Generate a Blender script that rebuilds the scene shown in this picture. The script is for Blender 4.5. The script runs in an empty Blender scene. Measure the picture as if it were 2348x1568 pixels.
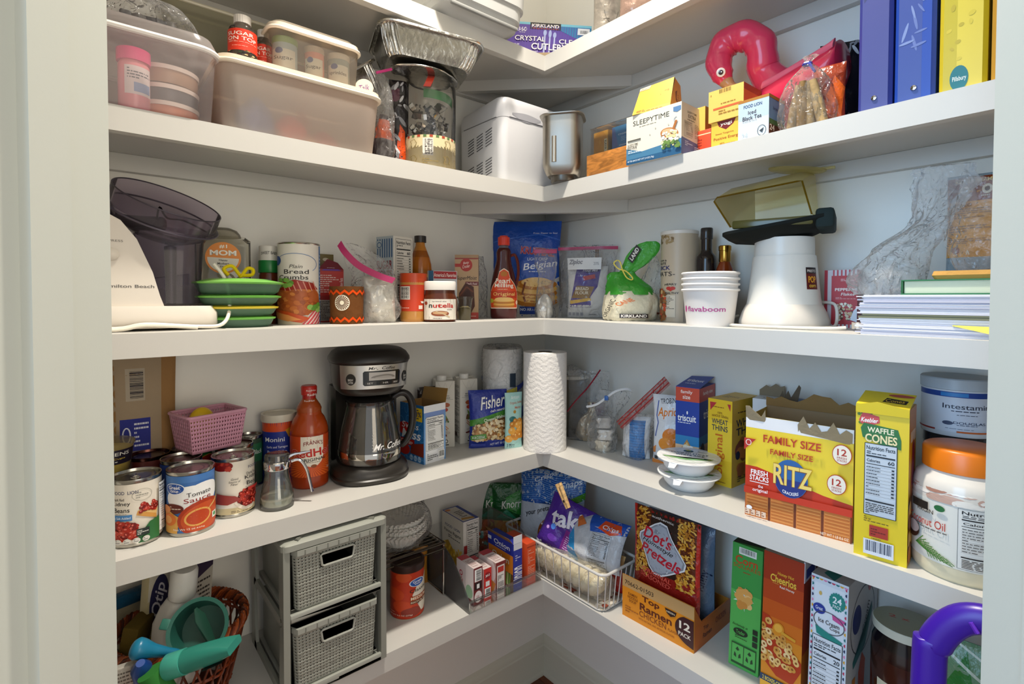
import bpy, bmesh, math, random
from mathutils import Vector, noise, Matrix
R_=math.radians
# ------------------------------------------------------------ camera, world, lights
W_,H_=2348,1568
CAM=(1.2698,-1.2060,1.2776); YAW=.08985; PIT=-.02387; ROL=.00214; FPX=1184.72; SHY=-72.3
def axes():
    a=math.pi*.75+YAW
    f=Vector((math.cos(a)*math.cos(PIT),math.sin(a)*math.cos(PIT),math.sin(PIT)))
    r=f.cross(Vector((0,0,1))).normalized(); u=r.cross(f)
    c,s=math.cos(ROL),math.sin(ROL)
    return f,c*r+s*u,-s*r+c*u
AF,AR,AU=axes(); AC=Vector(CAM)
sc=bpy.context.scene; col=sc.collection
cd=bpy.data.cameras.new('camera'); cam=bpy.data.objects.new('camera',cd); col.objects.link(cam)
cam.matrix_world=Matrix(((AR.x,AU.x,-AF.x,AC.x),(AR.y,AU.y,-AF.y,AC.y),(AR.z,AU.z,-AF.z,AC.z),(0,0,0,1)))
cd.sensor_width=36; cd.lens=36*FPX/W_; cd.shift_y=SHY/W_; cd.clip_start=.02
sc.camera=cam
sc.view_settings.view_transform='Standard'; sc.view_settings.look='None'; sc.view_settings.gamma=1
sc.view_settings.use_curve_mapping=False; sc.view_settings.exposure=0.0
w=bpy.data.worlds.new('world'); sc.world=w; w.use_nodes=True
w.node_tree.nodes['Background'].inputs[0].default_value=(.92,.96,1,1); w.node_tree.nodes['Background'].inputs[1].default_value=.8
def light(name,kind,loc,target,energy,color,size=.1,size_y=None):
    l=bpy.data.lights.new(name,kind); l.energy=energy; l.color=color
    if kind=='AREA':
        l.size=size
        if size_y: l.shape='RECTANGLE'; l.size_y=size_y
    else: l.shadow_soft_size=size
    o=bpy.data.objects.new(name,l); col.objects.link(o); o.location=loc
    d=Vector(target)-Vector(loc); o.rotation_euler=d.to_track_quat('-Z','Y').to_euler(); return o
lo=light('ceiling_downlight','SPOT',(.64,-.64,2.70),(.60,-.60,0),140,(1,.92,.81),.05); lo.data.spot_size=R_(84); lo.data.spot_blend=.85
light('upper_wall_fill','POINT',(.64,-.64,2.62),(0,0,0),6,(1,.92,.81),.06)  # added fill: brightens the upper walls outside the downlight cone
light('daylight','AREA',(1.05,-2.5,1.6),(.75,0,1.1),31,(.36,.65,1),1.1,1.5)
light('warm_fill','AREA',(2.3,-.85,1.25),(.1,-.85,.95),9,(1,.86,.66),.9,1.2)  # added warm fill through the doorway for the left wall and shelf edges
# ------------------------------------------------------------ picture to place
def ray(x,y): return AF+AR*((x-1174)/FPX)+AU*((784+SHY-y)/FPX)
def B(x,y,z):
    d=ray(x,y); return AC+d*((z-AC.z)/d.z)
def PL(px,off,z=1.2,py=684):     # point above the left shelves, off metres from the left wall
    d=ray(px,py); t=(off-AC.x)/d.x; p=AC+d*t; return Vector((p.x,p.y,z))
def PR(px,off,z=1.2,py=684):
    d=ray(px,py); t=(-off-AC.y)/d.y; p=AC+d*t; return Vector((p.x,p.y,z))
def PD(px,dist,z,py=684):        # point at a given viewing depth
    d=ray(px,py); p=AC+d*dist; return Vector((p.x,p.y,z))
def pr(P):
    v=Vector(P)-AC; d=v.dot(AF); return 1174+FPX*v.dot(AR)/d, 784+SHY-FPX*v.dot(AU)/d
def zat(P,y):                    # height of the point over P seen at picture row y
    d=ray(pr((P[0],P[1],1.2776))[0],y); k=((P[0]-AC.x)*AF.x+(P[1]-AC.y)*AF.y)/(AF.x*d.x+AF.y*d.y)
    return AC.z+d.z*k
# ------------------------------------------------------------ materials
MATS={}
def lin(h):
    if isinstance(h,str):
        h=h.lstrip('#'); h=h if len(h)==6 else ''.join(x*2 for x in h); h=[int(h[i:i+2],16)/255 for i in (0,2,4)]
        m=.3*h[0]+.59*h[1]+.11*h[2]; k=1.07 if max(h)-min(h)>.2 else 1; h=[min(1,max(0,m+(c-m)*k)) for c in h]
        return tuple(((c/12.92) if c<=.04045 else ((c+.055)/1.055)**2.4) for c in h)
    return tuple(h[:3])
def nd(nt,t,**k):
    n=nt.nodes.new(t)
    for a,b in k.items():
        if hasattr(n,a): setattr(n,a,b)
        else: n.inputs[a.replace('_',' ')].default_value=b
    return n
def newmat(name):
    m=bpy.data.materials.new(name); m.use_nodes=True; nt=m.node_tree; nt.nodes.clear()
    o=nt.nodes.new('ShaderNodeOutputMaterial'); return m,nt,o
def bumpn(nt,scale,strength,dist=.002,detail=3,kind='noise'):
    tc=nt.nodes.new('ShaderNodeTexCoord')
    n=nt.nodes.new('ShaderNodeTexNoise' if kind=='noise' else 'ShaderNodeTexVoronoi'); n.inputs['Scale'].default_value=scale
    if kind=='noise': n.inputs['Detail'].default_value=detail
    nt.links.new(tc.outputs['Object'],n.inputs['Vector'])
    b=nt.nodes.new('ShaderNodeBump'); b.inputs['Strength'].default_value=strength; b.inputs['Distance'].default_value=dist
    nt.links.new(n.outputs[0],b.inputs['Height']); return b
def M(key):
    if key in MATS: return MATS[key]
    m,nt,o=newmat(key); L=nt.links.new
    ca=nd(nt,'ShaderNodeVertexColor',layer_name='Col')
    def princ(rough=.5,metal=0,spec=.5,coat=0,bump=None,trans=0):
        p=nt.nodes.new('ShaderNodeBsdfPrincipled'); L(ca.outputs[0],p.inputs['Base Color'])
        p.inputs['Roughness'].default_value=rough; p.inputs['Metallic'].default_value=metal
        p.inputs['Specular IOR Level'].default_value=spec; p.inputs['Coat Weight'].default_value=coat
        p.inputs['Transmission Weight'].default_value=trans
        if bump: L(bump.outputs[0],p.inputs['Normal'])
        return p
    def thin(gl,diff=0,rough=.05,bump=None,sheen=.03,tint=True):
        tr=nt.nodes.new('ShaderNodeBsdfTransparent')
        if tint: L(ca.outputs[0],tr.inputs[0])
        g=nt.nodes.new('ShaderNodeBsdfGlossy'); g.inputs['Roughness'].default_value=rough
        lw=nt.nodes.new('ShaderNodeLayerWeight'); lw.inputs['Blend'].default_value=gl
        if bump: L(bump.outputs[0],g.inputs['Normal']); L(bump.outputs[0],lw.inputs['Normal'])
        mt=nt.nodes.new('ShaderNodeMath'); mt.operation='ADD'; mt.inputs[1].default_value=sheen; mt.use_clamp=True
        L(lw.outputs['Fresnel'],mt.inputs[0])
        mx=nt.nodes.new('ShaderNodeMixShader'); L(mt.outputs[0],mx.inputs[0]); L(tr.outputs[0],mx.inputs[1]); L(g.outputs[0],mx.inputs[2])
        if diff:
            d=nt.nodes.new('ShaderNodeBsdfDiffuse'); t=nt.nodes.new('ShaderNodeBsdfTranslucent')
            L(ca.outputs[0],d.inputs[0]); L(ca.outputs[0],t.inputs[0])
            a=nt.nodes.new('ShaderNodeMixShader'); a.inputs[0].default_value=.5; L(d.outputs[0],a.inputs[1]); L(t.outputs[0],a.inputs[2])
            b=nt.nodes.new('ShaderNodeMixShader'); b.inputs[0].default_value=diff; L(mx.outputs[0],b.inputs[1]); L(a.outputs[0],b.inputs[2]); return b
        return mx
    if key=='paper': s=princ(.6,spec=.3)
    elif key=='card': s=princ(.42,spec=.45)
    elif key=='gloss': s=princ(.16,spec=.5)
    elif key=='plastic': s=princ(.33,spec=.5)
    elif key=='matte': s=princ(.75,spec=.25)
    elif key=='film': s=princ(.22,spec=.5,bump=bumpn(nt,42,.85,.006,4))
    elif key=='cloth': s=princ(.9,spec=.1,bump=bumpn(nt,420,.5,.0006))
    elif key=='towel': s=princ(.95,spec=.05,bump=bumpn(nt,230,.9,.0012,2))
    elif key=='kraft': s=princ(.8,spec=.15,bump=bumpn(nt,26,.9,.005,5))
    elif key=='metal': s=princ(.22,1)
    elif key=='brushed': s=princ(.36,1,bump=bumpn(nt,90,.12,.001))
    elif key=='chrome': s=princ(.07,1)
    elif key=='foil': s=princ(.24,1,bump=bumpn(nt,60,.5,.004,4))
    elif key=='crinkle': s=princ(.25,.35,bump=bumpn(nt,45,.7,.005,3))
    elif key=='clear': s=thin(.14,.03,.03,sheen=.05)
    elif key=='glass': s=thin(.28,.04,.03,sheen=.09)
    elif key in('bag','bagm'):
        tc=nt.nodes.new('ShaderNodeTexCoord'); hs=[]
        for sc_,ds in ((22,1.6),(70,1.0)):
            n=nt.nodes.new('ShaderNodeTexNoise'); n.inputs['Scale'].default_value=sc_; n.inputs['Detail'].default_value=1.5; n.inputs['Distortion'].default_value=ds; L(tc.outputs['Object'],n.inputs['Vector'])
            a=nt.nodes.new('ShaderNodeMath'); a.operation='SUBTRACT'; a.inputs[1].default_value=.5; L(n.outputs[0],a.inputs[0])
            b=nt.nodes.new('ShaderNodeMath'); b.operation='ABSOLUTE'; L(a.outputs[0],b.inputs[0])
            r=nt.nodes.new('ShaderNodeMapRange'); r.inputs[1].default_value=0; r.inputs[2].default_value=.09 if sc_<50 else .12; r.inputs[3].default_value=1; r.inputs[4].default_value=0; L(b.outputs[0],r.inputs[0]); hs.append(r)
        ad=nt.nodes.new('ShaderNodeMath'); ad.operation='MULTIPLY_ADD'; ad.inputs[1].default_value=.45; L(hs[1].outputs[0],ad.inputs[0]); L(hs[0].outputs[0],ad.inputs[2])
        bp=nt.nodes.new('ShaderNodeBump'); bp.inputs['Strength'].default_value=.85; bp.inputs['Distance'].default_value=.004; L(ad.outputs[0],bp.inputs['Height'])
        base=thin(.10,0,.13,bp,.035,False)
        d=nt.nodes.new('ShaderNodeBsdfDiffuse'); t=nt.nodes.new('ShaderNodeBsdfTranslucent'); L(ca.outputs[0],d.inputs[0]); L(ca.outputs[0],t.inputs[0])
        am=nt.nodes.new('ShaderNodeMixShader'); L(d.outputs[0],am.inputs[1]); L(t.outputs[0],am.inputs[2])
        f=nt.nodes.new('ShaderNodeMath'); f.operation='MULTIPLY_ADD'; f.inputs[1].default_value=.11; f.inputs[2].default_value=.07 if key=='bag' else .24; f.use_clamp=True; L(hs[0].outputs[0],f.inputs[0])
        s=nt.nodes.new('ShaderNodeMixShader'); L(f.outputs[0],s.inputs[0]); L(base.outputs[0],s.inputs[1]); L(am.outputs[0],s.inputs[2])
    elif key=='smoke': s=thin(.08,.06,.06,sheen=.02)
    elif key=='frost': s=thin(.1,.50,.3)
    elif key=='frostlight': s=thin(.12,.20,.2)
    elif key=='amber': s=thin(.15,.26,.1)
    elif key=='liquid': s=princ(.08,spec=.6,trans=.25)
    elif key=='woodgrain':
        tc=nt.nodes.new('ShaderNodeTexCoord'); mp=nt.nodes.new('ShaderNodeMapping'); mp.inputs['Scale'].default_value=(18,18,70)
        n=nt.nodes.new('ShaderNodeTexNoise'); n.inputs['Scale'].default_value=1.3; n.inputs['Detail'].default_value=4; n.inputs['Distortion'].default_value=1.5
        L(tc.outputs['Object'],mp.inputs[0]); L(mp.outputs[0],n.inputs['Vector'])
        mr=nt.nodes.new('ShaderNodeMapRange'); mr.inputs[1].default_value=.35; mr.inputs[2].default_value=.65; mr.inputs[3].default_value=.55; mr.inputs[4].default_value=1.1
        L(n.outputs[0],mr.inputs[0]); vm=nt.nodes.new('ShaderNodeVectorMath'); vm.operation='SCALE'; L(ca.outputs[0],vm.inputs[0]); L(mr.outputs[0],vm.inputs['Scale'])
        s=princ(.4); L(vm.outputs[0],s.inputs['Base Color'])
    elif key=='paint':
        b=bumpn(nt,300,.08,.0005); s=princ(.42,spec=.4,bump=b)
    elif key=='wallpaint':
        b=bumpn(nt,160,.15,.0008); s=princ(.32,spec=.35,bump=b)
    elif key=='wicker':
        s=princ(.35,bump=bumpn(nt,120,.4,.001))
    else: raise KeyError(key)
    L(s.outputs[0],o.inputs[0]); MATS[key]=m; return m
# ------------------------------------------------------------ mesh collector
class G:
    def __init__(s,mat='card'): s.v=[];s.f=[];s.c=[];s.m=[];s.mats=[];s.mat=mat;s.flat=set()
    def mi(s,k):
        k=k or s.mat
        if k not in s.mats: s.mats.append(k)
        return s.mats.index(k)
    def add(s,V,F,c,mat=None,T=None):
        b=len(s.v); mi=s.mi(mat)
        s.v+= [tuple(T@Vector(p)) for p in V] if T else [tuple(p) for p in V]
        many=isinstance(c,list); c1=None if many else lin(c)
        for i,f in enumerate(F):
            s.f.append([b+k for k in f]); s.c.append(lin(c[i]) if many else c1); s.m.append(mi)
        return s
    def build(s,name,parent=None,sharp=38):
        me=bpy.data.meshes.new(name); me.from_pydata(s.v,[],s.f)
        for k in s.mats: me.materials.append(M(k))
        me.polygons.foreach_set('material_index',s.m)
        a=me.color_attributes.new('Col','FLOAT_COLOR','CORNER'); d=[]
        for f,c in zip(s.f,s.c): d+= [c[0],c[1],c[2],1.0]*len(f)
        a.data.foreach_set('color',d)
        me.polygons.foreach_set('use_smooth',[True]*len(me.polygons)); me.set_sharp_from_angle(angle=R_(sharp)); me.update()
        o=bpy.data.objects.new(name,me); col.objects.link(o)
        if parent: o.parent=parent
        return o
def T(name,label,cat,loc,rz=0,group=None):
    o=bpy.data.objects.new(name,None); o.empty_display_size=.02; col.objects.link(o); o.location=loc; o.rotation_euler=(0,0,rz)
    o['label']=label; o['category']=cat
    if group:o['group']=group
    return o
def tag(o,label=None,cat=None,group=None,kind=None):
    for k,x in (('label',label),('category',cat),('group',group),('kind',kind)):
        if x:o[k]=x
    return o
def dup(root,loc,rz=None,label=None,group=None,copies=True):
    r=root.copy(); col.objects.link(r); r.location=loc
    if rz is not None: r.rotation_euler=(0,0,rz)
    if label:r['label']=label
    if group:r['group']=group
    for ch in list(root.children):
        c=ch.copy(); col.objects.link(c); c.parent=r
        for g in list(ch.children):
            d=g.copy(); col.objects.link(d); d.parent=c
    return r
# ------------------------------------------------------------ shapes
def from_bm(g,bm,c,mat=None,Tm=None):
    bm.verts.ensure_lookup_table(); bm.verts.index_update()
    g.add([v.co[:] for v in bm.verts],[[v.index for v in f.verts] for f in bm.faces],c,mat,Tm); bm.free(); return g
def box(g,x0,x1,y0,y1,z0,z1,c,bev=0,mat=None,Tm=None,seg=2):
    if bev<=0:
        V=[(x,y,z) for z in (z0,z1) for y in (y0,y1) for x in (x0,x1)]
        return g.add(V,[(0,2,3,1),(4,5,7,6),(0,1,5,4),(2,6,7,3),(0,4,6,2),(1,3,7,5)],c,mat,Tm)
    bm=bmesh.new(); bmesh.ops.create_cube(bm,size=1)
    for v in bm.verts: v.co=Vector((x0+(v.co.x+.5)*(x1-x0),y0+(v.co.y+.5)*(y1-y0),z0+(v.co.z+.5)*(z1-z0)))
    bmesh.ops.bevel(bm,geom=bm.edges[:],offset=bev,segments=seg,affect='EDGES',profile=.5,clamp_overlap=True)
    return from_bm(g,bm,c,mat,Tm)
def lathe(g,prof,c,seg=40,mat=None,Tm=None,sx=1,sy=1,caps=True):
    V=[];F=[];n=len(prof)
    for r,z in prof:
        for k in range(seg):
            a=2*math.pi*k/seg; V.append((r*sx*math.cos(a),r*sy*math.sin(a),z))
    cs=[]
    for i in range(n-1):
        cc=c[min(i,len(c)-1)] if isinstance(c,list) else c
        for k in range(seg):
            k2=(k+1)%seg; F.append((i*seg+k,i*seg+k2,(i+1)*seg+k2,(i+1)*seg+k)); cs.append(cc)
    if caps:
        if prof[0][0]>1e-5: F.append(tuple(reversed(range(seg)))); cs.append(c[0] if isinstance(c,list) else c)
        if prof[-1][0]>1e-5: F.append(tuple(range((n-1)*seg,n*seg))); cs.append(c[-1] if isinstance(c,list) else c)
    return g.add(V,F,cs,mat,Tm)
def loft(g,rings,c,mat=None,cap0=True,cap1=True,closed=True,Tm=None):
    n=len(rings[0]);V=[p for r in rings for p in r];F=[];cs=[]
    for i in range(len(rings)-1):
        cc=c[min(i,len(c)-1)] if isinstance(c,list) else c
        for k in range(n if closed else n-1):
            k2=(k+1)%n; F.append((i*n+k,i*n+k2,(i+1)*n+k2,(i+1)*n+k)); cs.append(cc)
    if cap0: F.append(tuple(reversed(range(n)))); cs.append(c[0] if isinstance(c,list) else c)
    if cap1: F.append(tuple(range((len(rings)-1)*n,len(rings)*n))); cs.append(c[-1] if isinstance(c,list) else c)
    return g.add(V,F,cs,mat,Tm)
def rr(hx,hy,r,z,n=6,cx=0,cy=0):       # rounded rectangle ring
    r=min(r,hx*.999,hy*.999); P=[]
    for qx,qy,a0 in ((1,1,0),(-1,1,90),(-1,-1,180),(1,-1,270)):
        for k in range(n+1):
            a=R_(a0+90*k/n); P.append((cx+qx*(hx-r)+r*math.cos(a),cy+qy*(hy-r)+r*math.sin(a),z))
    return P
def prism(g,pts,z0,z1,c,mat=None,Tm=None):
    return loft(g,[[(x,y,z0) for x,y in pts],[(x,y,z1) for x,y in pts]],c,mat,Tm=Tm)
def tube(g,pts,r,c,seg=8,mat=None,closed=False,Tm=None,caps=True):
    P=[Vector(p) for p in pts]; n=len(P); rings=[]; up=Vector((0,0,1)); prev=None
    for i,p in enumerate(P):
        a=P[(i-1)%n] if (closed or i>0) else p; b=P[(i+1)%n] if (closed or i<n-1) else p
        t=(b-a); t=t.normalized() if t.length>1e-9 else Vector((0,0,1))
        if prev is None:
            x=t.cross(up) if abs(t.z)<.95 else t.cross(Vector((1,0,0)))
            x.normalize()
        else: x=(prev-t*prev.dot(t)); x=x.normalized() if x.length>1e-6 else prev
        prev=x; y=t.cross(x); rad=r[i] if isinstance(r,(list,tuple)) else r
        rings.append([tuple(p+x*rad*math.cos(2*math.pi*k/seg)+y*rad*math.sin(2*math.pi*k/seg)) for k in range(seg)])
    if closed: rings.append(rings[0])
    return loft(g,rings,c,mat,caps and not closed,caps and not closed,Tm=Tm)
def spline(pts,n=8,closed=False):
    P=[Vector(p) for p in pts]; N=len(P); out=[]
    rng=N if closed else N-1
    for i in range(rng):
        p0=P[(i-1)%N] if closed or i>0 else P[0]; p1=P[i]; p2=P[(i+1)%N]; p3=P[(i+2)%N] if closed or i+2<N else P[-1]
        for k in range(n):
            t=k/n; out.append(.5*((2*p1)+(p2-p0)*t+(2*p0-5*p1+4*p2-p3)*t*t+(3*p1-p0-3*p2+p3)*t**3))
    if not closed: out.append(P[-1])
    return out
def grid(g,S,nu,nv,c,mat=None,wrap=False):
    V=[S(i/nu,j/nv) for j in range(nv+1) for i in range(nu+1)]
    F=[];cs=[]
    for j in range(nv):
        for i in range(nu):
            a=j*(nu+1)+i; F.append((a,a+1,a+nu+2,a+nu+1)); cs.append(c((i+.5)/nu,(j+.5)/nv) if callable(c) else c)
    return g.add(V,F,cs,mat)
# ------------------------------------------------------------ printed artwork
TX={}
def textgeo(s,off=0.0):
    off=min(off*.55,.04); k=(s,off)
    if k in TX: return TX[k]
    cu=bpy.data.curves.new('t','FONT'); cu.body=s; cu.size=1; cu.resolution_u=3; cu.offset=off; cu.fill_mode='FRONT'
    o=bpy.data.objects.new('t',cu); col.objects.link(o); dg=bpy.context.evaluated_depsgraph_get(); dg.update()
    me=o.evaluated_get(dg).to_mesh(); me.calc_loop_triangles()
    V=[(v.co.x,v.co.y) for v in me.vertices]; F=[tuple(t.vertices) for t in me.loop_triangles]
    o.evaluated_get(dg).to_mesh_clear(); bpy.data.objects.remove(o); bpy.data.curves.remove(cu)
    if V:
        x0=min(v[0] for v in V);x1=max(v[0] for v in V);y0=min(v[1] for v in V);y1=max(v[1] for v in V)
        V=[((x-x0)/max(x1-x0,1e-6)-.5,(y-y0)/max(y1-y0,1e-6)-.5) for x,y in V]
    TX[k]=(V,F); return TX[k]
class Art:
    def __init__(s,asp=1.0): s.t=[]; s.l=1.0; s.asp=asp   # asp = width/height of the face
    def tri(s,P,F,c): s.t.append((P,F,lin(c),s.l)); s.l+=1; return s
    def poly(s,P,c): return s.tri(P,[(0,i,i+1) for i in range(1,len(P)-1)],c)
    def rect(s,u0,v0,u1,v1,c): return s.poly([(u0,v0),(u1,v0),(u1,v1),(u0,v1)],c)
    def ell(s,u,v,ru,rv,c,n=24,ang=0,a0=0,a1=360):
        P=[(u,v)];ca,sa=math.cos(R_(ang)),math.sin(R_(ang))
        for k in range(n+1):
            a=R_(a0+(a1-a0)*k/n); x=ru*math.cos(a)*s.asp; y=rv*math.sin(a); P.append((u+(x*ca-y*sa)/s.asp,v+x*sa+y*ca))
        return s.tri(P,[(0,i,i+1) for i in range(1,n+1)],c)
    def ring(s,u,v,ru,rv,wd,c,n=32,a0=0,a1=360):
        P=[]
        for k in range(n+1):
            a=R_(a0+(a1-a0)*k/n); P+= [(u+ru*math.cos(a),v+rv*math.sin(a)),(u+(ru-wd/s.asp)*math.cos(a),v+(rv-wd)*math.sin(a))]
        return s.tri(P,[f for i in range(n) for f in ((2*i,2*i+1,2*i+3),(2*i,2*i+3,2*i+2))],c)
    def line(s,P,wd,c):
        for (x0,y0),(x1,y1) in zip(P,P[1:]):
            dx,dy=(x1-x0)*s.asp,(y1-y0); L=math.hypot(dx,dy) or 1; nx,ny=-dy/L*wd/2/s.asp,dx/L*wd/2
            s.poly([(x0-nx,y0-ny),(x1-nx,y1-ny),(x1+nx,y1+ny),(x0+nx,y0+ny)],c); s.l-=.9
        s.l+=.9; return s
    def text(s,t,u,v,w,h,c,ang=0,bold=.012,shear=0,arc=0,edge=None,ew=.05):
        V,F=textgeo(t,bold); ca,sa=math.cos(R_(ang)),math.sin(R_(ang)); P=[]
        if edge:
            s.text(t,u,v,w*1.01,h*1.04,edge,ang,bold+ew,shear,arc)
        for x,y in V:
            X=(x*w)*s.asp+y*h*shear; Y=y*h+arc*(.25-x*x)*h*4
            P.append((u+(X*ca-Y*sa)/s.asp,v+X*sa+Y*ca))
        return s.tri(P,F,c)
    def small(s,u0,v0,u1,v1,n,c,seed=0,ang=0):      # rows of fine print
        rd=random.Random(seed*7+n); hh=(v1-v0)/n
        for i in range(n):
            v=v1-(i+.5)*hh; x=u0; P=[];F=[]
            while x<u1-.01:
                e=min(u1,x+(u1-u0)*rd.uniform(.06,.2)); b=len(P)
                P+= [(x,v-hh*.22),(e,v-hh*.22),(e,v+hh*.22),(x,v+hh*.22)]; F+= [(b,b+1,b+2),(b,b+2,b+3)]; x=e+(u1-u0)*.03
                if rd.random()<.12: break
            s.tri(P,F,c); s.l-=.95
        s.l+=.95; return s
    def nutri(s,u0,v0,u1,v1,cal='60',bg='#f4f4f2',c='#1a1a1a',seed=1):
        w,h=u1-u0,v1-v0
        if bg: s.rect(u0,v0,u1,v1,bg)
        s.line([(u0,v0),(u1,v0),(u1,v1),(u0,v1),(u0,v0)],.004,c)
        s.text('Nutrition Facts',u0+w*.5,v1-h*.06,w*.9,h*.055,c,bold=.03)
        s.small(u0+w*.06,v1-h*.15,u1-w*.06,v1-h*.10,2,c,seed)
        s.rect(u0+w*.05,v1-h*.185,u1-w*.05,v1-h*.165,c)
        s.text('Calories',u0+w*.28,v1-h*.235,w*.42,h*.04,c,bold=.03); s.text(cal,u1-w*.17,v1-h*.235,w*.2,h*.05,c,bold=.03)
        s.rect(u0+w*.05,v1-h*.29,u1-w*.05,v1-h*.28,c)
        for i in range(9):
            v=v1-h*(.33+i*.045); s.small(u0+w*.06,v-h*.012,u0+w*.5,v+h*.012,1,c,seed+i); s.rect(u1-w*.15,v-h*.01,u1-w*.07,v+h*.01,c); s.rect(u0+w*.05,v-h*.023,u1-w*.05,v-h*.021,c)
        s.rect(u0+w*.05,v0+h*.2,u1-w*.05,v0+h*.22,c); s.small(u0+w*.06,v0+h*.03,u1-w*.06,v0+h*.18,6,c,seed+3); return s
    def bars(s,u0,v0,u1,v1,bg='#f6f6f4',c='#161616',seed=3,vert=True):
        s.rect(u0,v0,u1,v1,bg); rd=random.Random(seed); P=[];F=[]
        m=.08; x=m
        while x<1-m:
            wd=rd.choice((.012,.02,.035)); b=len(P); q=((x,.22),(x+wd,.22),(x+wd,.92),(x,.92))
            for a,d in q:
                if not vert: a,d=d,a
                P.append((u0+a*(u1-u0),v0+d*(v1-v0)))
            F+= [(b,b+1,b+2),(b,b+2,b+3)] if vert else [(b,b+2,b+1),(b,b+3,b+2)]; x+=wd+rd.choice((.012,.02,.03))
        return s.tri(P,F,c)
    def blobs(s,u0,v0,u1,v1,n,cols,r0,r1,seed=0,stretch=1.0,inside=None,hi=None,ring=0):
        rd=random.Random(seed)
        for i in range(n):
            u,v=rd.uniform(u0,u1),rd.uniform(v0,v1)
            if inside and not inside(u,v): continue
            r=rd.uniform(r0,r1); a=rd.uniform(0,180); c=rd.choice(cols)
            s.ell(u,v,r/s.asp*stretch,r,c,12,a); s.l-=.8
            if hi: s.ell(u-r*.25/s.asp,v+r*.3,r*.35/s.asp*stretch,r*.3,hi,8,a); s.l-=.9
            if ring: s.ell(u,v,r*ring/s.asp,r*ring,'#8a4a18',10); s.l-=.8
        return s
    def put(s,g,S,mat=None,mx=None,eps=.00009):
        # S(u,v)->Vector ; mx = longest step in u or v on a curved face
        e=1e-3
        for P,F,c,l in s.t:
            tris=[[P[a],P[b],P[d]] for a,b,d in F]
            if mx:
                out=[];st=tris
                while st:
                    t=st.pop(); L=[max(abs(t[i][0]-t[(i+1)%3][0])*1.0,abs(t[i][1]-t[(i+1)%3][1])) for i in range(3)]
                    k=L.index(max(L))
                    if L[k]<=mx or len(out)>4000: out.append(t); continue
                    a,b,d=t[k],t[(k+1)%3],t[(k+2)%3]; m=((a[0]+b[0])/2,(a[1]+b[1])/2); st.append([a,m,d]); st.append([m,b,d])
                tris=out
            V=[];FF=[];idx={}
            for t in tris:
                f=[]
                for q in t:
                    if q not in idx:
                        u=min(max(q[0],0.0),1.0); v=min(max(q[1],0.0),1.0); p=S(u,v)
                        u2=min(u,1-e);v2=min(v,1-e); a=S(u2,v2); n=(S(u2+e,v2)-a).cross(S(u2,v2+e)-a)
                        n=n.normalized() if n.length>1e-12 else Vector((0,-1,0))
                        idx[q]=len(V); V.append(tuple(p+n*(eps*l)))
                    f.append(idx[q])
                if len(set(f))==3: FF.append(f)
            if FF: g.add(V,FF,c,mat)
        return g
def Fr(w,d,h,x=0,y=0,z=0): return lambda u,v:Vector((x-w/2+u*w,y-d/2,z+v*h))
def Rt(w,d,h,x=0,y=0,z=0): return lambda u,v:Vector((x+w/2,y-d/2+u*d,z+v*h))
def Lf(w,d,h,x=0,y=0,z=0): return lambda u,v:Vector((x-w/2,y+d/2-u*d,z+v*h))
def Tp(w,d,h,x=0,y=0,z=0): return lambda u,v:Vector((x-w/2+u*w,y-d/2+v*d,z+h))
def Cy(r,h,z=0,arc=180,c=0,sx=1,sy=1):  # cylinder label, centred on local -Y turned by c degrees
    return lambda u,v:Vector((r*sx*math.sin(R_((u-.5)*arc+c)),-r*sy*math.cos(R_((u-.5)*arc+c)),z+v*h))
def carton(root,w,d,h,base,front=None,right=None,left=None,top=None,name='carton',bev=.0012,mat='card',z=0):
    g=G(mat); box(g,-w/2,w/2,-d/2,d/2,z,z+h,base,bev)
    for a,S in ((front,Fr),(right,Rt),(left,Lf),(top,Tp)):
        if a: a.put(g,S(w,d,h,0,0,z))
    return g.build(name,root)
def seat(A,Bp,d,z):   # box standing with its front lower edge from A (left) to Bp (right)
    A=Vector((A[0],A[1],0)); Bp=Vector((Bp[0],Bp[1],0)); e=Bp-A; w=e.length; rz=math.atan2(e.y,e.x)
    n=Vector((-math.sin(rz),math.cos(rz),0)); c=(A+Bp)/2+n*d/2; return w,rz,Vector((c.x,c.y,z))
H1,H2,H3,H4,H5=1.9193,1.5746,1.2205,.8644,.5143
DL,DR,LT=.2617,.2534,.0397
VIEW=R_(50.2)   # turn that faces a thing toward the doorway
# ------------------------------------------------------------ room
WALL='#edebe3'; TRIM='#e6e4de'
LX,RX=1.78,1.66   # how far the two walls run from the corner
def struct(name,g,m=None):
    return tag(g.build(name),kind='structure')
CZ=2.75
g=G('wallpaint'); box(g,-.1,0,-LX-.15,.1,0,CZ,WALL); struct('wall_left',g)
g=G('wallpaint'); box(g,0,RX+.15,0,.1,0,CZ,WALL); struct('wall_right',g)
g=G('wallpaint'); box(g,-.1,RX+.15,-LX-.15,.1,CZ,CZ+.05,'#e8e5da'); struct('ceiling',g)
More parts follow.
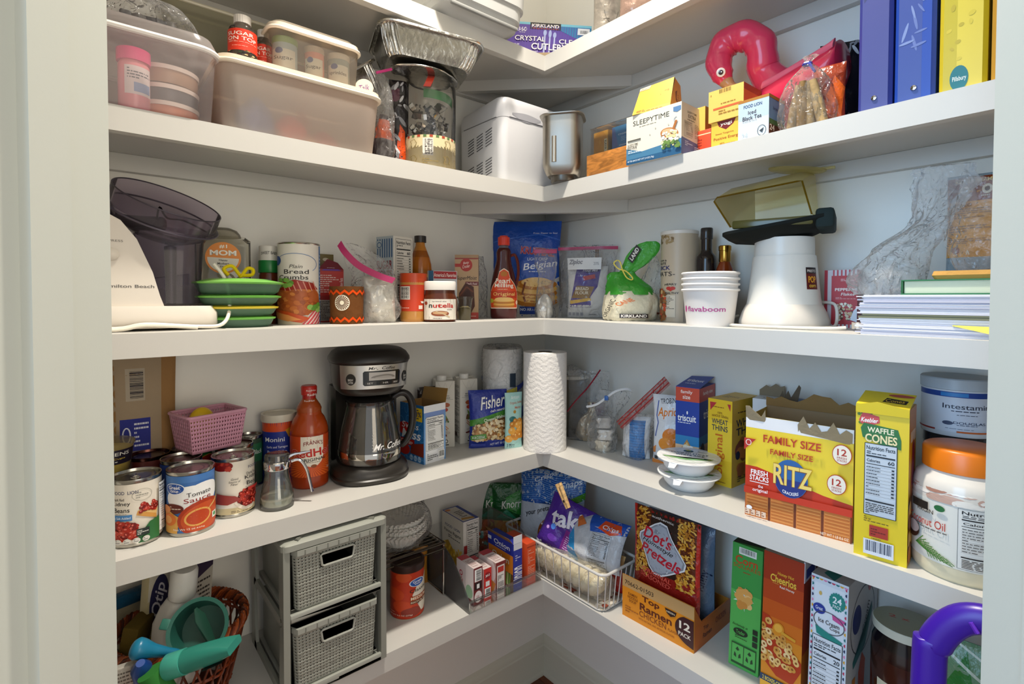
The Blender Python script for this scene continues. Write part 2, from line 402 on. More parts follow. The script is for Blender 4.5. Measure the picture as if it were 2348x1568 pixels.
# diagonal doorway wall: runs at 45 degrees, opening between the two jambs
JL=Vector((.659,-1.184,0)); JR=Vector((1.197,-.645,0)); DN=Vector((.7071,-.7071,0)); DD=Vector((.7071,.7071,0))
def slab(g,P,Q,t,z0,z1,c,mat=None):
    V=[P,Q,Q+DN*t,P+DN*t]; loft(g,[[(p.x,p.y,z0) for p in V],[(p.x,p.y,z1) for p in V]],c,mat)
LS=JL-DD*2.2; RS=JR+DD*2.2
g=G('wallpaint'); slab(g,LS,JL-DD*.02,.105,0,CZ,WALL); slab(g,JR+DD*.02,RS,.105,0,CZ,WALL); slab(g,JL-DD*.02,JR+DD*.02,.105,2.06,CZ,WALL); struct('wall_front',g)
g=G('paint'); JC='#c4c6bc'
slab(g,JL-DD*.02,JL,.118,0,2.06,JC); slab(g,JR,JR+DD*.02,.118,0,2.06,JC); slab(g,JL,JR,.118,2.04,2.06,JC)
slab(g,JL+DN*.048,JL+DN*.048+DD*.010,.034,0,2.04,JC); slab(g,JR+DN*.048-DD*.010,JR+DN*.048,.034,0,2.04,JC)
struct('door_1',g)
g=G('paint')
for P,Q in ((JL-DD*.095,JL-DD*.012),(JR+DD*.012,JR+DD*.095)):
    slab(g,P+DN*.105,Q+DN*.105,.018,0,2.12,JC)
slab(g,JL-DD*.095+DN*.105,JR+DD*.095+DN*.105,.018,2.05,2.13,JC); struct('trim_1',g)
# hardwood floor
g=G('gloss'); rd=random.Random(4)
cols=['#7a3d1a','#6b3315','#8a4a20','#5c2a12','#814319']
for i in range(30):
    y0=-1.95+i*.083; x=-.1
    while x<2.2:
        x2=x+rd.uniform(.35,.9); box(g,x,min(x2,2.25)-.0015,y0,y0+.0815,-.02,0,rd.choice(cols)); x=x2
struct('floor',g)
# baseboards
def basebd(name,left):
    g=G('paint'); prof=[(0,0),(.019,0),(.019,.004),(.0165,.014),(.0145,.018),(.0145,.098),(.011,.102),(.011,.116),(.006,.1225),(0,.1285)]
    L=LX if left else RX
    A=[];Bq=[]
    for o,z in prof:
        if left: A.append((o,-o,z)); Bq.append((o,-L,z))
        else: A.append((o,-o,z)); Bq.append((L,-o,z))
    loft(g,[A,Bq] if not left else [Bq,A],'#d2cfbe'); struct(name,g)
basebd('baseboard_left',True); basebd('baseboard_right',False)
# shelves
SH='#cdcbc5'
def shelf(z,label,brz=None,back=0):
    t=T('corner_shelf',label,'shelf',(0,0,z))
    e=.0006
    g=G('paint'); pts=[(e,-e),(e,-LX),(DL-.019,-LX),(DL-.019,-DR+.019),(RX,-DR+.019),(RX,-e)]
    prism(g,pts,-.0195,0,SH); g.build('shelf_board',t)
    g=G('paint')
    loft(g,[[(DL-.019,-DR+.019,-LT),(DL,-DR,-LT),(DL,-DR,0),(DL-.019,-DR+.019,0)],[(DL-.019,-LX,-LT),(DL,-LX,-LT),(DL,-LX,0),(DL-.019,-LX,0)]],SH); g.build('shelf_edging',t)
    g=G('paint')
    loft(g,[[(DL-.019,-DR+.019,-LT),(DL-.019,-DR+.019,0),(DL,-DR,0),(DL,-DR,-LT)],[(RX,-DR+.019,-LT),(RX,-DR+.019,0),(RX,-DR,0),(RX,-DR,-LT)]],SH); g.build('shelf_edging',t)
    g=G('paint'); box(g,e,.019,-LX,-e,-.0195-.0337,-.0196,SH,.001); g.build('cleat',t)
    g=G('paint'); box(g,.0195,RX,-.019,-e,-.0195-.0337,-.0196,SH,.001); g.build('cleat',t)
    if brz:
        a,th,h=brz; g=G('paint'); s=th*1.414
        prism(g,[(.02,-a),(.02,-a-s),(a+s,-.02),(a,-.02)],-.0197-h,-.0197,SH); g.build('corner_brace',t)
    return t
shelf(H1,'highest white corner shelf, holding the purple cutlery box',(.34,.019,.03))
shelf(H2,'second white corner shelf down, holding the bread maker and tea boxes',(.33,.019,.034))
shelf(H3,'middle white corner shelf, holding the popcorn popper and food chopper')
shelf(H4,'white corner shelf holding the coffee maker and cans')
shelf(H5,'lowest white corner shelf, holding the grey drawers and cereal boxes')
# ------------------------------------------------------------ placing helpers
def dep(P): return (Vector(P)-AC).dot(AF)
def Rw(P,x0,x1): return dep(P)*(x1-x0)/2/FPX
def away(P):
    v=Vector((P[0]-AC.x,P[1]-AC.y,0)); return v.normalized()
def cyl(x0,x1,yf,z):             # round thing from its silhouette columns and lowest front row
    r=.03
    for _ in range(6):
        P=B((x0+x1)/2,yf,z); P=P+away(P)*r; r=Rw(P,x0,x1)
    return P,r
def face(P,ex=0): return math.atan2(AC.x-P[0],AC.y*-1+P[1])+R_(ex)
FOODR=['#8c1f16','#a52a1c','#741611','#b8402e']
def can(label,P,r,h,base,art=None,ex=0,group=None,lid='#a8a49a',arc=170,ring='#b9b6ad',tab=False,name='food_can'):
    t=T(name,label,'can',P,face(P,ex),group)
    g=G('metal'); lathe(g,[(r-.003,0),(r-.0005,.0008),(r,.003),(r-.0012,.0065),(r-.0012,h-.0065),(r,h-.0035),(r-.0003,h),(r-.002,h),(r-.003,h-.0045)],ring,48); g.build('can_body',t)
    g=G('metal'); lathe(g,[(r-.0032,h-.0045),(r-.0075,h-.0048),(r-.009,h-.0034),(r-.012,h-.005),(r-.017,h-.0042),(r-.021,h-.0052),(0,h-.0048)],lid,48,caps=False)
    if tab:
        tube(g,[(.006*math.cos(a/8*6.283),.006*math.sin(a/8*6.283)-.012,h-.0030) for a in range(8)],.0012,'#c9c6bc',6,closed=True); tube(g,[(0,-.006,h-.0032),(0,.010,h-.0032)],.0022,'#c9c6bc',6)
    g.build('lid',t)
    g=G('card'); lathe(g,[(r-.0006,.0068),(r-.0006,h-.0068)],base,64,caps=False)
    if art: art.put(g,Cy(r-.0006,h-.0136,.0068,arc),mx=.06)
    g.build('label',t); return t
def bottle_cap(g,r,z0,z1,c,n=28,mat='plastic'):
    V=[]
    rings=[[( (r+(.0006 if k%2 else 0))*math.cos(2*math.pi*k/(n*2)),(r+(.0006 if k%2 else 0))*math.sin(2*math.pi*k/(n*2)),z) for k in range(n*2)] for z in (z0,z1-.0008)]
    rings.append([((r-.0012)*math.cos(2*math.pi*k/(n*2)),(r-.0012)*math.sin(2*math.pi*k/(n*2)),z1) for k in range(n*2)])
    loft(g,rings,c,mat)
def top_text(a,word,u,v,w,h,c,**k): a.text(word,u,v,w,h,c,**k)
# soft pouches ------------------------------------------------------------
def pouchS(w,h,d,seed=0,cr=.004,side=-1,lean=0,fr=22,flat=.25,pinch=.06,z0=0):
    def S(u,v):
        e=(4*u*(1-u)); e=max(e,0)**.5; tv=min(1,max(0,(1-v)/.18))**.6*min(1,(.35+v*3)); 
        t=d/2*e*tv*(1-flat*v)
        x=(u-.5)*w*(1-pinch*math.sin(math.pi*v)*1.0); z=z0+v*h
        n=noise.noise(Vector((x*fr+seed*3.1,z*fr,seed*1.7)))+.5*noise.noise(Vector((x*fr*2.3+seed,z*fr*2.3,seed*2.2+9)))
        y=side*(t+.0008)+n*cr*(.4+.6*e)*1.0+lean*v*v
        return Vector((x,y,z))
    return S
def pouch(root,w,h,d,c,art=None,back=None,seed=0,cr=.004,lean=0,mat='film',name='pouch',fr=22,flat=.25,pinch=.06,nu=28,nv=34,z0=0,cf=None):
    g=G(mat); k=dict(seed=seed,cr=cr,lean=lean,fr=fr,flat=flat,pinch=pinch,z0=z0)
    S=pouchS(w,h,d,side=-1,**k); Sb=pouchS(w,h,d,side=1,**k)
    grid(g,S,nu,nv,cf or c); grid(g,lambda u,v:Sb(1-u,v),nu,nv,back or c)
    bot=[S(i/nu,0) for i in range(nu+1)]+[Sb(1-i/nu,0) for i in range(nu+1)]
    g.add(bot,[tuple(range(len(bot)))],back or c)
    if art: art.put(g,S,mx=.05,eps=.00012)
    return g.build(name,root)
# crumpled sack: closed lofted rings with folds ---------------------------------------
def sack(root,rings,c,mat='bag',seed=0,amp=.008,fr=14,name='bag',nu=40,sub=6,fold=0,cap=True,z0=0,cf=None):
    K=spline([(a[0],a[1],a[2]) for a in rings],sub); RR=spline([(a[3],a[4],0) for a in rings],sub); g=G(mat); L=[]
    for p,q in zip(K,RR):
        ring=[]
        for k in range(nu):
            a=2*math.pi*k/nu; n=noise.noise(Vector((math.cos(a)*1.5+seed,math.sin(a)*1.5+p.z*fr*.35,p.z*fr+seed*2)))
            n2=abs(noise.noise(Vector((math.cos(a)*4+seed*5,math.sin(a)*4,p.z*fr*1.3))))
            f=1+fold*math.sin(a*9+seed)*.5; rx=max(.0008,q.x*f+amp*(n-n2)*min(1,q.x/.02)); ry=max(.0008,q.y*f+amp*(n-n2)*min(1,q.y/.02))
            ring.append((p.x+rx*math.cos(a),p.y+ry*math.sin(a),max(z0,p.z+.3*amp*n2)))
        L.append(ring)
    cs=[cf(i/len(L)) for i in range(len(L))] if cf else c
    loft(g,L,cs,cap0=cap,cap1=cap); return g.build(name,root)
def zipbag(root,w,h,d,seed=0,zc='#c03a78',zw=.012,lean=0,cr=.008,mat='bag',c='#f4f4f6',label=True,tilt=0,top=0):
    k=dict(seed=seed,cr=cr,lean=lean,fr=14,flat=.55,pinch=.1)
    pouch(root,w,h,d,c,None,None,mat=mat,name='bag',nu=26,nv=26,**k)
    S=pouchS(w,h,d,side=-1,**k); g=G('plastic')
    pts=[S(i/14,.975)+Vector((0,-.0006,0)) for i in range(15)]
    V=[];F=[]
    for i,p in enumerate(pts): V+=[p+Vector((0,-.001,0)),p+Vector((0,-.0015,-zw)),p+Vector((0,.0016,-zw)),p+Vector((0,.0016,0))]
    for i in range(14):
        for q in range(4): F.append((i*4+q,i*4+(q+1)%4,(i+1)*4+(q+1)%4,(i+1)*4+q))
    F+=[(3,2,1,0),(56,57,58,59)]; g.add(V,F,zc); g.build('zipper',root)
# ============================================================ SHELF 3, left run
z=H3
RZL=R_(90)
def prof_bottle(t,r,h,pf,cs,mat='gloss',seg=44,name='bottle_body'):
    g=G(mat); lathe(g,[(x*r,y*h) for x,y in pf],cs,seg); return g.build(name,t)
# food chopper ---------------------------------------------------------
P=PL(325,.135,z); u_=dep(P)/FPX; t=T('food_chopper','white food chopper with a smoky bowl and its wide lid perched on top','food processor',P,face(P,4)); W0='#dcd4c8'
g=G('plastic'); loft(g,[rr(.108,.07,.03,.004),rr(.112,.073,.032,.010),rr(.112,.073,.032,.030),rr(.104,.068,.03,.042)],W0); g.build('base',t)
g=G('plastic'); pts=[(-.125,.03),(.030,.03),(.020,.06),(.010,.10),(-.012,.155),(-.034,.185),(-.06,.20),(-.125,.205)]; 
loft(g,[[(x*.98+.002,y,q) for x,q in pts] for y in (-.060,-.055)]+[[(x,y,q) for x,q in pts] for y in (-.05,.05)],W0); g.build('motor_tower',t)
g=G('plastic'); lathe(g,[(0,0),(.0095,0),(.0105,.001),(.0105,.003),(.009,.004),(0,.0045)],'#cfc7ba',28,Tm=Matrix.Translation((-.044,-.0605,.128))@Matrix.Rotation(R_(90),4,'X')); g.build('pulse_button',t)
g=G('gloss'); a=Art(1.6); a.text('Hamilton Beach',.62,.18,.62,.045,'#3a3632',bold=.02); a.text('PRESS',.5,.83,.16,.03,'#5a544c'); a.put(g,lambda u,v:Vector((-.098+u*.12,-.0603,.055+v*.115))); g.build('lettering',t)
g=G('smoke'); cx=.044
L=[rr(.045,.044,.034,.046,6,cx),rr(.048,.046,.036,.10,6,cx),rr(.052,.048,.038,.158,6,cx),rr(.055,.050,.04,.162,6,cx),rr(.055,.050,.04,.180,6,cx)]; loft(g,L,'#d3cdd8',cap1=False); g.build('smoky_bowl',t)
g=G('plastic'); lathe(g,[(.008,.045),(.010,.15),(.0,.155)],'#4a4048',16,Tm=Matrix.Translation((cx,0,0))); loft(g,[[(cx-.03,-.004,.07),(cx+.03,.006,.08),(cx+.03,.008,.082),(cx-.03,-.002,.072)],[(cx-.03,-.004,.09),(cx+.03,.006,.10),(cx+.03,.008,.102),(cx-.03,-.002,.092)]],'#5a5058'); g.build('blade_hub',t)
g=G('plastic'); tube(g,spline([(-.05,.03,.20),(-.02,.02,.192),(.03,-.02,.188)],5),.013,'#2a2430',10); g.build('latch',t)
g=G('plastic'); tube(g,spline([(cx+.065,-.03,.12),(cx+.082,-.04,.09),(cx+.086,-.055,.04),(cx+.07,-.075,.009),(cx+.03,-.079,.006),(0,-.080,.012),(-.04,-.080,.006),(-.13,-.08,.009)],6),.0033,'#e9e2d4',8); tube(g,spline([(cx+.03,-.083,.004),(0,-.084,.010),(-.04,-.085,.004),(-.13,-.086,.005)],6),.003,'#e3dccd',8); g.build('power_cord',t)
q=T('chopper_lid','wide smoky grey lid tilted on top of the food chopper','lid',P+Vector((0,0,.232)),t.rotation_euler.z); q.rotation_euler=(R_(24),R_(16),t.rotation_euler.z); q.location=PL(376,.13,z+.204)
R0=.088; g=G('smoke'); lathe(g,[(.0,-.034),(R0*.55,-.034),(R0*.85,-.016),(R0*.97,-.002),(R0*1.04,.0),(R0*1.04,.004),(R0*.985,.005),(R0*.985,.034),(R0*.965,.034),(R0*.965,.004),(R0*.0,.003)],'#dfd9e1',64); g.build('lid_body',q)
g=G('plastic'); tube(g,[(R0*.975*math.cos(i/60*6.2832),R0*.975*math.sin(i/60*6.2832),.0345) for i in range(60)],.0012,'#3c3440',6,closed=True); tag(g.build('rim_edge',q)); g=G('plastic'); tube(g,[(R0*1.04*math.cos(i/60*6.2832),R0*1.04*math.sin(i/60*6.2832),.002) for i in range(60)],.0016,'#4a4250',6,closed=True); g.build('lower_edge',q)
g=G('smoke'); tube(g,spline([(-.01,-.05,.006),(-.012,-.045,.028),(.004,-.04,.012),(.03,-.03,.014),(.07,-.02,.004)],5),.0016,'#4c4450',6); g.build('inner_rib',q)
# mom dispenser
P=PL(513,.052,z); w=.100;h=zat(P,522)-z
t=T('candy_dispenser','clear candy dispenser with an orange and white number one mom sticker','dispenser',P,face(P)); 
g=G('clear'); loft(g,[rr(w/2,.036,.012,h*.42),rr(w/2*1.0,.036,.012,h*.86),rr(w/2*.8,.030,.012,h*.90)],'#f1efe8',cap1=False); g.build('clear_tank',t)
g=G('plastic'); loft(g,[rr(w/2*1.02,.036,.01,.0),rr(w/2*1.02,.036,.01,.01),rr(w/2*.98,.034,.01,h*.42)],'#bdb8ac'); box(g,-.025,.03,-.0385,-.034,h*.33,h*.41,'#9c978c',.002); g.build('base',t)
g=G('frostlight'); lathe(g,[(.034,h*.9),(.032,h*.93),(.026,h*.97),(.014,h*.995),(0,h)],'#e3dfd4',32); g.build('dome_lid',t)
g=G('card'); a=Art(1); a.ell(.5,.5,.5,.5,'#e08a30',40); a.poly([(.5+.44*math.cos(R_(k)),.5+.44*math.sin(R_(k))) for k in range(178,364,6)],'#ded8ca'); a.text('#1',.5,.86,.22,.12,'#f3ead8',bold=.04); a.text('MOM',.5,.66,.74,.17,'#f6f0e2',bold=.06,edge='#a35a1c',ew=.05); a.text('Happy',.5,.42,.24,.07,'#2a2622',bold=.03); a.text('Mothers',.5,.32,.32,.07,'#2a2622',bold=.03); a.text('Day!',.5,.22,.18,.07,'#2a2622',bold=.03); sr=.064; a.put(g,lambda u,v:Vector(((u-.5)*sr,-.0368,h*.52+v*sr))); g.build('sticker',t)
# stack of green lidded containers
P=PL(549,.155,z); zz=0; specs=[(.024,'#6aa84c'),(.022,'#6aa84c'),(.022,'#d6bd3c'),(.028,'#72b255')]; names=('lowest','second lowest','third, yellow lidded','topmost')
for i,(hh,c_) in enumerate(((.0215,'#6fb04e'),(.020,'#dcc43e'),(.020,'#6fb04e'),(.026,'#7cba5a'))):
    k=.80+.065*i; q=T('food_container',('lowest green lidded oval food container in the stack','yellow lidded oval food container, second from the bottom of the stack','green lidded oval food container, third from the bottom of the stack','topmost green lidded oval food container with yellow loops on it')[i],'container',P+Vector((0,0,zz)),face(P,2),'stacked oval food containers')
    g=G('frost'); L=[]
    def oval(a_,b_,zq,n=44): return [(a_*math.cos(2*math.pi*j/n),b_*math.sin(2*math.pi*j/n),zq) for j in range(n)]
    loft(g,[oval(.062*k,.045*k,0),oval(.070*k,.052*k,.005),oval(.076*k,.058*k,hh-.006)],'#9cc4ac',cap1=True); g.build('container_body',q)
    g=G('plastic'); loft(g,[oval(.077*k,.058*k,hh-.0065),oval(.080*k,.061*k,hh-.0055),oval(.081*k,.062*k,hh-.003),oval(.070*k,.052*k,hh-.0005),oval(.05*k,.04*k,hh+(.004 if i==3 else 0))],c_); g.build('lid',q); zz+=hh+.0006+(.0 if i<3 else .004)
q=T('pipe_cleaner','yellow looped pipe cleaner lying on the topmost green lid','craft',P+Vector((.0,.0,zz+.0018)),face(P)); g=G('cloth'); tube(g,spline([(-.018,-.01,.004),(-.026,-.008,.016),(-.012,-.006,.022),(.0,-.004,.006),(.004,-.006,.003),(.014,-.004,.018),(.024,-.002,.016),(.022,-.004,.006),(.006,-.006,.004)],6),.0034,'#e0c828',8); g.build('loop',q)
# sauce shaker bottle
P=PL(618,.06,z); r=.021; h=zat(P,564)-z; t=T('seasoning_bottle','clear seasoning bottle with a green collar and white cap behind the green lids','bottle',P,face(P))
g=G('gloss'); lathe(g,[(r*.95,0),(r,.003),(r,h*.62),(r*.9,h*.66)],'#5c2a18',36); a=Art(.6); a.rect(0,.5,.35,.9,'#d8d2c4'); a.small(.03,.53,.32,.88,6,'#333'); a.rect(.4,.4,.55,.95,'#2a3a24'); a.put(g,Cy(r+.0001,h*.6,0,160),mx=.08); g.build('bottle_body',t)
g=G('plastic'); lathe(g,[(r*1.02,h*.655),(r*1.04,h*.66),(r*1.04,h*.80),(r,h*.81)],'#1f7a3c',36); g.build('collar',t); g=G('plastic'); lathe(g,[(r*.97,h*.80),(r*.97,h*.99),(r*.9,h),(0,h)],'#ded9d0',36); a=Art(1.2); a.text('SWEET BABY',.5,.5,.66,.22,'#222',arc=.3,bold=.02); a.put(g,Cy(r*.975,h*.17,h*.81,150),mx=.08); g.build('cap',t)
# bread crumbs
P=PL(686,.115,z); r=Rw(P,641,731); h=zat(P,559)-z; t=T('bread_crumb_canister','white and blue canister of bread crumbs with a meatloaf picture','canister',P,face(P,6))
g=G('card'); lathe(g,[(r,0),(r,h-.004)],'#e3ddd2',56); a=Art(.62); a.rect(.86,0,1,1,'#3d6fa8'); a.small(.88,.1,.98,.9,18,'#c9d8ea'); a.text('Plain',.42,.725,.2,.045,'#4c4844',shear=.25,bold=0); a.text('Bread',.42,.66,.4,.055,'#2b2724'); a.text('Crumbs',.36,.59,.5,.055,'#2b2724'); a.ring(.4,.76,.38,.13,.006,'#4a74a8',a0=-40,a1=170); a.ell(.05,.8,.1,.06,'#284f92')
a.rect(0,0,.86,.10,'#d9cbb0'); a.poly([(.5,0),(.86,.3),(.86,0)],'#c9505a')
for i in range(5): a.line([(.55+i*.07,0),(.86,.26-i*.06)],.012,'#ead9d0')
a.poly([(.0,.15),(.0,.42),(.12,.5),(.4,.54),(.68,.5),(.82,.38),(.84,.24),(.6,.12),(.3,.08)],'#a8582a'); a.blobs(.05,.14,.8,.44,70,['#b8682f','#c47a3c','#93481f','#a3562a'],.018,.03,4,1.3,lambda u,v:((u-.43)/.38)**2+((v-.28)/.18)**2<1); a.poly([(.05,.44),(.14,.52),(.4,.56),(.68,.52),(.78,.44),(.5,.46),(.3,.42)],'#8c2416')
for i in range(7): a.line([(.2+i*.08,.54),(.26+i*.08,.42)],.01,'#c98a78')
a.poly([(.0,.2),(.3,.16),(.62,.08),(.5,.02),(.2,.06),(.0,.12)],'#b5491c'); a.poly([(.04,.16),(.3,.12),(.5,.06),(.3,.04),(.05,.08)],'#d08a4c'); a.blobs(.12,.48,.34,.56,9,['#5c8a36','#7aa64a'],.02,.035,3); a.blobs(.6,.15,.82,.26,9,['#5c8a36','#8ab05c'],.02,.035,6)
a.put(g,Cy(r+.0001,h-.006,.001,172),mx=.05); g.build('canister_body',t); g=G('metal'); lathe(g,[(r,h-.004),(r+.001,h-.002),(r,h),(r-.002,h),(r-.003,h-.002),(0,h-.002)],'#c9c4ba',56); g.build('lid',t)
# red brownie box
A_=PL(731,.07,z);B_=PL(788,.075,z); w,rz,P=seat(A_,B_,.045,z); h=zat(P,618)-z
t=T('brownie_box','open red brownie mix box with white printing behind the brown candle','box',P,rz); a=Art(w/h); a.rect(0,0,1,1,'#8c1c1c'); a.rect(0,.5,1,.96,'#a8241f'); a.rect(0,.03,.62,.42,'#9c948c'); a.small(.04,.05,.58,.40,12,'#3c2f2c'); a.small(.05,.55,.9,.9,9,'#d9b8b0'); a.text('Nutrition Facts',.9,.72,.5,.06,'#ead6d0',ang=90); a.poly([(.1,.97),(.9,.97),(.8,1),(.2,1)],'#5c2a86')
carton(t,w,.045,h,'#8c1c1c',a); g=G('card'); g.add([(-w/2,-.022,h),(w/2,-.022,h),(w*.32,-.012,h+.016),(-w*.1,-.012,h+.024),(-w*.32,-.012,h+.01),(-w/2,-.021,h),(w/2,-.021,h),(w*.32,-.011,h+.016),(-w*.1,-.011,h+.024),(-w*.32,-.011,h+.01)],[(0,1,2,3,4),(9,8,7,6,5)]+[(k,k+5,(k+1)%5+5,(k+1)%5) for k in range(5)],'#6c2430'); a=Art(2); a.text('brownie',.5,.35,.5,.25,'#e9e4ea',bold=.03); a.put(g,lambda u,v:Vector((-w*.3+u*w*.6,-.0225+.01*v,h+v*.012))); g.build('top_flap',t)
A_=PL(735,.022,z);B_=PL(766,.022,z); w,rz,P=seat(A_,B_,.010,z); h=zat(P,583)-z; t=T('hanging_packet','olive hang-tab packet standing behind the red brownie box','packet',P,rz); g=G('card'); box(g,-w/2,w/2,-.004,.004,0,h,'#6f6238',.001); a=Art(.3); a.ell(.4,.92,.22,.025,'#cfc6b0'); a.put(g,Fr(w,.008,h)); g.build('packet_body',t)
# candle
P=PL(795,.155,z); r=Rw(P,758,832); h=zat(P,657)-z; t=T('candle_jar','brown suede wrapped jar with orange zigzag trim and a white pinwheel charm','jar',P,face(P))
g=G('kraft'); lathe(g,[(r*.95,0),(r*.97,.003),(r*1.02,h),(r*.93,h),(r*.9,h-.008),(0,h-.010)],['#6b4424']*4+['#3a241a'],48); g.build('jar_body',t)
g=G('cloth')
for vc in (.12,.84):
    a=Art(1); n=15; pp=[(i/n,vc+(.045 if i%2 else -.045)) for i in range(n+1)]; P2=[]
    F=[]
    for i,(u,v) in enumerate(pp): P2+=[(u,v-.035),(u,v+.035)]
    for i in range(n): F+=[(2*i,2*i+2,2*i+3),(2*i,2*i+3,2*i+1)]
    a.tri(P2,F,'#d9501c'); a.l=9; a.put(g,lambda u,v:Vector(((r*.985+.0012+r*.04*v)*math.sin(R_((u-.5)*200)),-(r*.985+.0012+r*.04*v)*math.cos(R_((u-.5)*200)),v*h)),mx=.1)
    g.build('rickrack_trim',t); g=G('cloth')
g=G('card'); a=Art(1)
for k in range(22): an=k*360/22; a.poly([(.5+.12*math.cos(R_(an)),.5+.12*math.sin(R_(an))),(.5+.48*math.cos(R_(an-4)),.5+.48*math.sin(R_(an-4))),(.5+.5*math.cos(R_(an)),.5+.5*math.sin(R_(an))),(.5+.48*math.cos(R_(an+4)),.5+.48*math.sin(R_(an+4)))],'#eee6d2'); a.l-=.95
a.ring(.5,.5,.5,.5,.05,'#eee6d2',40); a.ell(.5,.5,.14,.14,'#f3ead2'); a.put(g,lambda u,v:Vector(((r*1.01)*math.sin((u-.5)*.9-.28),-(r*1.01)*math.cos((u-.5)*.9-.28),h*.36+v*.034))); g.build('charm',t)
# zip bag with pink zipper
P=PL(858,.150,z); t=T('zip_bag','clear zip bag with a bright pink zipper beside the sugar cone box','zip bag',P,face(P,-8)); h=zat(P,560)-z
sack(t,[(0,0,0,.048,.03),(0,0,.03,.054,.036),(0,0,.08,.052,.034),(.0,0,.11,.052,.022),(-.02,0,h*.80,.045,.010),(-.045,0,h*.95,.022,.004),(-.055,0,h,.006,.003)],'#fff','bag',141,.012,18,'bag')
g=G('plastic'); zp=spline([(-.075,-.012,h),(-.060,-.022,h*.88),(-.03,-.028,h*.72),(.012,-.034,h*.60),(.048,-.034,h*.53)],5); L=[]
for p in zp: L.append([tuple(p+Vector((a_*.7,b_,a_))) for a_,b_ in ((-.006,0),(.006,0),(.006,.003),(-.006,.003))])
loft(g,L,'#b5366a'); g.build('zipper',t)
q=T('white_packet','white paper packets standing inside the pink zipper bag','packet',P+Vector((.005,.01,.0015)),face(P)); pouch(q,.075,.105,.04,'#d9d4c8',None,'#cfcabe',seed=43,cr=.009,mat='crinkle',name='packet_body')
# sugar cone box
A_=PL(864,.075,z);N_=PL(902,.125,z);B_=PL(946,.105,z); w=(B_-N_).length; e=(B_-N_).normalized(); rz=math.atan2(e.y,e.x); nn=Vector((-e.y,e.x,0)); d_=.058; P=(N_+B_)/2+nn*d_/2; h=zat(N_,540)-z
t=T('sugar_cone_box','tall blue striped sugar cone box with nutrition facts on its side','box',P,rz)
b=Art(d_/h); b.rect(0,0,1,1,'#a9b4b8'); 
for i in range(7): b.rect(.06+i*.14,.76,.12+i*.14,.97,'#34577e'); b.ell(.09+i*.14,.76,.03,.012,'#34577e')
b.rect(0,.86,.35,.95,'#a9b4b8'); b.ring(.2,.9,.14,.035,.01,'#34577e'); b.text('SUGAR',.5,.665,.92,.10,'#7c2430',bold=.02); b.text('CONES',.5,.55,.9,.10,'#7c2430',bold=.02); b.ell(.5,.25,.4,.18,'#c9a064')
a=Art(w/h); a.rect(0,0,1,1,'#d0ccc2'); a.nutri(.12,.28,.92,.97,'60','#d0ccc2','#1c1c1c',6); a.ell(.8,.22,.13,.035,'#26438c'); a.small(.12,.02,.7,.25,7,'#666')
carton(t,w,d_,h,'#b9bcb8',a,None,b)
# cider vinegar bottle
P=PL(964,.055,z); r=Rw(P,938,990); h=zat(P,541)-z; t=T('vinegar_bottle','amber bottle of cider vinegar with a dark cap behind the peanut butter','bottle',P,face(P))
prof_bottle(t,r,h,[(.95,0),(1,.02),(1,.60),(.96,.66),(.82,.74),(.6,.82),(.42,.88),(.38,.93)],['#9c5a14','#9c5a14','#a8621a','#a8621a','#8c4e12','#b5762c'],'gloss'); g=G('plastic'); bottle_cap(g,r*.5,h*.92,h,'#2a2420',20); g.build('cap',t); g=G('card'); a=Art(1.4); a.rect(0,0,.85,1,'#d9a82c'); a.rect(.0,.74,.85,.92,'#8c3a1c'); a.text('BRAGG',.42,.82,.5,.12,'#f0e2c8',bold=.02); a.rect(.85,0,1,1,'#2a4a8c'); a.small(.87,.1,.98,.9,12,'#c9d0ea'); grid(g,Cy(r*1.01,h*.48,h*.06,150),16,1,'#d9a82c'); a.put(g,Cy(r*1.012,h*.48,h*.06,150),mx=.08); g.build('label',t)
# peanut butter
P=PL(948,.155,z); r=Rw(P,918,979); h=zat(P,627)-z; t=T('peanut_butter_jar','peanut butter jar with a red-orange lid and barcode label','jar',P,face(P)); prof_bottle(t,r,h,[(.93,0),(.98,.02),(1,.06),(1,.80),(.96,.84)],['#b98444'],'gloss',name='jar_body')
g=G('plastic'); bottle_cap(g,r*.98,h*.80,h,'#c24a22',40); g.build('lid',t); g=G('card'); grid(g,Cy(r*1.01,h*.54,h*.22,180),20,1,'#bf3f22'); a=Art(1.1); a.bars(.1,.44,.42,.94,'#dcd6cc',vert=False,seed=9); a.text('J',.8,.55,.26,.5,'#efe8dc',bold=.05,edge='#5c1c10'); a.small(.1,.1,.4,.2,2,'#efd2c4'); a.rect(.62,.08,.72,.22,'#e6d6c8'); a.put(g,Cy(r*1.012,h*.54,h*.22,180),mx=.06); g.build('label',t)
# jiffy box
A_=PL(983,.095,z);B_=PL(1048,.11,z); w,rz,P=seat(A_,B_,.035,z); h=zat(A_,620)-z; t=T('muffin_mix_box','small blue and white muffin mix box with a red banner behind the hazelnut spread','box',P,rz); a=Art(w/h); a.rect(0,0,1,1,'#cdd2da'); a.rect(0,0,.16,1,'#26597c'); a.rect(.17,.84,.98,.99,'#a8343a'); a.text("America's Favorite",.57,.915,.78,.08,'#f4e8e4',bold=.02); a.text('JIFFY',.58,.66,.7,.16,'#24427c',bold=.06); a.small(.25,.42,.9,.5,2,'#555'); carton(t,w,.035,h,'#c9ced6',a)
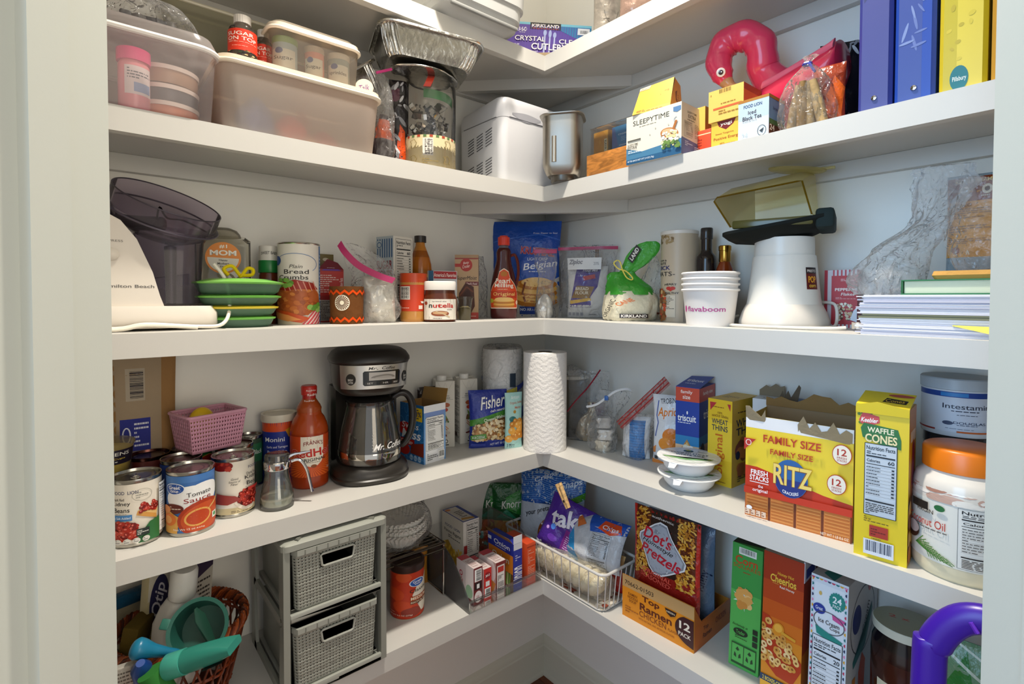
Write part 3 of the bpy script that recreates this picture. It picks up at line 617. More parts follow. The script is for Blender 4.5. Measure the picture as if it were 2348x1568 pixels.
# nutella
P=PL(1009,.200,z); r=Rw(P,971,1047); h=zat(P,645)-z; t=T('hazelnut_spread_jar','short jar of hazelnut spread with a white lid and patterned label','jar',P,face(P)); 
def se(a_,b_,zq,n=48): return [(a_*math.copysign(abs(math.cos(2*math.pi*j/n))**.82,math.cos(2*math.pi*j/n)),b_*math.copysign(abs(math.sin(2*math.pi*j/n))**.82,math.sin(2*math.pi*j/n)),zq) for j in range(n)]
g=G('gloss'); loft(g,[se(r*.86,r*.62,0),se(r*.98,r*.72,.004),se(r,r*.74,h*.2),se(r,r*.74,h*.56),se(r*.9,r*.7,h*.68),se(r*.88,r*.7,h*.78)],'#5a2c18'); g.build('jar_body',t)
g=G('plastic'); loft(g,[se(r*.93,r*.74,h*.78),se(r*.95,r*.76,h*.79),se(r*.95,r*.76,h*.97),se(r*.9,r*.72,h)],'#e3dfd8'); g.build('lid',t)
def SN(u,v):
    th=R_(270+(u-.5)*130); c,s=math.cos(th),math.sin(th); return Vector((r*1.012*math.copysign(abs(c)**.82,c),r*.755*math.copysign(abs(s)**.82,s),h*(.06+.5*v)))
g=G('card'); grid(g,SN,24,1,'#e4ddd0'); a=Art(1.5)
for i in range(7): a.line([(.1+i*.13,0),(.12+i*.13,.35),(.08+i*.14,.6),(.14+i*.12,1)],.008,'#3b2a24'); a.l-=.9
a.poly([(.28,.0),(.2,.3),(.24,.75),(.38,.99),(.66,.99),(.8,.75),(.82,.3),(.74,0)],'#e9e2d6'); a.text('spread the',.48,.88,.3,.07,'#3b2a24',shear=.2); a.text('n',.28,.66,.1,.17,'#1e1a18',bold=.04); a.text('utella',.60,.69,.50,.22,'#b52c24',bold=.04); a.text('smile',.72,.5,.14,.06,'#3b2a24',shear=.2); a.ell(.5,.3,.2,.13,'#8c4a2c'); a.ell(.5,.33,.16,.07,'#c9a078'); a.line([(.42,.42),(.72,.12)],.05,'#c9b08c'); a.ell(.12,.8,.06,.09,'#8c3a24'); a.small(.35,.04,.6,.1,1,'#3b2a24')
a.put(g,lambda u,v:SN(u,v),mx=.06); g.build('label',t)
# herb cup
P=PL(1066,.165,z); r=Rw(P,1046,1086)*.9; h=zat(P,680)-z; t=T('herb_cup','small clear cup of dried herbs right of the hazelnut spread','cup',P,face(P)); g=G('clear'); lathe(g,[(r*.72,0),(r*.74,.001),(r*.98,h*.92),(r*1.08,h*.93),(r*1.08,h)],'#e6e3da',28,caps=False); g.build('cup_body',t)
g=G('kraft'); lathe(g,[(0,.001),(r*.70,.001),(r*.82,h*.5),(r*.4,h*.6),(0,h*.55)],'#7d7456',20); g.build('herbs',t)
# betty crocker style cake mix
A_=PL(1043,.085,z);N_=PL(1097,.125,z);B_=PL(1121,.092,z); e=(N_-A_).normalized(); rz=math.atan2(e.y,e.x); w=(N_-A_).length; nn=Vector((-e.y,e.x,0)); d_=.036; P=(A_+N_)/2+nn*d_/2; h=zat(N_,584)-z
t=T('cake_mix_box','devils food cake mix box with a red spoon emblem and nutrition side panel','box',P,rz); a=Art(w/h); a.rect(0,0,1,1,'#b89a78'); a.rect(0,.93,1,1,'#8c3a34'); a.rect(0,.95,1,1,'#a88a6a'); a.ell(.48,.84,.26,.10,'#a8322c'); a.rect(0,.81,.3,.86,'#a8322c'); a.text('Betty',.48,.87,.24,.05,'#f0d8d0',ang=10,shear=.3); a.text('Crocker',.48,.82,.32,.05,'#f0d8d0',ang=10,shear=.3); a.text('SuperMoist',.5,.63,.86,.08,'#2b2220',shear=.2,bold=0); a.rect(.45,.52,1,.58,'#6c2c30'); a.text("Devil's Food",.72,.55,.44,.035,'#ead6d0'); a.poly([(.1,.12),(.18,.4),(.45,.56),(.8,.5),(.85,.2),(.7,.1)],'#4a2418'); a.poly([(.3,.16),(.38,.4),(.6,.48),(.75,.3),(.62,.12)],'#3a1a10'); a.line([(.2,.36),(.5,.5),(.78,.42)],.025,'#6b3a26'); a.poly([(.5,0),(1,.1),(1,0)],'#a83a34'); a.rect(.5,.01,1,.1,'#b5453c'); a.small(.55,.03,.9,.08,2,'#f0d0c0')
b=Art(d_/h); b.rect(0,0,1,1,'#cfc8ba'); b.rect(0,0,.1,1,'#b0524c'); b.rect(.9,0,1,1,'#b0524c'); b.nutri(.13,.45,.87,.95,'160','#cfc8ba'); b.small(.14,.04,.86,.43,16,'#5c544c'); carton(t,w,d_,h,'#a83a34',a,b)
q=T('crumpled_bag','clear crumpled bag top with red print peeking over the cake mix box','bag',PL(1101,.03,z),0); sack(q,[(0,0,0,.026,.018),(0,0,.08,.026,.018),(0,0,.14,.022,.014),(0,0,.165,.018,.008),(.004,0,.18,.01,.004)],'#fff','bag',151,.006,30,'bag_body',cf=None)
# syrup bottle
P=PL(1155,.135,z); r=Rw(P,1122,1187); h=zat(P,541)-z; t=T('syrup_bottle','dark syrup bottle with a red cap and orange label near the corner','bottle',P,face(P,2)); rx=r; 
def RS(k,f): return [(x*k,y*k*.62,h*f) for x,y,_ in se(rx,rx,0)]
g=G('gloss'); loft(g,[RS(.86,0),RS(.93,.02),RS(.97,.2),RS(.93,.38),RS(.74,.55),RS(.56,.66),RS(.5,.72),RS(.52,.80),RS(.44,.84),RS(.34,.855)],['#4c1a18']*3+['#45140f']*6); g.build('bottle_body',t)
g=G('frostlight'); lathe(g,[(r*.34,h*.85),(r*.32,h*.895)],'#d8cfc6',24,caps=False); g.build('neck',t)
g=G('plastic'); bottle_cap(g,r*.40,h*.885,h*.985,'#cf3a26',24); lathe(g,[(r*.3,h*.985),(r*.28,h),(0,h)],'#d8452e',20); g.build('cap',t)
g=G('gloss'); tube(g,spline([(r*.50,0,h*.76),(r*.78,0,h*.77),(r*.98,0,h*.68),(r*1.02,0,h*.54),(r*.86,0,h*.40)],6),.0042,'#5c1e16',8); g.build('handle',t)
def SL(u,v):
    th=R_(270+(u-.5)*150); c,s=math.cos(th),math.sin(th); k=(.975 if v<.55 else .975-.30*((v-.55)/.45)**1.2); return Vector((rx*k*math.copysign(abs(c)**.82,c),rx*.635*k*math.copysign(abs(s)**.82,s),h*(.09+.52*v)))
g=G('card'); a=Art(.9); lab=[(.06,.06),(.94,.06),(.99,.2),(.97,.42),(.8,.64),(.68,.76),(.64,.92),(.5,.99),(.36,.92),(.32,.76),(.2,.64),(.03,.42),(.01,.2)]; a.poly([(.5,.5)]+lab+[lab[0]],'#f0dcc0'); sh=[((u-.5)*.94+.5,(v-.5)*.95+.5) for u,v in lab]; a.poly([(.5,.5)]+sh+[sh[0]],'#cf4a20'); a.rect(.06,.3,.94,.46,'#b83c1c'); a.ell(.5,.86,.09,.06,'#b5701c'); a.text('Pearl',.46,.70,.38,.11,'#f4ead8',bold=.03); a.text('Milling',.5,.58,.5,.12,'#f4ead8',bold=.03); a.small(.35,.49,.65,.52,1,'#f0c8a0'); a.text('Original',.5,.385,.6,.10,'#f0c878',bold=.01)
for i in range(4): a.ell(.5,.12+i*.042,.3,.035,['#b5742c','#dba552'][i%2])
a.ell(.5,.27,.24,.05,'#e6bd74'); a.ell(.13,.24,.09,.05,'#b5b03c'); a.ell(.9,.2,.06,.05,'#e9c8b0'); a.put(g,SL,mx=.05); g.build('label',t)
# blue pancake mix bag
P=PL(1206,.070,z); t=T('pancake_mix_bag','large bright blue pancake mix bag standing in the corner behind the syrup','bag',P,face(P,-4)); h=zat(P,508)-z; w=dep(P)*150/FPX; a=Art(w/h)
a.rect(0,0,1,1,'#1f4ea8'); a.poly([(0,0),(1,0),(1,.42),(.7,.3),(.3,.16),(0,.3)],'#c9c6c0'); a.line([(.0,.78),(.3,.82),(.7,.86),(1,.80)],.008,'#4a78cc'); a.text('Press Zipper to Seal',.78,.87,.34,.02,'#dfe6f4'); a.text('KRUSTEAZ',.68,.68,.5,.08,'#b52a30',ang=-6,bold=.05,edge='#e6c8c0'); a.text('LIGHT CRISP',.68,.60,.3,.03,'#e6ecf6'); a.text('Belgian',.72,.53,.5,.09,'#eef2fa',shear=.3,ang=8,bold=.02); a.small(.55,.46,.9,.48,1,'#dfe6f4')
a.ell(.68,.22,.36,.17,'#b5aca0'); 
for i in range(5): a.ell(.66,.16+i*.045,.3,.06,['#b5742c','#e0b060'][i%2])
a.ell(.66,.36,.22,.05,'#e9c07a'); a.line([(.5,.36),(.46,.25),(.5,.16)],.02,'#7a4018'); a.rect(.42,.03,.8,.11,'#1f3f8c'); a.text('NO ARTIFICIAL',.6,.08,.34,.03,'#e6ecf6',bold=.02)
pouch(t,w*1.08,h,.085,'#1f4ea8',a,'#1a4494',seed=161,cr=.006,name='bag_body',flat=.7,pinch=.07,fr=14)
# ============================================================ SHELF 3, right run
P=PR(1250,.155,z); t=T('zip_bag','small crumpled zip bag of white powder between the blue bag and the flour','zip bag',P,face(P)); h=zat(P,570)-z
q=T('powder_bag','lump of white powder in the bottom of the small zip bag','powder',P+Vector((0,0,.001)),face(P)); sack(q,[(0,0,0,.022,.018),(0,0,.02,.026,.022),(0,0,.05,.02,.016),(0,0,.068,.006,.005)],'#dcd8d0','crinkle',171,.006,24,'powder_lump')
sack(t,[(0,0,0,.03,.026),(0,0,.04,.032,.028),(0,0,.09,.026,.018),(.004,0,.14,.03,.012),(.0,0,h*.94,.034,.006),(0,0,h,.034,.003)],'#fff','bag',172,.010,20,'bag')
g=G('plastic'); box(g,-.034,.034,-.004,.004,h-.014,h-.002,'#b5426c',.001); g.build('zipper',t)
A_=PR(1262,.115,z);B_=PR(1406,.095,z); w,rz,P=seat(A_,B_,.07,z); rz=face(P,-8); w=dep(P)*138/FPX; h=zat(P,562)-z
t=T('zip_bag','large zip bag with a magenta zipper holding a flour sack','zip bag',P,rz); zipbag(t,w,h,.075,181,'#a8305c',.009,0,.006); 
g=G('card'); a=Art(3); a.rect(.0,0,1,1,'#d9d9da'); a.text('Ziploc',.25,.6,.4,.5,'#8a8a90',shear=.25,bold=.06,edge='#4a4a50'); a.text('20% ',.85,.5,.16,.25,'#8a8a90'); S0=pouchS(w,h,.075,seed=181,cr=.006,side=-1,fr=14,flat=.55,pinch=.1); a.put(g,lambda u,v:S0(.16+.6*u,.66+.16*v)+Vector((0,-.001,0)),mx=.08); g.build('printed_panel',t)
Pf=P+Vector((0,0,.0015)); q=T('flour_sack','white and purple sack of bread flour inside the large zip bag','sack',Pf,rz); w2,h2=.118,zat(Pf,612)-z; a=Art(w2/h2)
a.rect(0,0,1,1,'#d9d6d0'); a.poly([(.25,1),(.3,.8),(.25,.55),(.1,.35),(.06,.25),(.06,.2),(.62,.2),(.6,.4),(.78,.6),(.85,1)],'#4a3a86'); a.poly([(.36,.98),(.5,.86),(.8,.9),(.82,.98)],'#2a2450'); a.text('Flour Mill',.58,.92,.36,.05,'#e6e2f0',shear=.2,bold=.02); a.poly([(.24,.62),(.1,.38),(.56,.36),(.7,.6)],'#8c6a34'); a.text('BREAD',.38,.56,.34,.06,'#efe6d0',bold=.02); a.text('FLOUR',.38,.48,.34,.06,'#efe6d0',bold=.02); a.poly([(.06,.33),(.6,.38),(.62,.33),(.08,.26)],'#d9b04a'); a.poly([(.4,.80),(.7,.84),(.72,.76),(.42,.72)],'#a83a3c')
for i in range(4): a.rect(.04+i*.1,.04,.11+i*.1,.10,'#9c9aa0')
a.small(.56,.05,.8,.08,1,'#55545c'); pouch(q,w2,h2,.05,'#d9d6d0',a,'#cfccc6',seed=183,cr=.003,mat='paper',name='sack_body',flat=.5)
q=T('chopsticks','wooden sticks standing in the large zip bag behind the flour sack','sticks',P+Vector((.008,.030,.0015)),rz); 
for i in range(2): g=G('woodgrain'); box(g,-.004+i*.006,.0005+i*.006,-.002,.002,0,h*.97,'#a87a4c',.0005); g.build('stick',q)
# green and white sugar bag
P=PR(1445,.118,z); t=T('sugar_bag','green and white bag of cane sugar twisted shut with a yellow clip','bag',P,face(P,2)); u_=dep(P)/FPX
def sg(f): return '#d9d2b8'
sack(t,[(-.004,0,0,.062,.045),(-.004,0,.012,.072,.05),(.0,0,.05,.074,.052),(.0,0,.075,.062,.044)],'#d9d2b8','film',191,.008,12,'bag_body',sub=5)
K=G('card'); a=Art(1.6); a.text('ORGANIC',.2,.45,.5,.13,'#3c3a34',ang=72,bold=.02); a.text('CANE',.42,.72,.26,.16,'#c96a2c',ang=38,bold=.03); a.rect(.36,.04,.72,.22,'#2a201c'); a.text('KIRKLAND',.54,.13,.32,.12,'#e9e2da',bold=.04); a.rect(.86,.2,.92,.28,'#4a2418'); a.put(K,lambda u,v:Vector((.0805*math.sin((u-.5)*2.5),-.0575*math.cos((u-.5)*2.5)-.001,.006+v*.058)),mx=.05); K.build('print',t)
sack(t,[(0,0,.066,.066,.046),(-.004,0,.085,.06,.04),(-.014,0,.10,.05,.03),(-.022,0,.115,.040,.022),(-.020,0,.124,.030,.018)],'#3f9636','film',193,.009,26,'green_shoulder')
o=sack(t,[(-.018,0,.118,.022,.014),(-.004,0,.128,.022,.014),(.012,0,.145,.030,.012),(.03,0,.172,.036,.008),(.045,0,.194,.03,.005),(.052,0,.202,.014,.003)],'#46a03c','film',195,.006,20,'green_neck')
K=G('card'); a=Art(2); a.rect(0,0,1,1,'#26221e'); a.text('LAND',.5,.5,.8,.6,'#e6e2da',bold=.05); a.put(K,lambda u,v:Vector((.004+.022*u-.012*v,-.0165+.002*u,.146+.036*u+.012*v))); K.build('neck_print',t)
o=sack(t,[(.04,.0,.07,.032,.02),(.05,0,.10,.03,.016),(.060,0,.135,.018,.01),(.055,0,.165,.010,.005)],'#fff','bag',197,.008,20,'clear_corner')
q=T('bag_clip','yellow wire clip holding the green sugar bag shut','clip',P+Vector((0,0,.118)),face(P,2)); g=G('plastic'); tube(g,spline([(-.034,-.026,.036),(-.042,-.026,.028),(-.030,-.026,.014),(-.012,-.026,.008),(.004,-.026,-.008),(.002,-.026,-.014),(-.010,-.026,-.008),(-.020,-.026,.010),(-.026,-.026,.03),(-.032,-.026,.036)],5),.0017,'#e3d25c',7); g.build('wire_loop',q)
# oats canister
P=PR(1557,.068,z); r=Rw(P,1518,1599); h=zat(P,531)-z; t=T('oats_canister','tall beige oats canister with a cream lid behind the ice cream cups','canister',P,face(P,-4)); g=G('card'); lathe(g,[(r,0),(r,h-.008)],'#b9a88e',56); a=Art(.5)
a.rect(.0,.0,1,1,'#bfae96'); a.rect(.6,0,1,.45,'#8c8078'); a.rect(.0,.82,.05,.96,'#8c3024'); a.blobs(.02,.9,.4,.98,20,['#7a6242','#9c8660'],.008,.014,3,2); a.text('GRAIN &',.16,.70,.24,.02,'#26242a'); a.text('1 MINUTE',.1,.665,.34,.028,'#26242a'); a.text('QUICK',.14,.61,.44,.055,'#2a2f66',bold=.03); a.text('OATS-',.2,.545,.5,.05,'#26242a',bold=.0); a.text('HEART',.36,.42,.24,.022,'#2a2622',bold=.03,arc=.3); a.ell(.33,.38,.05,.02,'#b53a34'); a.ell(.41,.38,.05,.02,'#b53a34'); a.poly([(.28,.378),(.46,.378),(.37,.345)],'#b53a34'); a.text('HEALTHY',.37,.325,.3,.022,'#2a2622',bold=.03); a.rect(.26,.05,.46,.30,'#cfc6b4'); a.small(.27,.14,.45,.29,9,'#55504a'); a.blobs(0,.0,.26,.38,60,['#8c5c34','#c9a878','#6b4424','#b5482c'],.014,.024,5,1.4)
a.put(g,Cy(r+.0001,h-.01,.001,172),mx=.06); g.build('canister_body',t); g=G('plastic'); lathe(g,[(r+.0012,h-.009),(r+.0018,h-.006),(r+.0015,h-.001),(r-.001,h),(0,h)],'#d9d2c8',56); g.build('lid',t)
# dark bottle
P=PR(1619,.060,z); r=Rw(P,1599,1641); h=zat(P,523)-z; t=T('vinegar_bottle','dark square-shouldered bottle with a black cap standing behind the ice cream cups','bottle',P,face(P)); prof_bottle(t,r,h,[(.95,0),(1,.01),(1,.66),(.94,.70),(.62,.74),(.56,.77),(.56,.88)],['#241c1a'],'gloss')
g=G('gloss'); lathe(g,[(r*.62,h*.88),(r*.64,h*.885),(r*.64,h*.99),(r*.58,h),(0,h)],'#2c2826',30); g.build('cap',t); g=G('card'); grid(g,Cy(r*1.015,h*.42,h*.12,180),20,1,'#cfc9ba'); a=Art(1); a.text('JW',.16,.8,.3,.22,'#2a2624',bold=.02); a.text('Mixed Berry',.72,.88,.36,.06,'#3a3634'); a.text('Products',.7,.76,.34,.06,'#3a3634'); a.put(g,Cy(r*1.02,h*.42,h*.12,180),mx=.08); g.build('label',t)
P=PR(1661,.058,z); r=Rw(P,1643,1684)*.96; h=zat(P,563)-z; t=T('oil_bottle','small amber bottle with a gold cap standing behind the ice cream cups','bottle',P,face(P)); prof_bottle(t,r,h,[(.95,0),(1,.01),(1,.60),(.9,.70),(.66,.765),(.56,.80)],['#7c3414'],'gloss'); g=G('metal'); lathe(g,[(r*.62,h*.79),(r*.66,h*.80),(r*.64,h*.93),(r*.7,h*.935),(r*.7,h*.99),(r*.62,h),(0,h)],'#b58c44',30); g.build('cap',t); g=G('card'); a=Art(1); a.rect(.3,.4,.5,.9,'#22304f'); a.small(.32,.5,.48,.85,3,'#e9e4d8'); a.put(g,Cy(r*1.01,h*.3,h*.36,150),mx=.08); g.build('label',t)
# nested cups
P=PR(1628,.186,z); r=Rw(P,1570,1695)
for i in range(4):
    q=T('ice_cream_cup',('lowest white ice cream cup in the nested stack, with the pink lettering','second white ice cream cup from the bottom of the nested stack','third white ice cream cup from the bottom of the nested stack','topmost white ice cream cup in the nested stack')[i],'cup',P+Vector((0,0,i*.0115)),face(P,-6),'nested ice cream cups'); hc=.078
    g=G('paper'); lathe(g,[(r*.80,.0),(r*.81,.0),(r*.955,hc-.004),(r*.93,hc-.004),(r*.788,.004),(0,.004)],'#e6e0da',56,caps=False); 
    if i==0: a=Art(1.6); a.text('flavaboom',.47,.48,.62,.15,'#b0508a',bold=.03); a.ell(.10,.48,.03,.10,'#c24a8c',ang=-10); a.put(g,lambda u,v:Vector(((r*(.811+.143*v)+.0002)*math.sin(R_((u-.5)*150)),-(r*(.811+.143*v)+.0002)*math.cos(R_((u-.5)*150)),.002+v*(hc-.008))),mx=.05)
    g.build('cup_body',q); g=G('paper'); tube(g,[(r*.968*math.cos(k/48*6.2832),r*.968*math.sin(k/48*6.2832),hc-.003) for k in range(48)],.0028,'#ebe6e0',8,closed=True); g.build('rolled_rim',q)
# popcorn popper -------------------------------------------------------
P=PR(1796,.116,z); u_=dep(P)/FPX; t=T('popcorn_popper','white hot air popcorn popper with a green tray and amber chute','popcorn popper',P,face(P,-6)); hh=zat(P,548)-z; rb=Rw(P,1700,1886); 
g=G('plastic'); lathe(g,[(rb*.98,0),(rb,.004),(rb,.012),(rb*.93,.03),(rb*.86,.042),(rb*.83,.046)],'#dcd4c8',64); g.build('foot',t)
g=G('plastic'); lathe(g,[(rb*.83,.045),(rb*.80,.06),(rb*.70,hh*.78),(rb*.69,hh*.8),(rb*.665,hh*.802),(rb*.655,hh*1.0)],'#dfdcd4',64); g.build('body',t)
g=G('card'); a=Art(.8); a.rect(0,0,1,1,'#5c1a16'); a.rect(0,.72,1,1,'#2a1c1c'); a.text('PRESTO',.5,.84,.8,.12,'#e9e0d8',bold=.03); a.text('POP',.5,.45,.7,.3,'#e0a02c',bold=.06); a.text('corn',.5,.15,.6,.12,'#e9c04c',bold=.03); 
a.put(g,lambda u,v:Vector(((rb*(.775-.05*v)+.0006)*math.sin(R_(44+26*u)),-(rb*(.775-.05*v)+.0006)*math.cos(R_(44+26*u)),.075+v*.042)),mx=.1); g.build('badge',t)
g=G('matte'); DG='#080e0a'
L=[[(x,y,q+.012*(x/.09)) for x,y,q in rg] for rg in (rr(rb*.66,.05,.03,hh,6,0,0),rr(.088,.058,.02,hh+.010,6,-.008,-.01),rr(.096,.064,.02,hh+.020,6,-.010,-.012),rr(.096,.064,.02,hh+.026,6,-.010,-.012))]; loft(g,L,DG); box(g,.058,.088,-.075,.045,hh+.010,hh+.046,'#1c2a2a',.006); g.build('measuring_tray',t)
g=G('gloss'); box(g,-.085,.055,-.074,-.062,hh+.018,hh+.034,'#4c4a1c',.003); g.build('chute_lip',t)
g=G('amber'); AM='#f8f0c4'
A0=[(-.088,-.066,hh+.022),(.056,-.066,hh+.036)]; f0=[(-.088,-.070,hh+.022),(-.118,-.080,hh+.075),(-.112,-.080,hh+.082),(.028,-.075,hh+.098),(.036,-.075,hh+.098),(.052,-.068,hh+.036)]
mid=[(-.080,-.03,hh+.024),(-.104,-.035,hh+.098),(-.094,-.035,hh+.106),(.030,-.03,hh+.124),(.042,-.03,hh+.115),(.056,-.03,hh+.036)]; bk=[(-.060,.045,hh+.026),(-.062,.045,hh+.110),(-.052,.045,hh+.118),(.040,.045,hh+.138),(.050,.045,hh+.130),(.058,.045,hh+.036)]
f0=[(x,y,q) for x,y,q in f0]; loft(g,[[tuple(Vector(p)) for p in L_] for L_ in (f0,mid,bk)],AM,cap0=False,cap1=True,closed=False); g.build('chute_cover',t)
g=G('amber'); tube(g,f0,.0018,'#b59a2c',6); g.build('chute_edge',t)
g=G('amber'); lathe(g,[(0,0),(.038,0),(.042,.003),(.042,.006),(0,.007)],AM,36,Tm=Matrix.Translation((.018,.02,hh+.136))@Matrix.Rotation(.15,4,'Y')@Matrix.Diagonal((1.25,.7,1,1))); box(g,.05,.085,.012,.026,hh+.134,hh+.138,AM,.001); g.build('butter_cup',t)
g=G('plastic'); tube(g,spline([(rb*.8,.04,.05),(rb*1.08,.02,.045),(rb*1.12,0,.012),(rb*1.02,-.05,.004),(.05,-rb*1.05,.0035),(-.03,-rb*1.04,.0035),(-.075,-rb*.85,.004),(-.105,-.03,.004),(-.10,0,.014),(-.09,.03,.02)],7),.0030,'#e0d9cc',8); 
tube(g,spline([(.0,-rb*1.085,.0033),(.05,-rb*1.10,.0033),(.085,-rb*1.10,.004),(.108,-rb*1.02,.006)],6),.0030,'#e3dccf',8); g.build('power_cord',t)
g=G('plastic'); px_=.118; T1=Matrix.Translation((px_,-rb*.98,.010))@Matrix.Rotation(R_(12),4,'Z'); loft(g,[[(x,y,q) for y,q in ((-.006,-.006),(.006,-.006),(.007,0),(.006,.006),(-.006,.006),(-.007,0))] for x in (0,)]+[[(x,y*k,q*k) for y,q in ((-.006,-.006),(.006,-.006),(.007,0),(.006,.006),(-.006,.006),(-.007,0))] for x,k in ((.004,.8),(.008,1),(.012,.8),(.016,1.05),(.024,1.3),(.030,1.5),(.034,1.5))],'#d9cfc0',Tm=T1); g.build('plug',t)
for s_ in (-1,1): g=G('metal'); box(g,.034,.047,s_*.005-.0008,s_*.005+.0008,-.003,.003,'#b9b4a6',Tm=T1); g.build('plug_blade',t)
# peppermint box
A_=PR(1890,.055,z);B_=PR(1966,.05,z); w,rz,P=seat(A_,B_,.03,z); h=zat(A_,620)-z; t=T('peppermint_box','red box with candy stripe border beside the stack of papers','box',P,rz); a=Art(w/h); a.rect(0,0,1,1,'#c9c4c8')
for i in range(9): a.rect(.02+i*.12,0,.07+i*.12,1,'#b0303c'); a.l-=.9
a.rect(.22,.06,1,.90,'#b02a30'); a.rect(0,0,.1,1,'#a82a36'); a.rect(.1,0,.2,1,'#cfc8cc'); a.small(.5,.80,.9,.85,2,'#e9c0c0'); a.text('PEPPERMINT',.78,.66,.9,.05,'#f0e4dc',bold=.05); a.text('Flakes',.72,.58,.4,.05,'#f0e4dc',shear=.2,bold=.02); a.small(.35,.49,.95,.53,2,'#e0a8a4'); a.blobs(.4,.14,.85,.42,60,['#d9c8a8','#5c3a24','#c9a87c','#efe6d2'],.014,.024,3); a.poly([(.9,.3),(1,.36),(1,.1),(.8,.14)],'#dfe2ea'); carton(t,w,.03,h,'#a82a34',a)
# stack of papers, books
A_=PR(1962,.232,z);B_=PR(2300,.228,z); wP=(B_-A_).length+.02; dP=.21; Pc=Vector(((A_.x+B_.x)/2+.015,-.232+dP/2,z)); hP=zat(A_,678)-z; rd=random.Random(12); zc=0; k=0
t=T('paper_stack','thick stack of loose white papers and folders lying on the middle shelf','papers',Pc,0)
g=G('paper')
while zc<hP:
    th=rd.choice((.0012,.0018,.0026,.003)); c_=rd.choice(['#dedde6','#cfcedb','#e6e4ea','#c3c3d2','#ecebf0']); 
    if .42<zc/hP<.52: c_='#7d7f66'
    dx=rd.uniform(-.006,.006); box(g,-wP/2+dx,wP/2,-dP/2+rd.uniform(0,.004),dP/2-.004,zc,zc+th-.0002,c_); zc+=th
tag(g.build('sheets',t),kind='stuff')
g=G('paper'); g.add([(.02,-dP/2-.001,.018),(.075,-dP/2-.001,.017),(.07,-dP/2-.006,.006),(.02,-dP/2+.003,.019),(.075,-dP/2+.003,.018),(.07,-dP/2-.0052,.006)],[(0,1,2),(5,4,3),(0,2,5,3),(1,4,5,2),(0,3,4,1)],'#e3d766'); g.build('sticky_note',t)
zt=z+zc; A2=PR(2062,.215,z); Pb=Vector((A2.x+.12,-.118,zt)); t=T('book','green hardcover book lying on the white paper stack','book',Pb,R_(1)); bw_,bd_=.24,.19; bh=.023
g=G('card'); box(g,-bw_/2,bw_/2,-bd_/2,bd_/2,0,.002,'#1f6a34'); box(g,-bw_/2,bw_/2,-bd_/2,bd_/2,bh-.002,bh,'#1f6a34'); box(g,-bw_/2,-bw_/2+.003,-bd_/2,bd_/2,.002,bh-.002,'#1f5c30',.001); g.build('cover',t); g=G('paper'); box(g,-bw_/2+.004,bw_/2-.003,-bd_/2+.003,bd_/2-.003,.0021,bh-.0021,'#c9d2b9'); g.build('pages',t)
Pb2=Pb+Vector((.022,.004,bh+.0004)); t=T('envelope_stack','tan padded envelope lying on top of the green book','envelope',Pb2,R_(2)); g=G('kraft'); loft(g,[rr(.105,.085,.006,0),rr(.108,.088,.006,.006),rr(.106,.086,.006,.0125)],'#c99a58'); g.build('envelope_body',t)
zt2=Pb2.z+.013
# creamer bag
A_=PR(2158,.13,z);B_=PR(2330,.12,z); Pk=Vector(((A_.x+B_.x)/2,-.085,zt2+.001)); w=(B_-A_).length*1.05; h=zat(A_,398)-Pk.z; t=T('creamer_bag','silver creamer bag with a brown and yellow label at the right door frame','bag',Pk,R_(3)); a=Art(w/h); a.rect(.0,.15,1,.97,'#c98a1c'); a.rect(.0,.72,1,.97,'#7c3416'); a.text('KETO CREAMER WITH',.52,.93,.8,.04,'#e0c890',bold=.03)
for i,u in enumerate((.25,.55,.85)): a.ell(u,.83,.07,.05,'#d9cdb8'); a.ell(u,.83,.035,.026,'#4a2a1c'); a.small(u-.08,.755,u+.08,.775,1,'#d9cdb8')
a.text('MCT CO',.2,.68,.3,.03,'#6c3a14',bold=.02); a.small(.05,.54,.6,.65,5,'#8a5a20'); a.small(.05,.4,.6,.5,4,'#8a5a20'); a.small(.05,.28,.6,.36,4,'#8a5a20'); a.bars(.78,.36,.98,.7,'#d9cdb8',vert=False,seed=5); a.ell(.16,.22,.05,.035,'#7c3a1c'); a.text('A',.32,.2,.05,.04,'#e9dcc0')
pouch(t,w,h,.055,'#8c9aa0',a,'#8c9aa0',seed=201,cr=.004,name='bag_body',flat=.6,pinch=.02)
# crumpled clear bag on the papers
P=PR(2040,.155,zt); t=T('crumpled_bag','big crumpled clear plastic bag draped on the paper stack','bag',P,face(P)); hc=zat(P,395)-zt; u_=dep(P)/FPX
sack(t,[(-.012,0,.0,.040,.03),(-.008,0,.02,.052,.036),(.0,0,.05,.050,.034),(.016,0,.08,.042,.028),(.038,0,.105,.030,.02),(.052,0,.125,.026,.016),(.062,0,.155,.036,.014),(.068,0,hc*.85,.044,.008),(.068,0,hc,.042,.003)],'#e9ebec','bagm',211,.016,26,'bag_body',nu=56,sub=7)
t=T('clear_sheet','loose rounded flap of clear plastic leaning between the crumpled bag and creamer','plastic sheet',P+Vector((.085,-.005,.0255)),face(P))
sack(t,[(.03,0,0,.012,.01),(.03,0,.02,.032,.012),(.04,0,.06,.052,.012),(.044,0,.10,.046,.010),(.034,0,.135,.030,.006),(.02,0,.155,.010,.003)],'#fff','bag',212,.007,14,'sheet_body')
# ============================================================ SHELF 4, left run
z=H4
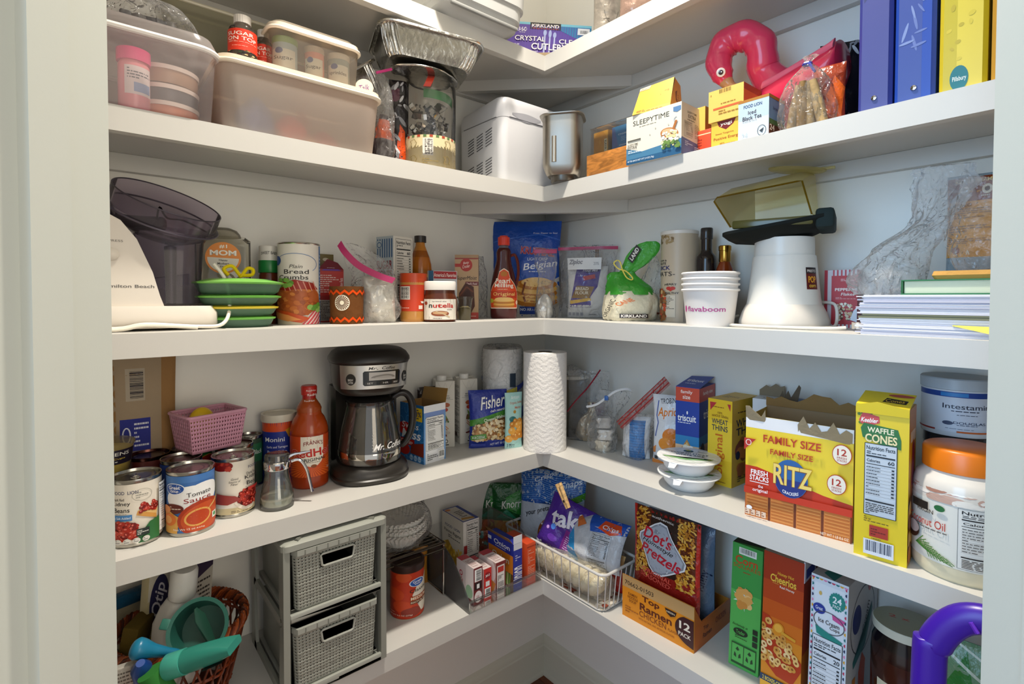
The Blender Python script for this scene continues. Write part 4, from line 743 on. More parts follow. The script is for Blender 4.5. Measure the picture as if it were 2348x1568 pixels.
# kraft paper bag against the wall
A_=PL(250,.024,z);B_=PL(404,.024,z); w,rz,P=seat(A_,B_,.022,z); hgt=.318
t=T('paper_bag','brown paper bag with a plastic window standing at the left wall behind the cans','bag',P,rz)
a=Art(w/hgt); a.rect(.0,.05,.76,.93,'#a8957c'); a.bars(.2,.66,.5,.86,'#b6aa98','#2a2a35',vert=False,seed=8); a.rect(.1,.35,.58,.55,'#3a3f8c')
a.ring(.2,.45,.07,.05,.008,'#dfe2f0'); a.small(.32,.37,.55,.53,6,'#dfe2f0',2,); a.small(.5,.08,.68,.33,12,'#3c3a3a',5)
pouch(t,w,hgt,.019,'#9b7850',a,'#8a6a45',seed=3,cr=.0018,mat='kraft',name='bag_body',fr=16)
# cans --------------------------------------------------------------
def kidney(v):
    a=Art(1.05)
    a.rect(0,0,1,.12,'#d9c9a0' if v==2 else '#efe9df'); a.ell(.28,.93,.2,.1,'#7d150f') if v==2 else None
    if v==2: a.blobs(.12,.84,.44,1,26,FOODR,.02,.035,5,1.3)
    a.ell(.74,.26,.25,.22,'#e6d9c8'); a.ell(.75,.28,.21,.18,'#5d0e0b'); a.blobs(.56,.14,.94,.42,90,FOODR,.022,.034,6,1.35,lambda u,w_:((u-.75)/.2)**2+((w_-.28)/.17)**2<1,'#d8776a')
    if v==2:
        a.rect(.0,.12,.2,.86,'#2c5c33'); a.small(.03,.2,.17,.8,14,'#e3ecdc',4)
        a.text('FOODLION',.86,.86,.3,.05,'#24305e'); a.text('Dark Red',.78,.74,.2,.05,'#3b3430'); a.text('Kidney',.82,.66,.34,.09,'#1d1a1a'); a.text('Beans',.82,.56,.28,.08,'#1d1a1a')
        a.text('Good',.5,.68,.1,.04,'#3b3430',shear=.2);a.text('Source of',.5,.63,.16,.04,'#3b3430',shear=.2);a.text('Fiber',.5,.58,.1,.04,'#3b3430',shear=.2)
        a.small(.66,.49,.98,.5,1,'#3b3430'); a.rect(.7,.42,.96,.47,'#b5332e'); a.poly([(.24,.42),(.5,.36),(.6,.28),(.4,.2),(.22,.22)],'#8f3a34'); a.small(.45,.03,.8,.08,2,'#55493c')
    return a
a=Art(1.05); a.rect(0,0,1,.1,'#e8e0d4'); a.text('FOOD  LION',.36,.86,.34,.055,'#26315f'); a.text('Dark Red',.27,.75,.16,.045,'#3b3430'); a.text('Kidney',.3,.67,.26,.08,'#1d1a1a'); a.text('Beans',.31,.57,.22,.075,'#1d1a1a')
a.small(.2,.5,.45,.51,1,'#3b3430'); a.rect(.12,.39,.45,.49,'#4d86bd'); a.text('No Salt Added',.3,.44,.26,.04,'#eef4fa'); a.ring(.58,.8,.13,.1,.006,'#9c9a90'); a.small(.5,.74,.66,.86,3,'#9c9a90')
a.poly([(.52,.54),(.78,.4),(.78,.33),(.5,.47)],'#d29a52'); a.poly([(.52,.54),(.64,.6),(.8,.5),(.78,.4)],'#e0b878'); a.blobs(.56,.5,.78,.66,22,FOODR,.025,.035,9,1.4,hi='#dd8478')
a.blobs(.1,.08,.5,.36,70,FOODR,.03,.045,10,1.4,hi='#d8776a'); a.poly([(.52,.0),(.52,.12),(.66,.32),(.8,.36),(.8,0)],'#2f6a3a'); a.nutri(.8,.08,.99,.92,'100')
a.rect(.5,.13,.64,.25,'#26302a'); a.small(.51,.15,.63,.23,3,'#e8e8e0')
for i in range(4): a.ell(.3+i*.1,.07,.04,.045,'#d8d4cc'); a.small(.27+i*.1,.04,.33+i*.1,.1,2,'#777')
P,r=Vector((0.185,-1.138,z)),0.0375; can('dented kidney bean can at far left, nearest the door frame, cut by it',P,r,.112,'#e9e1d2',a,group='cans on the coffee maker shelf',tab=True)
P,r=Vector((.126,-1.064,z)),.0345; a=Art(1.05); a.rect(.5,.05,.98,.95,'#25458f'); a.small(.55,.14,.95,.9,16,'#cfd8ee',3); a.rect(.62,.16,.78,.26,'#e7ecef'); a.ell(.7,.21,.05,.04,'#2f7d3d'); a.ell(.62,.62,.07,.09,'#c9745c')
can('blue labelled can between the kidney beans and the tomato sauce',P,r,.113,'#23418c',a,group='cans on the coffee maker shelf',lid='#7c7358',ex=-5)
a=Art(1.0); a.rect(0,.88,1,1,'#4a78b4'); a.ell(.52,.6,.42,.22,'#f3f3f1'); a.ell(.72,.67,.28,.18,'#f3f3f1'); a.ell(.25,.78,.17,.1,'#f0f4fa'); a.ell(.25,.78,.155,.088,'#1f4f9d')
a.text('Great',.25,.805,.2,.06,'#ffffff',bold=.03); a.text('Value',.25,.745,.15,.045,'#ffffff',bold=.02)
a.text('Tomato',.62,.67,.36,.075,'#2a2320',ang=4,bold=.004); a.text('Sauce',.6,.57,.4,.08,'#8c2a2a',ang=4,bold=.004)
a.ell(.23,.43,.17,.09,'#5e241c'); a.small(.1,.38,.36,.48,3,'#ead9c8',ang=0); a.poly([(0,.0),(0,.35),(.18,.38),(.34,.28),(.3,0)],'#d9a352')
a.ell(.68,.24,.38,.3,'#a83a1c',ang=14); a.ell(.68,.24,.33,.24,'#c25227',ang=14); a.ell(.6,.25,.2,.15,'#dfa95c',ang=12); a.ell(.6,.25,.17,.12,'#b94620',ang=12); a.poly([(.74,.33),(.78,.38),(.99,.52),(.99,.47)],'#d9b070')
a.ell(.16,.24,.13,.11,'#dd7a3a'); a.ell(.14,.24,.08,.07,'#e8a766'); a.ell(.1,.42,.1,.07,'#e0935a'); a.rect(.82,.14,.93,.25,'#eef0ea'); a.ell(.875,.2,.03,.035,'#2e8b46'); a.text('Net Wt 15 oz',.4,.07,.3,.035,'#f3e3d0'); a.text('425g',.62,.06,.12,.03,'#f3e3d0')
P,r=Vector((0.198,-1.059,z)),0.0375; can('blue and orange tomato sauce can standing nearest the shelf edge',P,r,.112,'#3c6aa8',a,group='cans on the coffee maker shelf',lid='#8d8d90')
P,r=Vector((.06,-1.108,z)),.0345; can('can with a dark maroon lid behind the blue labelled can',P,r,.112,'#5a2420',None,group='cans on the coffee maker shelf',lid='#4a3430',ring='#5b3b36')
a=Art(1.0); a.rect(.5,.78,1,.97,'#1f6a35'); a.ell(.8,.78,.22,.14,'#b3261c'); a.ring(.8,.78,.23,.15,.012,'#e7c24a')
P,r=Vector((0.058,-1.038,z)),0.036; can('green and red labelled can under the left of the pink basket',P,r,.112,'#1d5c31',a,group='cans on the coffee maker shelf',lid='#5a4a44')
a=Art(1.0); a.rect(.3,.7,1,.97,'#3c4a3a'); a.text('BLACK',.6,.86,.4,.09,'#e6e6dc'); a.rect(.78,.6,1,.95,'#5da0b8')
P,r=Vector((.086,-.966,z)),.0355; can('olive lidded can under the right of the pink basket',P,r,.112,'#5b5a3a',a,group='cans on the coffee maker shelf',lid='#6d6450')
P,r=Vector((0.163,-0.984,z)),0.0375; can('white and green kidney bean can beside the syrup pourer',P,r,.112,'#ebe3d3',kidney(2),group='cans on the coffee maker shelf',ex=3,lid='#8f8572',tab=True)
a=Art(1.0); a.rect(.4,.5,1,.9,'#2f6f4a'); a.text('Black',.75,.72,.3,.1,'#e8f0e8')
P=Vector((.031,-.925,z)); can('dark lidded can at the back, beside the blue bouillon canister',P,.026,.112,'#36503c',a,group='cans on the coffee maker shelf',lid='#4b453f')
P,r=Vector((0.09,-1.172,z)),0.03; a=Art(1.); a.rect(.4,.2,.98,.9,'#2f6d9a'); a.rect(.5,.6,.8,.85,'#d8c65a'); can('blue and yellow can holding up the yellow tub at the door frame',P,r,.100,'#34506b',a,group='cans on the coffee maker shelf')
# yellow deli tub on the last can
Pt=Vector((P.x,P.y,z+.1002)); t=T('deli_tub','small tub of yellow dip stacked on a can by the door frame','tub',Pt,face(Pt))
g=G('plastic'); lathe(g,[(.030,0),(.031,.001),(.037,.040)],'#e3cf52',40); g.build('dip',t)
g=G('frostlight'); lathe(g,[(.0312,-.0),(.0322,.001),(.0385,.045),(.0405,.048),(.0405,.052),(.036,.054),(0,.054)],'#e9e2cc',40); g.build('tub_body',t)
g=G('card'); a=Art(2.4); a.text('KITCHENS',.5,.72,.7,.24,'#f2efe6'); a.text('Dipping Cups',.5,.38,.56,.14,'#e6c95a',shear=.2); a.small(.25,.12,.8,.24,1,'#f2efe6')
S=lambda u,v:Vector(((.0345+.004*v)*math.sin(R_((u-.5)*150)),-(.0345+.004*v)*math.cos(R_((u-.5)*150)),.016+v*.026)); grid(g,S,20,1,'#231c2c'); a.put(g,S,mx=.06); g.build('label',t)
# pink basket ------------------------------------------------------------
A_=B(430,1045,z+.1125); Pb=Vector((A_.x,A_.y,z+.1125))
A1=PL(432,.135,z+.1127);B1=PL(556,.108,z+.1127); w,rz,P=seat(A1,B1,.078,z+.1127)
t=T('woven_basket','pink perforated plastic basket resting on top of the cans','basket',P,rz)
hb=.072; r0=(w/2*.90,.036); r1=(w/2*1.06,.044)
def bS(side):
    def S(u,v):
        k=v; hx=r0[0]+(r1[0]-r0[0])*k; hy=r0[1]+(r1[1]-r0[1])*k
        if side==0: return Vector((-hx+2*hx*u,-hy,v*hb))
        if side==1: return Vector((hx,-hy+2*hy*u,v*hb))
        if side==2: return Vector((hx-2*hx*u,hy,v*hb))
        return Vector((-hx,hy-2*hy*u,v*hb))
    return S
def lattice(g,S,nu,nv,c,hole=.42,v0=.06,v1=.93,th=None):   # panel with real holes
    V=[];F=[]
    us=[];vs=[]
    for i in range(nu): us+=[(i+.5-hole/2)/nu,(i+.5+hole/2)/nu]
    us=[0]+us+[1]
    for j in range(nv): vs+=[v0+(j+.5-hole/2)/nv*(v1-v0),v0+(j+.5+hole/2)/nv*(v1-v0)]
    vs=[0]+vs+[1]; n=len(us)
    for v in vs:
        for u in us: V.append(S(u,v))
    for j in range(len(vs)-1):
        for i in range(n-1):
            if i%2==1 and j%2==1: continue
            a_=j*n+i; F.append((a_,a_+1,a_+n+1,a_+n))
    g.add(V,F,c)
g=G('plastic')
for s_,n_ in ((0,20),(1,10),(2,20),(3,10)): lattice(g,bS(s_),n_,8,'#cf96ab')
loft(g,[rr(r0[0],r0[1],.006,0),rr(r0[0],r0[1],.006,.0015)],'#b98096')
o=g.build('basket_body',t); md=o.modifiers.new('s','SOLIDIFY'); md.thickness=.0016; md.offset=-1
g=G('plastic'); tube(g,rr(r1[0]+.001,r1[1]+.001,.008,hb),.0032,'#d9a2b6',8,closed=True); g.build('rim',t)
P2=t.location+Vector((0,0,.0025)); 
q=T('lemon_squeezer','yellow plastic squeezer poking out of the pink basket','utensil',P2+Vector((.0,-.012,0)),rz)
g=G('plastic'); bm=bmesh.new(); bmesh.ops.create_uvsphere(bm,u_segments=20,v_segments=12,radius=1,matrix=Matrix.Translation((0,0,.045))@Matrix.Diagonal((.026,.018,.034,1))); from_bm(g,bm,'#e6c02c'); box(g,-.004,.004,-.004,.004,.0,.03,'#e6c02c'); g.build('squeezer_body',q)
for i in range(2):
    q=T('clothes_peg','small red peg lying in the pink basket','peg',P2+Vector((-.006+.02*i,.03+.014*i,.0)),rz+i*.5,'red pegs in the pink basket'); g=G('plastic'); box(g,-.022,.022,-.006,-.002,.05,.0565,'#a02a34',.001); box(g,-.022,.022,.002,.006,.05,.0565,'#a02a34',.001); box(g,-.004,.004,-.003,.003,.0,.055,'#7c2028'); g.build('peg_body',q)
# bouillon canister
P,r=Vector((.043,-.866,z)),.037; h=zat(P,945)-z
t=T('bouillon_canister','blue and orange bouillon canister with a cream plastic lid','canister',P,face(P))
g=G('card'); lathe(g,[(r-.003,0),(r-.0025,h-.014)],['#23306f'],48)
a=Art(2*r/h); a.rect(0,.84,1,1,'#d6552a'); a.rect(0,.0,1,.84,'#25358c'); a.rect(.78,0,1,.72,'#27442f'); a.text('Monini',.4,.72,.42,.07,'#f2f2f2',bold=.02); a.poly([(.62,.86),(1,.97),(1,.8),(.7,.74)],'#d99b2c'); a.text('MORE',.88,.87,.26,.08,'#4a1f10',ang=16,bold=.02)
a.text('Garlic and Tarragon',.45,.6,.44,.045,'#eef',bold=.02); a.text('Flavored Chicken',.45,.53,.4,.045,'#eef',bold=.02); a.small(.15,.2,.6,.42,5,'#c9d0ea'); a.poly([(.85,.72),(1,.75),(1,.55),(.85,.55)],'#c98a2a'); a.text('Broth',.93,.63,.12,.07,'#f6e6b8'); a.ell(.92,.34,.1,.14,'#c99a3c')
a.put(g,Cy(r-.0026,h-.014,0,170),mx=.06); g.build('canister_body',t)
g=G('plastic'); lathe(g,[(r,h-.016),(r+.001,h-.012),(r,h),(r-.004,h),(r-.005,h-.003),(0,h-.003)],'#d9d2bf',48); g.build('lid',t)
# oil bottle behind the hot sauce
P=Vector((.030,-.79,z)); t=T('oil_bottle','clear bottle with a green cap behind the hot sauce','bottle',P,0); h=zat(P,925)-z
g=G('glass'); lathe(g,[(.022,0),(.024,.004),(.024,h-.07),(.02,h-.055),(.012,h-.03),(.0115,h-.016)],'#cfd8c8',32); g.build('bottle_body',t)
g=G('plastic'); bottle_cap(g,.0145,h-.018,h,'#1f7a46'); g.build('cap',t)
# hot sauce
P,r=cyl(667,753,1123,z); r*=.95; h=zat(P,883)-z
t=T('sauce_bottle','tall bottle of orange hot sauce with a red cap beside the coffee maker','bottle',P,face(P,4))
pf=[(.0,0),(.93,.0),(1,.015),(1,.54),(.99,.575),(.93,.62),(.80,.68),(.66,.715),(.64,.74),(.66,.77),(.6,.80),(.42,.85),(.345,.875),(.34,.905)]
g=G('gloss'); cs=['#9c3a17']*3+['#a84518']*5+['#a04a20']*6; lathe(g,[(x*r,y*h) for x,y in pf],cs,48); g.build('bottle_body',t)
g=G('card'); a=Art(1.0); a.rect(0,0,1,1,'#c24a1e')
for i in range(26):
    an=R_(-90+(i-13)*10); a.poly([(.5,.3),(.5+.9*math.sin(R_((i-13)*9)),.3-.9*math.cos(R_((i-13)*9))),(.5+.9*math.sin(R_((i-13)*9+2.6)),.3-.9*math.cos(R_((i-13)*9+2.6)))],'#e8772c'); a.l-=.9
a.poly([(.3,1),(.3,.5),(.34,.33),(.42,.24),(.53,.2),(.64,.24),(.72,.33),(.76,.5),(.76,1)],'#c9502a'); a.poly([(.33,1),(.33,.5),(.37,.36),(.44,.28),(.53,.24),(.62,.28),(.69,.36),(.73,.5),(.73,1)],'#f0e6d4')
a.text("FRANK'S",.55,.82,.34,.1,'#7c1d14',arc=.35,bold=.02); a.text('RedHot',.54,.6,.74,.2,'#c0281c',ang=3,bold=.05,edge='#f6efe2',ew=.06); a.text('ORIGINAL',.54,.43,.48,.075,'#221a18',ang=3,bold=.02); a.small(.42,.35,.66,.39,2,'#6b5c50'); a.ell(.55,.27,.05,.04,'#8a4a20'); a.small(.82,.14,.95,.2,2,'#f6e6d8')
a.put(g,Cy(r*1.004,h*.40,h*.12,175),mx=.05); g.build('label',t)
g=G('plastic'); lathe(g,[(r*.36,h*.80),(r*.36,h*.905),(r*.42,h*.91),(r*.43,h*.985),(r*.38,h),(0,h)],['#a3221a','#a3221a','#b32a20'],32); a=Art(1.2); a.text('RedHot',.6,.8,.5,.1,'#f1dcd4'); a.text('RedHot',.7,.55,.6,.14,'#f1dcd4',bold=.02); a.text('RedHot',.5,.2,.5,.1,'#f1dcd4'); a.put(g,Cy(r*.432,h*.17,h*.82,150),mx=.08); g.build('cap',t)
# syrup pourer
P,r=cyl(590,667,1176,z); P.y+=.006; r*=.93; h=zat(P,1040)-z
t=T('syrup_pourer','glass syrup pourer with a chrome spout and white sugar, beside the kidney beans','pourer',P,face(P,-4))
g=G('glass'); pf=[(.9,0),(1,.02),(1.02,.1),(.97,.25),(.8,.48),(.72,.62),(.74,.72),(.75,.76)]; lathe(g,[(x*r,y*h) for x,y in pf],'#eef2f0',40,caps=False); lathe(g,[(x*r-.0022,y*h+.003) for x,y in pf],'#eef2f0',40); g.build('jar',t)
g=G('matte'); lathe(g,[(r*.84,.006),(r*.95,.02),(r*.9,h*.22),(r*.5,h*.27),(0,h*.25)],'#e6dcc8',32); g.build('sugar',t)
g=G('chrome'); lathe(g,[(r*.78,h*.73),(r*.8,h*.74),(r*.8,h*.86),(r*.74,h*.88)],'#d4d4d6',40,caps=False)
tube(g,spline([(r*.6,0,h*.88),(r*1.0,0,h*.95),(r*1.6,0,h*.97),(r*2.0,0,h*.985)],5),[.007,.006,.006,.005,.005,.004,.004,.003,.003,.003,.003,.003,.002,.002,.002,.002],'#d9d9db',8); g.build('collar',t)
g=G('glass'); lathe(g,[(r*.74,h*.86),(r*.74,h*.97),(r*.70,h),(0,h)],'#c9c4c0',36,caps=False); g.build('lid',t)
g=G('chrome'); tube(g,spline([(r*.85,0,h*.83),(r*1.35,0,h*.84),(r*1.75,0,h*.66),(r*1.95,0,h*.42),(r*2.1,0,h*.2)],6),.0030,'#cfcfd2',8); g.build('handle',t)
# ------------------------------------------------------------ coffee maker
P,_=cyl(752,942,1119,z); P=Vector((P.x,P.y,z)); h=.2995
t=T('coffee_maker','black drip coffee maker with a steel panel and glass carafe','coffee maker',P,face(P,12))
K='#2a2622'
def ov(hx,hf,hb,zz,p=2.6,n=44,cy=0):   # oval, deeper at front
    out=[]
    for k in range(n):
        a=2*math.pi*k/n; c,s=math.cos(a),math.sin(a); x=hx*math.copysign(abs(c)**(2/p),c); y=(hf if s<0 else hb)*math.copysign(abs(s)**(2/p),s); out.append((x,y+cy,zz))
    return out
g=G('plastic'); loft(g,[ov(.083,.083,.083,0),ov(.087,.086,.086,.004),ov(.088,.087,.087,.010),ov(.085,.084,.085,.013),ov(.086,.085,.086,.017),ov(.084,.082,.084,.028),ov(.072,.070,.080,.038)],K); g.build('base',t)
g=G('plastic'); loft(g,[ [(-.070,.030,zz),(-.078,.05,zz),(-.078,.078,zz),(-.07,.086,zz),(.07,.086,zz),(.078,.078,zz),(.078,.05,zz),(.07,.03,zz),(.03,.045,zz),(-.03,.045,zz)] for zz in (.03,.1,.205)],'#211e1b'); g.build('water_tank',t)
g=G('plastic'); loft(g,[ov(.066,.07,.075,.196),ov(.076,.079,.084,.205),ov(.082,.084,.087,.222),ov(.085,.087,.088,.262),ov(.088,.09,.089,.268)],K); g.build('brew_head',t)
g=G('plastic'); loft(g,[ov(.088,.09,.089,.2685),ov(.0905,.0925,.0905,.272),ov(.090,.092,.09,.278),ov(.082,.085,.084,.290),ov(.072,.076,.072,.2965),ov(.05,.055,.05,h-.001)],'#25221f'); g.build('lid',t)
SP=lambda u,v:SPf(u,v)
def SPf(u,v):
    a=R_(270+(u-.5)*112); c,s=math.cos(a),math.sin(a); k=1.012+.03*v; e=2/2.6
    return Vector((.083*k*math.copysign(abs(c)**e,c),.085*k*math.copysign(abs(s)**e,s)-.001,.214+v*.052))
g=G('brushed'); grid(g,SP,30,4,'#c9c4bc'); 
a=Art(3.2); a.text('Mr. Coffee',.56,.88,.26,.13,'#26221f',shear=.25,bold=.005); a.mat='gloss'
g2=G('gloss'); a2=Art(3.2); a2.text('Mr. Coffee',.56,.87,.26,.13,'#26221f',shear=.25,bold=.005)
a2.poly([(.36,.2),(.38,.14),(.76,.14),(.78,.2),(.78,.7),(.76,.76),(.38,.76),(.36,.7)],'#1c1a18'); a2.rect(.43,.36,.70,.70,'#c2bcb4'); a2.ell(.57,.46,.12,.14,'#8a847c',a0=0,a1=180); a2.ell(.57,.44,.09,.1,'#b5aea6',a0=0,a1=180)
for i in range(3): a2.rect(.385+i*.13,.17,.495+i*.13,.31,'#34302c'); a2.text(('SET','HR','BREW')[i],.44+i*.13,.24,.06,.07,'#d9d4cc')
a2.ell(.19,.42,.075,.24,'#221f1d'); a2.text('BREW',.19,.40,.08,.09,'#e0dcd4'); a2.text('LATER',.19,.29,.08,.08,'#e0dcd4'); a2.ell(.9,.42,.06,.24,'#221f1d'); a2.text('BREW',.9,.44,.07,.08,'#e0dcd4'); a2.text('NOW',.9,.33,.06,.08,'#e0dcd4')
g.build('steel_panel',t); a2.put(g2,lambda u,v:SP(u,v)+Vector((0,-.0003,0)),mx=.05); g2.build('control_display',t)
# carafe, a thing that lifts out
Pc=P+Vector((math.sin(t.rotation_euler.z),-math.cos(t.rotation_euler.z),0))*.012; Pc.z=z+.0385
q=T('glass_carafe','empty glass coffee carafe with a black handle sitting in the coffee maker','carafe',Pc,t.rotation_euler.z)
pf=[(.063,0),(.069,.004),(.0715,.02),(.0705,.037),(.064,.08),(.056,.115),(.053,.130),(.055,.138)]
g=G('glass'); lathe(g,pf,'#e6e2da',48,caps=False); lathe(g,[(x-.0018,y+.002) for x,y in pf],'#efece6',48); g.build('carafe_body',q)
g=G('chrome'); lathe(g,[(.0718,.017),(.072,.019),(.072,.028),(.0716,.030)],'#c4beb4',48,caps=False); g.build('metal_band',q)
g=G('plastic'); lathe(g,[(.0525,.130),(.053,.140),(.045,.147),(.028,.151),(.0,.151)],'#1b1918',40); lathe(g,[(.022,.151),(.020,.156),(0,.156)],'#2a2724',24); g.build('lid',q)
g=G('plastic'); hd=spline([(.048,-.006,.138),(.066,-.010,.150),(.084,-.011,.146),(.096,-.011,.124),(.098,-.011,.09),(.093,-.011,.058),(.082,-.009,.034),(.072,-.005,.024)],5); tube(g,hd,[.007+.002*math.sin(i/len(hd)*3.1) for i in range(len(hd))],'#201d1b',10); g.build('handle',q)
g=G('gloss'); a=Art(1.9); a.text('Mr. Coffee',.68,.42,.42,.2,'#f4f2ee',shear=.3,bold=.02)
for i in range(6): a.rect(.44,.3+i*.1,.47,.31+i*.1,'#d8d4cc')
a.put(g,lambda u,v:Vector(((.0722-.009*v*v)*math.sin(R_((u-.5)*150)),-(.0722-.009*v*v)*math.cos(R_((u-.5)*150)),.015+v*.07)),mx=.05); g.build('lettering',q)
# ------------------------------------------------------------ cocoa box
A_=B(918,1048,z);B_=B(972,1066,z);C_=B(1006,1046,z)
w=(B_-A_).length; e=(B_-A_).normalized(); rz=math.atan2(e.y,e.x); d_=abs((C_-B_).dot(Vector((-e.y,e.x,0)))); P=(A_+B_)/2+Vector((-e.y,e.x,0))*d_/2; h=zat(B_,932)-z
t=T('cocoa_box','open blue hot chocolate box beside the coffee maker','box',P,rz)
a=Art(w/h); a.rect(0,0,1,1,'#2c6ca6')
rd=random.Random(2)
for i in range(26): a.ring(rd.random(),rd.random(),rd.uniform(.05,.12),rd.uniform(.05,.09),.008,rd.choice(['#4f93c8','#1f5288','#5fa3d4'])); a.l-=.9
a.text('SWISS',.7,.88,.4,.03,'#cfe2f2'); a.rect(.52,.72,.94,.95,'#e9c832'); a.text('33%',.73,.84,.34,.09,'#23305c',bold=.03); a.small(.56,.75,.9,.79,1,'#23305c'); a.small(.58,.89,.88,.93,1,'#23305c')
a.ell(.22,.55,.3,.12,'#c0231d'); a.text('Swiss',.45,.62,.7,.11,'#f6f6f6',bold=.02,shear=.2); a.text('Miss',.5,.47,.78,.16,'#f6f6f6',shear=.25,bold=.03); a.rect(0,.27,.62,.38,'#a81f1b'); a.text('Chocolate',.3,.325,.5,.07,'#f6e8e0'); a.poly([(.5,.3),(1,.36),(1,.12),(.45,.14)],'#7a2c1e'); a.ell(.2,.19,.24,.1,'#b4261f')
for i in range(3): a.ell(.5+i*.17,.07,.07,.05,'#a8c6e2'); a.small(.45+i*.17,.05,.55+i*.17,.09,2,'#35628f')
b=Art(d_/h); b.rect(0,0,1,1,'#eceef2'); b.rect(0,.78,1,.88,'#7d96cc'); b.rect(0,0,.07,.86,'#6f9ccf'); b.rect(.93,0,1,.86,'#6f9ccf'); b.nutri(.1,.22,.9,.8,'160'); b.small(.12,.05,.6,.18,4,'#555'); b.bars(.62,.05,.9,.19)
g=G('card'); bx=w/2;by=d_/2
box(g,-bx,bx,-by,-by+.0012,0,h,'#2c6ca6'); box(g,bx-.0012,bx,-by+.0012,by-.0012,0,h,'#d9dbe0'); box(g,-bx,-bx+.0012,-by+.0012,by-.0012,0,h,'#9b7a4e'); box(g,-bx,bx,by-.0012,by,0,h*1.0,'#9b7a4e'); box(g,-bx+.0012,bx-.0012,-by+.0012,by-.0012,0,.0015,'#9b7a4e')
a.put(g,Fr(w,d_,h)); b.put(g,Rt(w,d_,h)); g.build('carton',t)
g=G('card'); g.add([(-bx,by,h),(bx,by,h),(bx*1.0,by+.008,h+.035),(-bx,by+.008,h+.03),(-bx,by+.0007,h),(bx,by+.0007,h),(bx,by+.0087,h+.035),(-bx,by+.0087,h+.03)],[(0,1,2,3),(7,6,5,4),(3,2,6,7),(1,5,6,2),(0,3,7,4)],'#a07c45')
g.build('flap',t)
# black snack bag behind it
P=PL(988,.035,z); t=T('snack_bag','folded black snack bag with red flames behind the open cocoa box','bag',P,R_(78)); h=zat(P,884)-z
a=Art(.6); a.poly([(.25,.9),(.45,.98),(.4,.7),(.3,.66)],'#8c2a18'); a.text('JACK',.6,.72,.5,.1,'#eeeae2',ang=-25,bold=.02); a.text('LINKS',.62,.6,.4,.1,'#d9d4cc',ang=-20); a.poly([(.7,.5),(.86,.55),(.9,.3),(.72,.22)],'#8f3b20'); a.rect(.7,.22,.95,.36,'#c7502a'); a.small(.5,.1,.8,.3,5,'#b5b0a8')
pouch(t,.085,h,.016,'#2b2320',a,'#5a4030',seed=7,cr=.004,mat='film',name='bag_body',lean=-.012)
# broth cartons
def broth(P,rz,w,h,label):
    d_=w*1.0; t=T('broth_carton',label,'carton',P,rz,'broth cartons')
    a=Art(w/h); a.line([(.1,.99),(.36,.86),(.64,.86),(.9,.99)],.006,'#c9c5ba'); a.line([(.36,.86),(.5,.98),(.64,.86)],.004,'#c9c5ba'); a.text('MADE WITH',.5,.775,.4,.018,'#3c3a36'); a.text('VEGETABLES',.5,.745,.5,.018,'#3c3a36'); a.rect(.1,.72,.9,.723,'#6c6a64')
    a.ell(.52,.64,.22,.035,'#b4603a'); a.ell(.5,.57,.14,.03,'#b8452e'); a.poly([(.4,.53),(.5,.5),(.66,.42),(.6,.4),(.44,.47)],'#6f8a3c'); a.blobs(.4,.38,.7,.44,12,['#7a5a38','#4f6a34'],.012,.02,4,1.4); a.line([(.38,.36),(.66,.28)],.012,'#c98a52'); a.line([(.36,.33),(.6,.26)],.01,'#b4703c'); a.ell(.56,.22,.2,.025,'#c6beb2'); a.poly([(.3,.18),(.55,.2),(.6,.17),(.35,.16)],'#6c2c24')
    a.rect(.42,.05,.68,.13,'#e4e2da'); a.ring(.55,.095,.09,.03,.01,'#33332f'); a.rect(.42,.035,.68,.05,'#33332f')
    b=Art(1/3); b.small(.1,.08,.9,.9,42,'#55524c',3); b.rect(.05,.10,.6,.16,'#3f1f1c')
    g=G('card'); box(g,-w/2,w/2,-d_/2,d_/2,0,h,'#dddad0',.002); a.put(g,Fr(w,d_,h)); b.put(g,Lf(w,d_,h)); g.build('carton',t)
    g=G('card'); box(g,-w/2,w/2,d_*.05,d_*.3,h,h+.004,'#d8d5cb',.001); g.build('seam_flap',t)
    g=G('plastic'); bottle_cap(g,.0125,h,h+.014,'#efeee8',20,'plastic'); o=g.build('cap',t); o.location=(-w*.12,-d_*.1,0); return t
A_=B(1000,1028,z);B_=B(1037,1026,z); w,rz,P=seat(A_,B_,.06,z); w=.052; hc=zat(A_,875)-z
broth(P,rz+.12,.054,hc,'left of the two white broth cartons, behind the snack bag')
A_=B(1053,1018,z);B_=B(1092,1014,z); w,rz,P=seat(A_,B_,.054,z)
broth(P,rz+.12,.054,zat(A_,870)-z,'right of the two white broth cartons, nearer the walnut bag')
# wrapped roll of paper towels
P=PL(1152,.085,z); r=Rw(P,1106,1199); h=zat(P,795)-z
t=T('wrapped_towel_roll','paper towel roll still in crinkled clear wrap, behind the bare roll','paper towels',P,face(P))
g=G('towel'); lathe(g,[(.02,0),(r-.003,0),(r-.003,h-.004),(.02,h-.004)],'#e9e9e6',40,caps=False); g.build('paper_roll',t)
sack(t,[(0,0,0,r-.001,r-.001),(0,0,.02,r+.001,r+.001),(0,0,h*.5,r,r),(0,0,h*.98,r,r),(0,0,h,r*.5,r*.5),(0,0,h+.004,.01,.01)],'#ffffff','bag',5,.004,16,'plastic_wrap')
g=G('card'); a=Art(.5); a.text('CLASSY',.06,.75,.08,.06,'#2b3f7a',ang=80); a.poly([(.55,.56),(.98,.66),(.98,.72),(.55,.62)],'#3b4a9a'); a.poly([(.55,.56),(.75,.6),(.75,.66),(.55,.62)],'#c8b94e'); a.rect(.62,.66,.72,.82,'#2c3a4a'); a.rect(.2,.22,.4,.4,'#f0f0ee'); a.text('NOT',.3,.3,.14,.05,'#33363f',ang=-8); a.poly([(.5,.18),(.98,.3),(.98,.44),(.5,.3)],'#4e63b0')
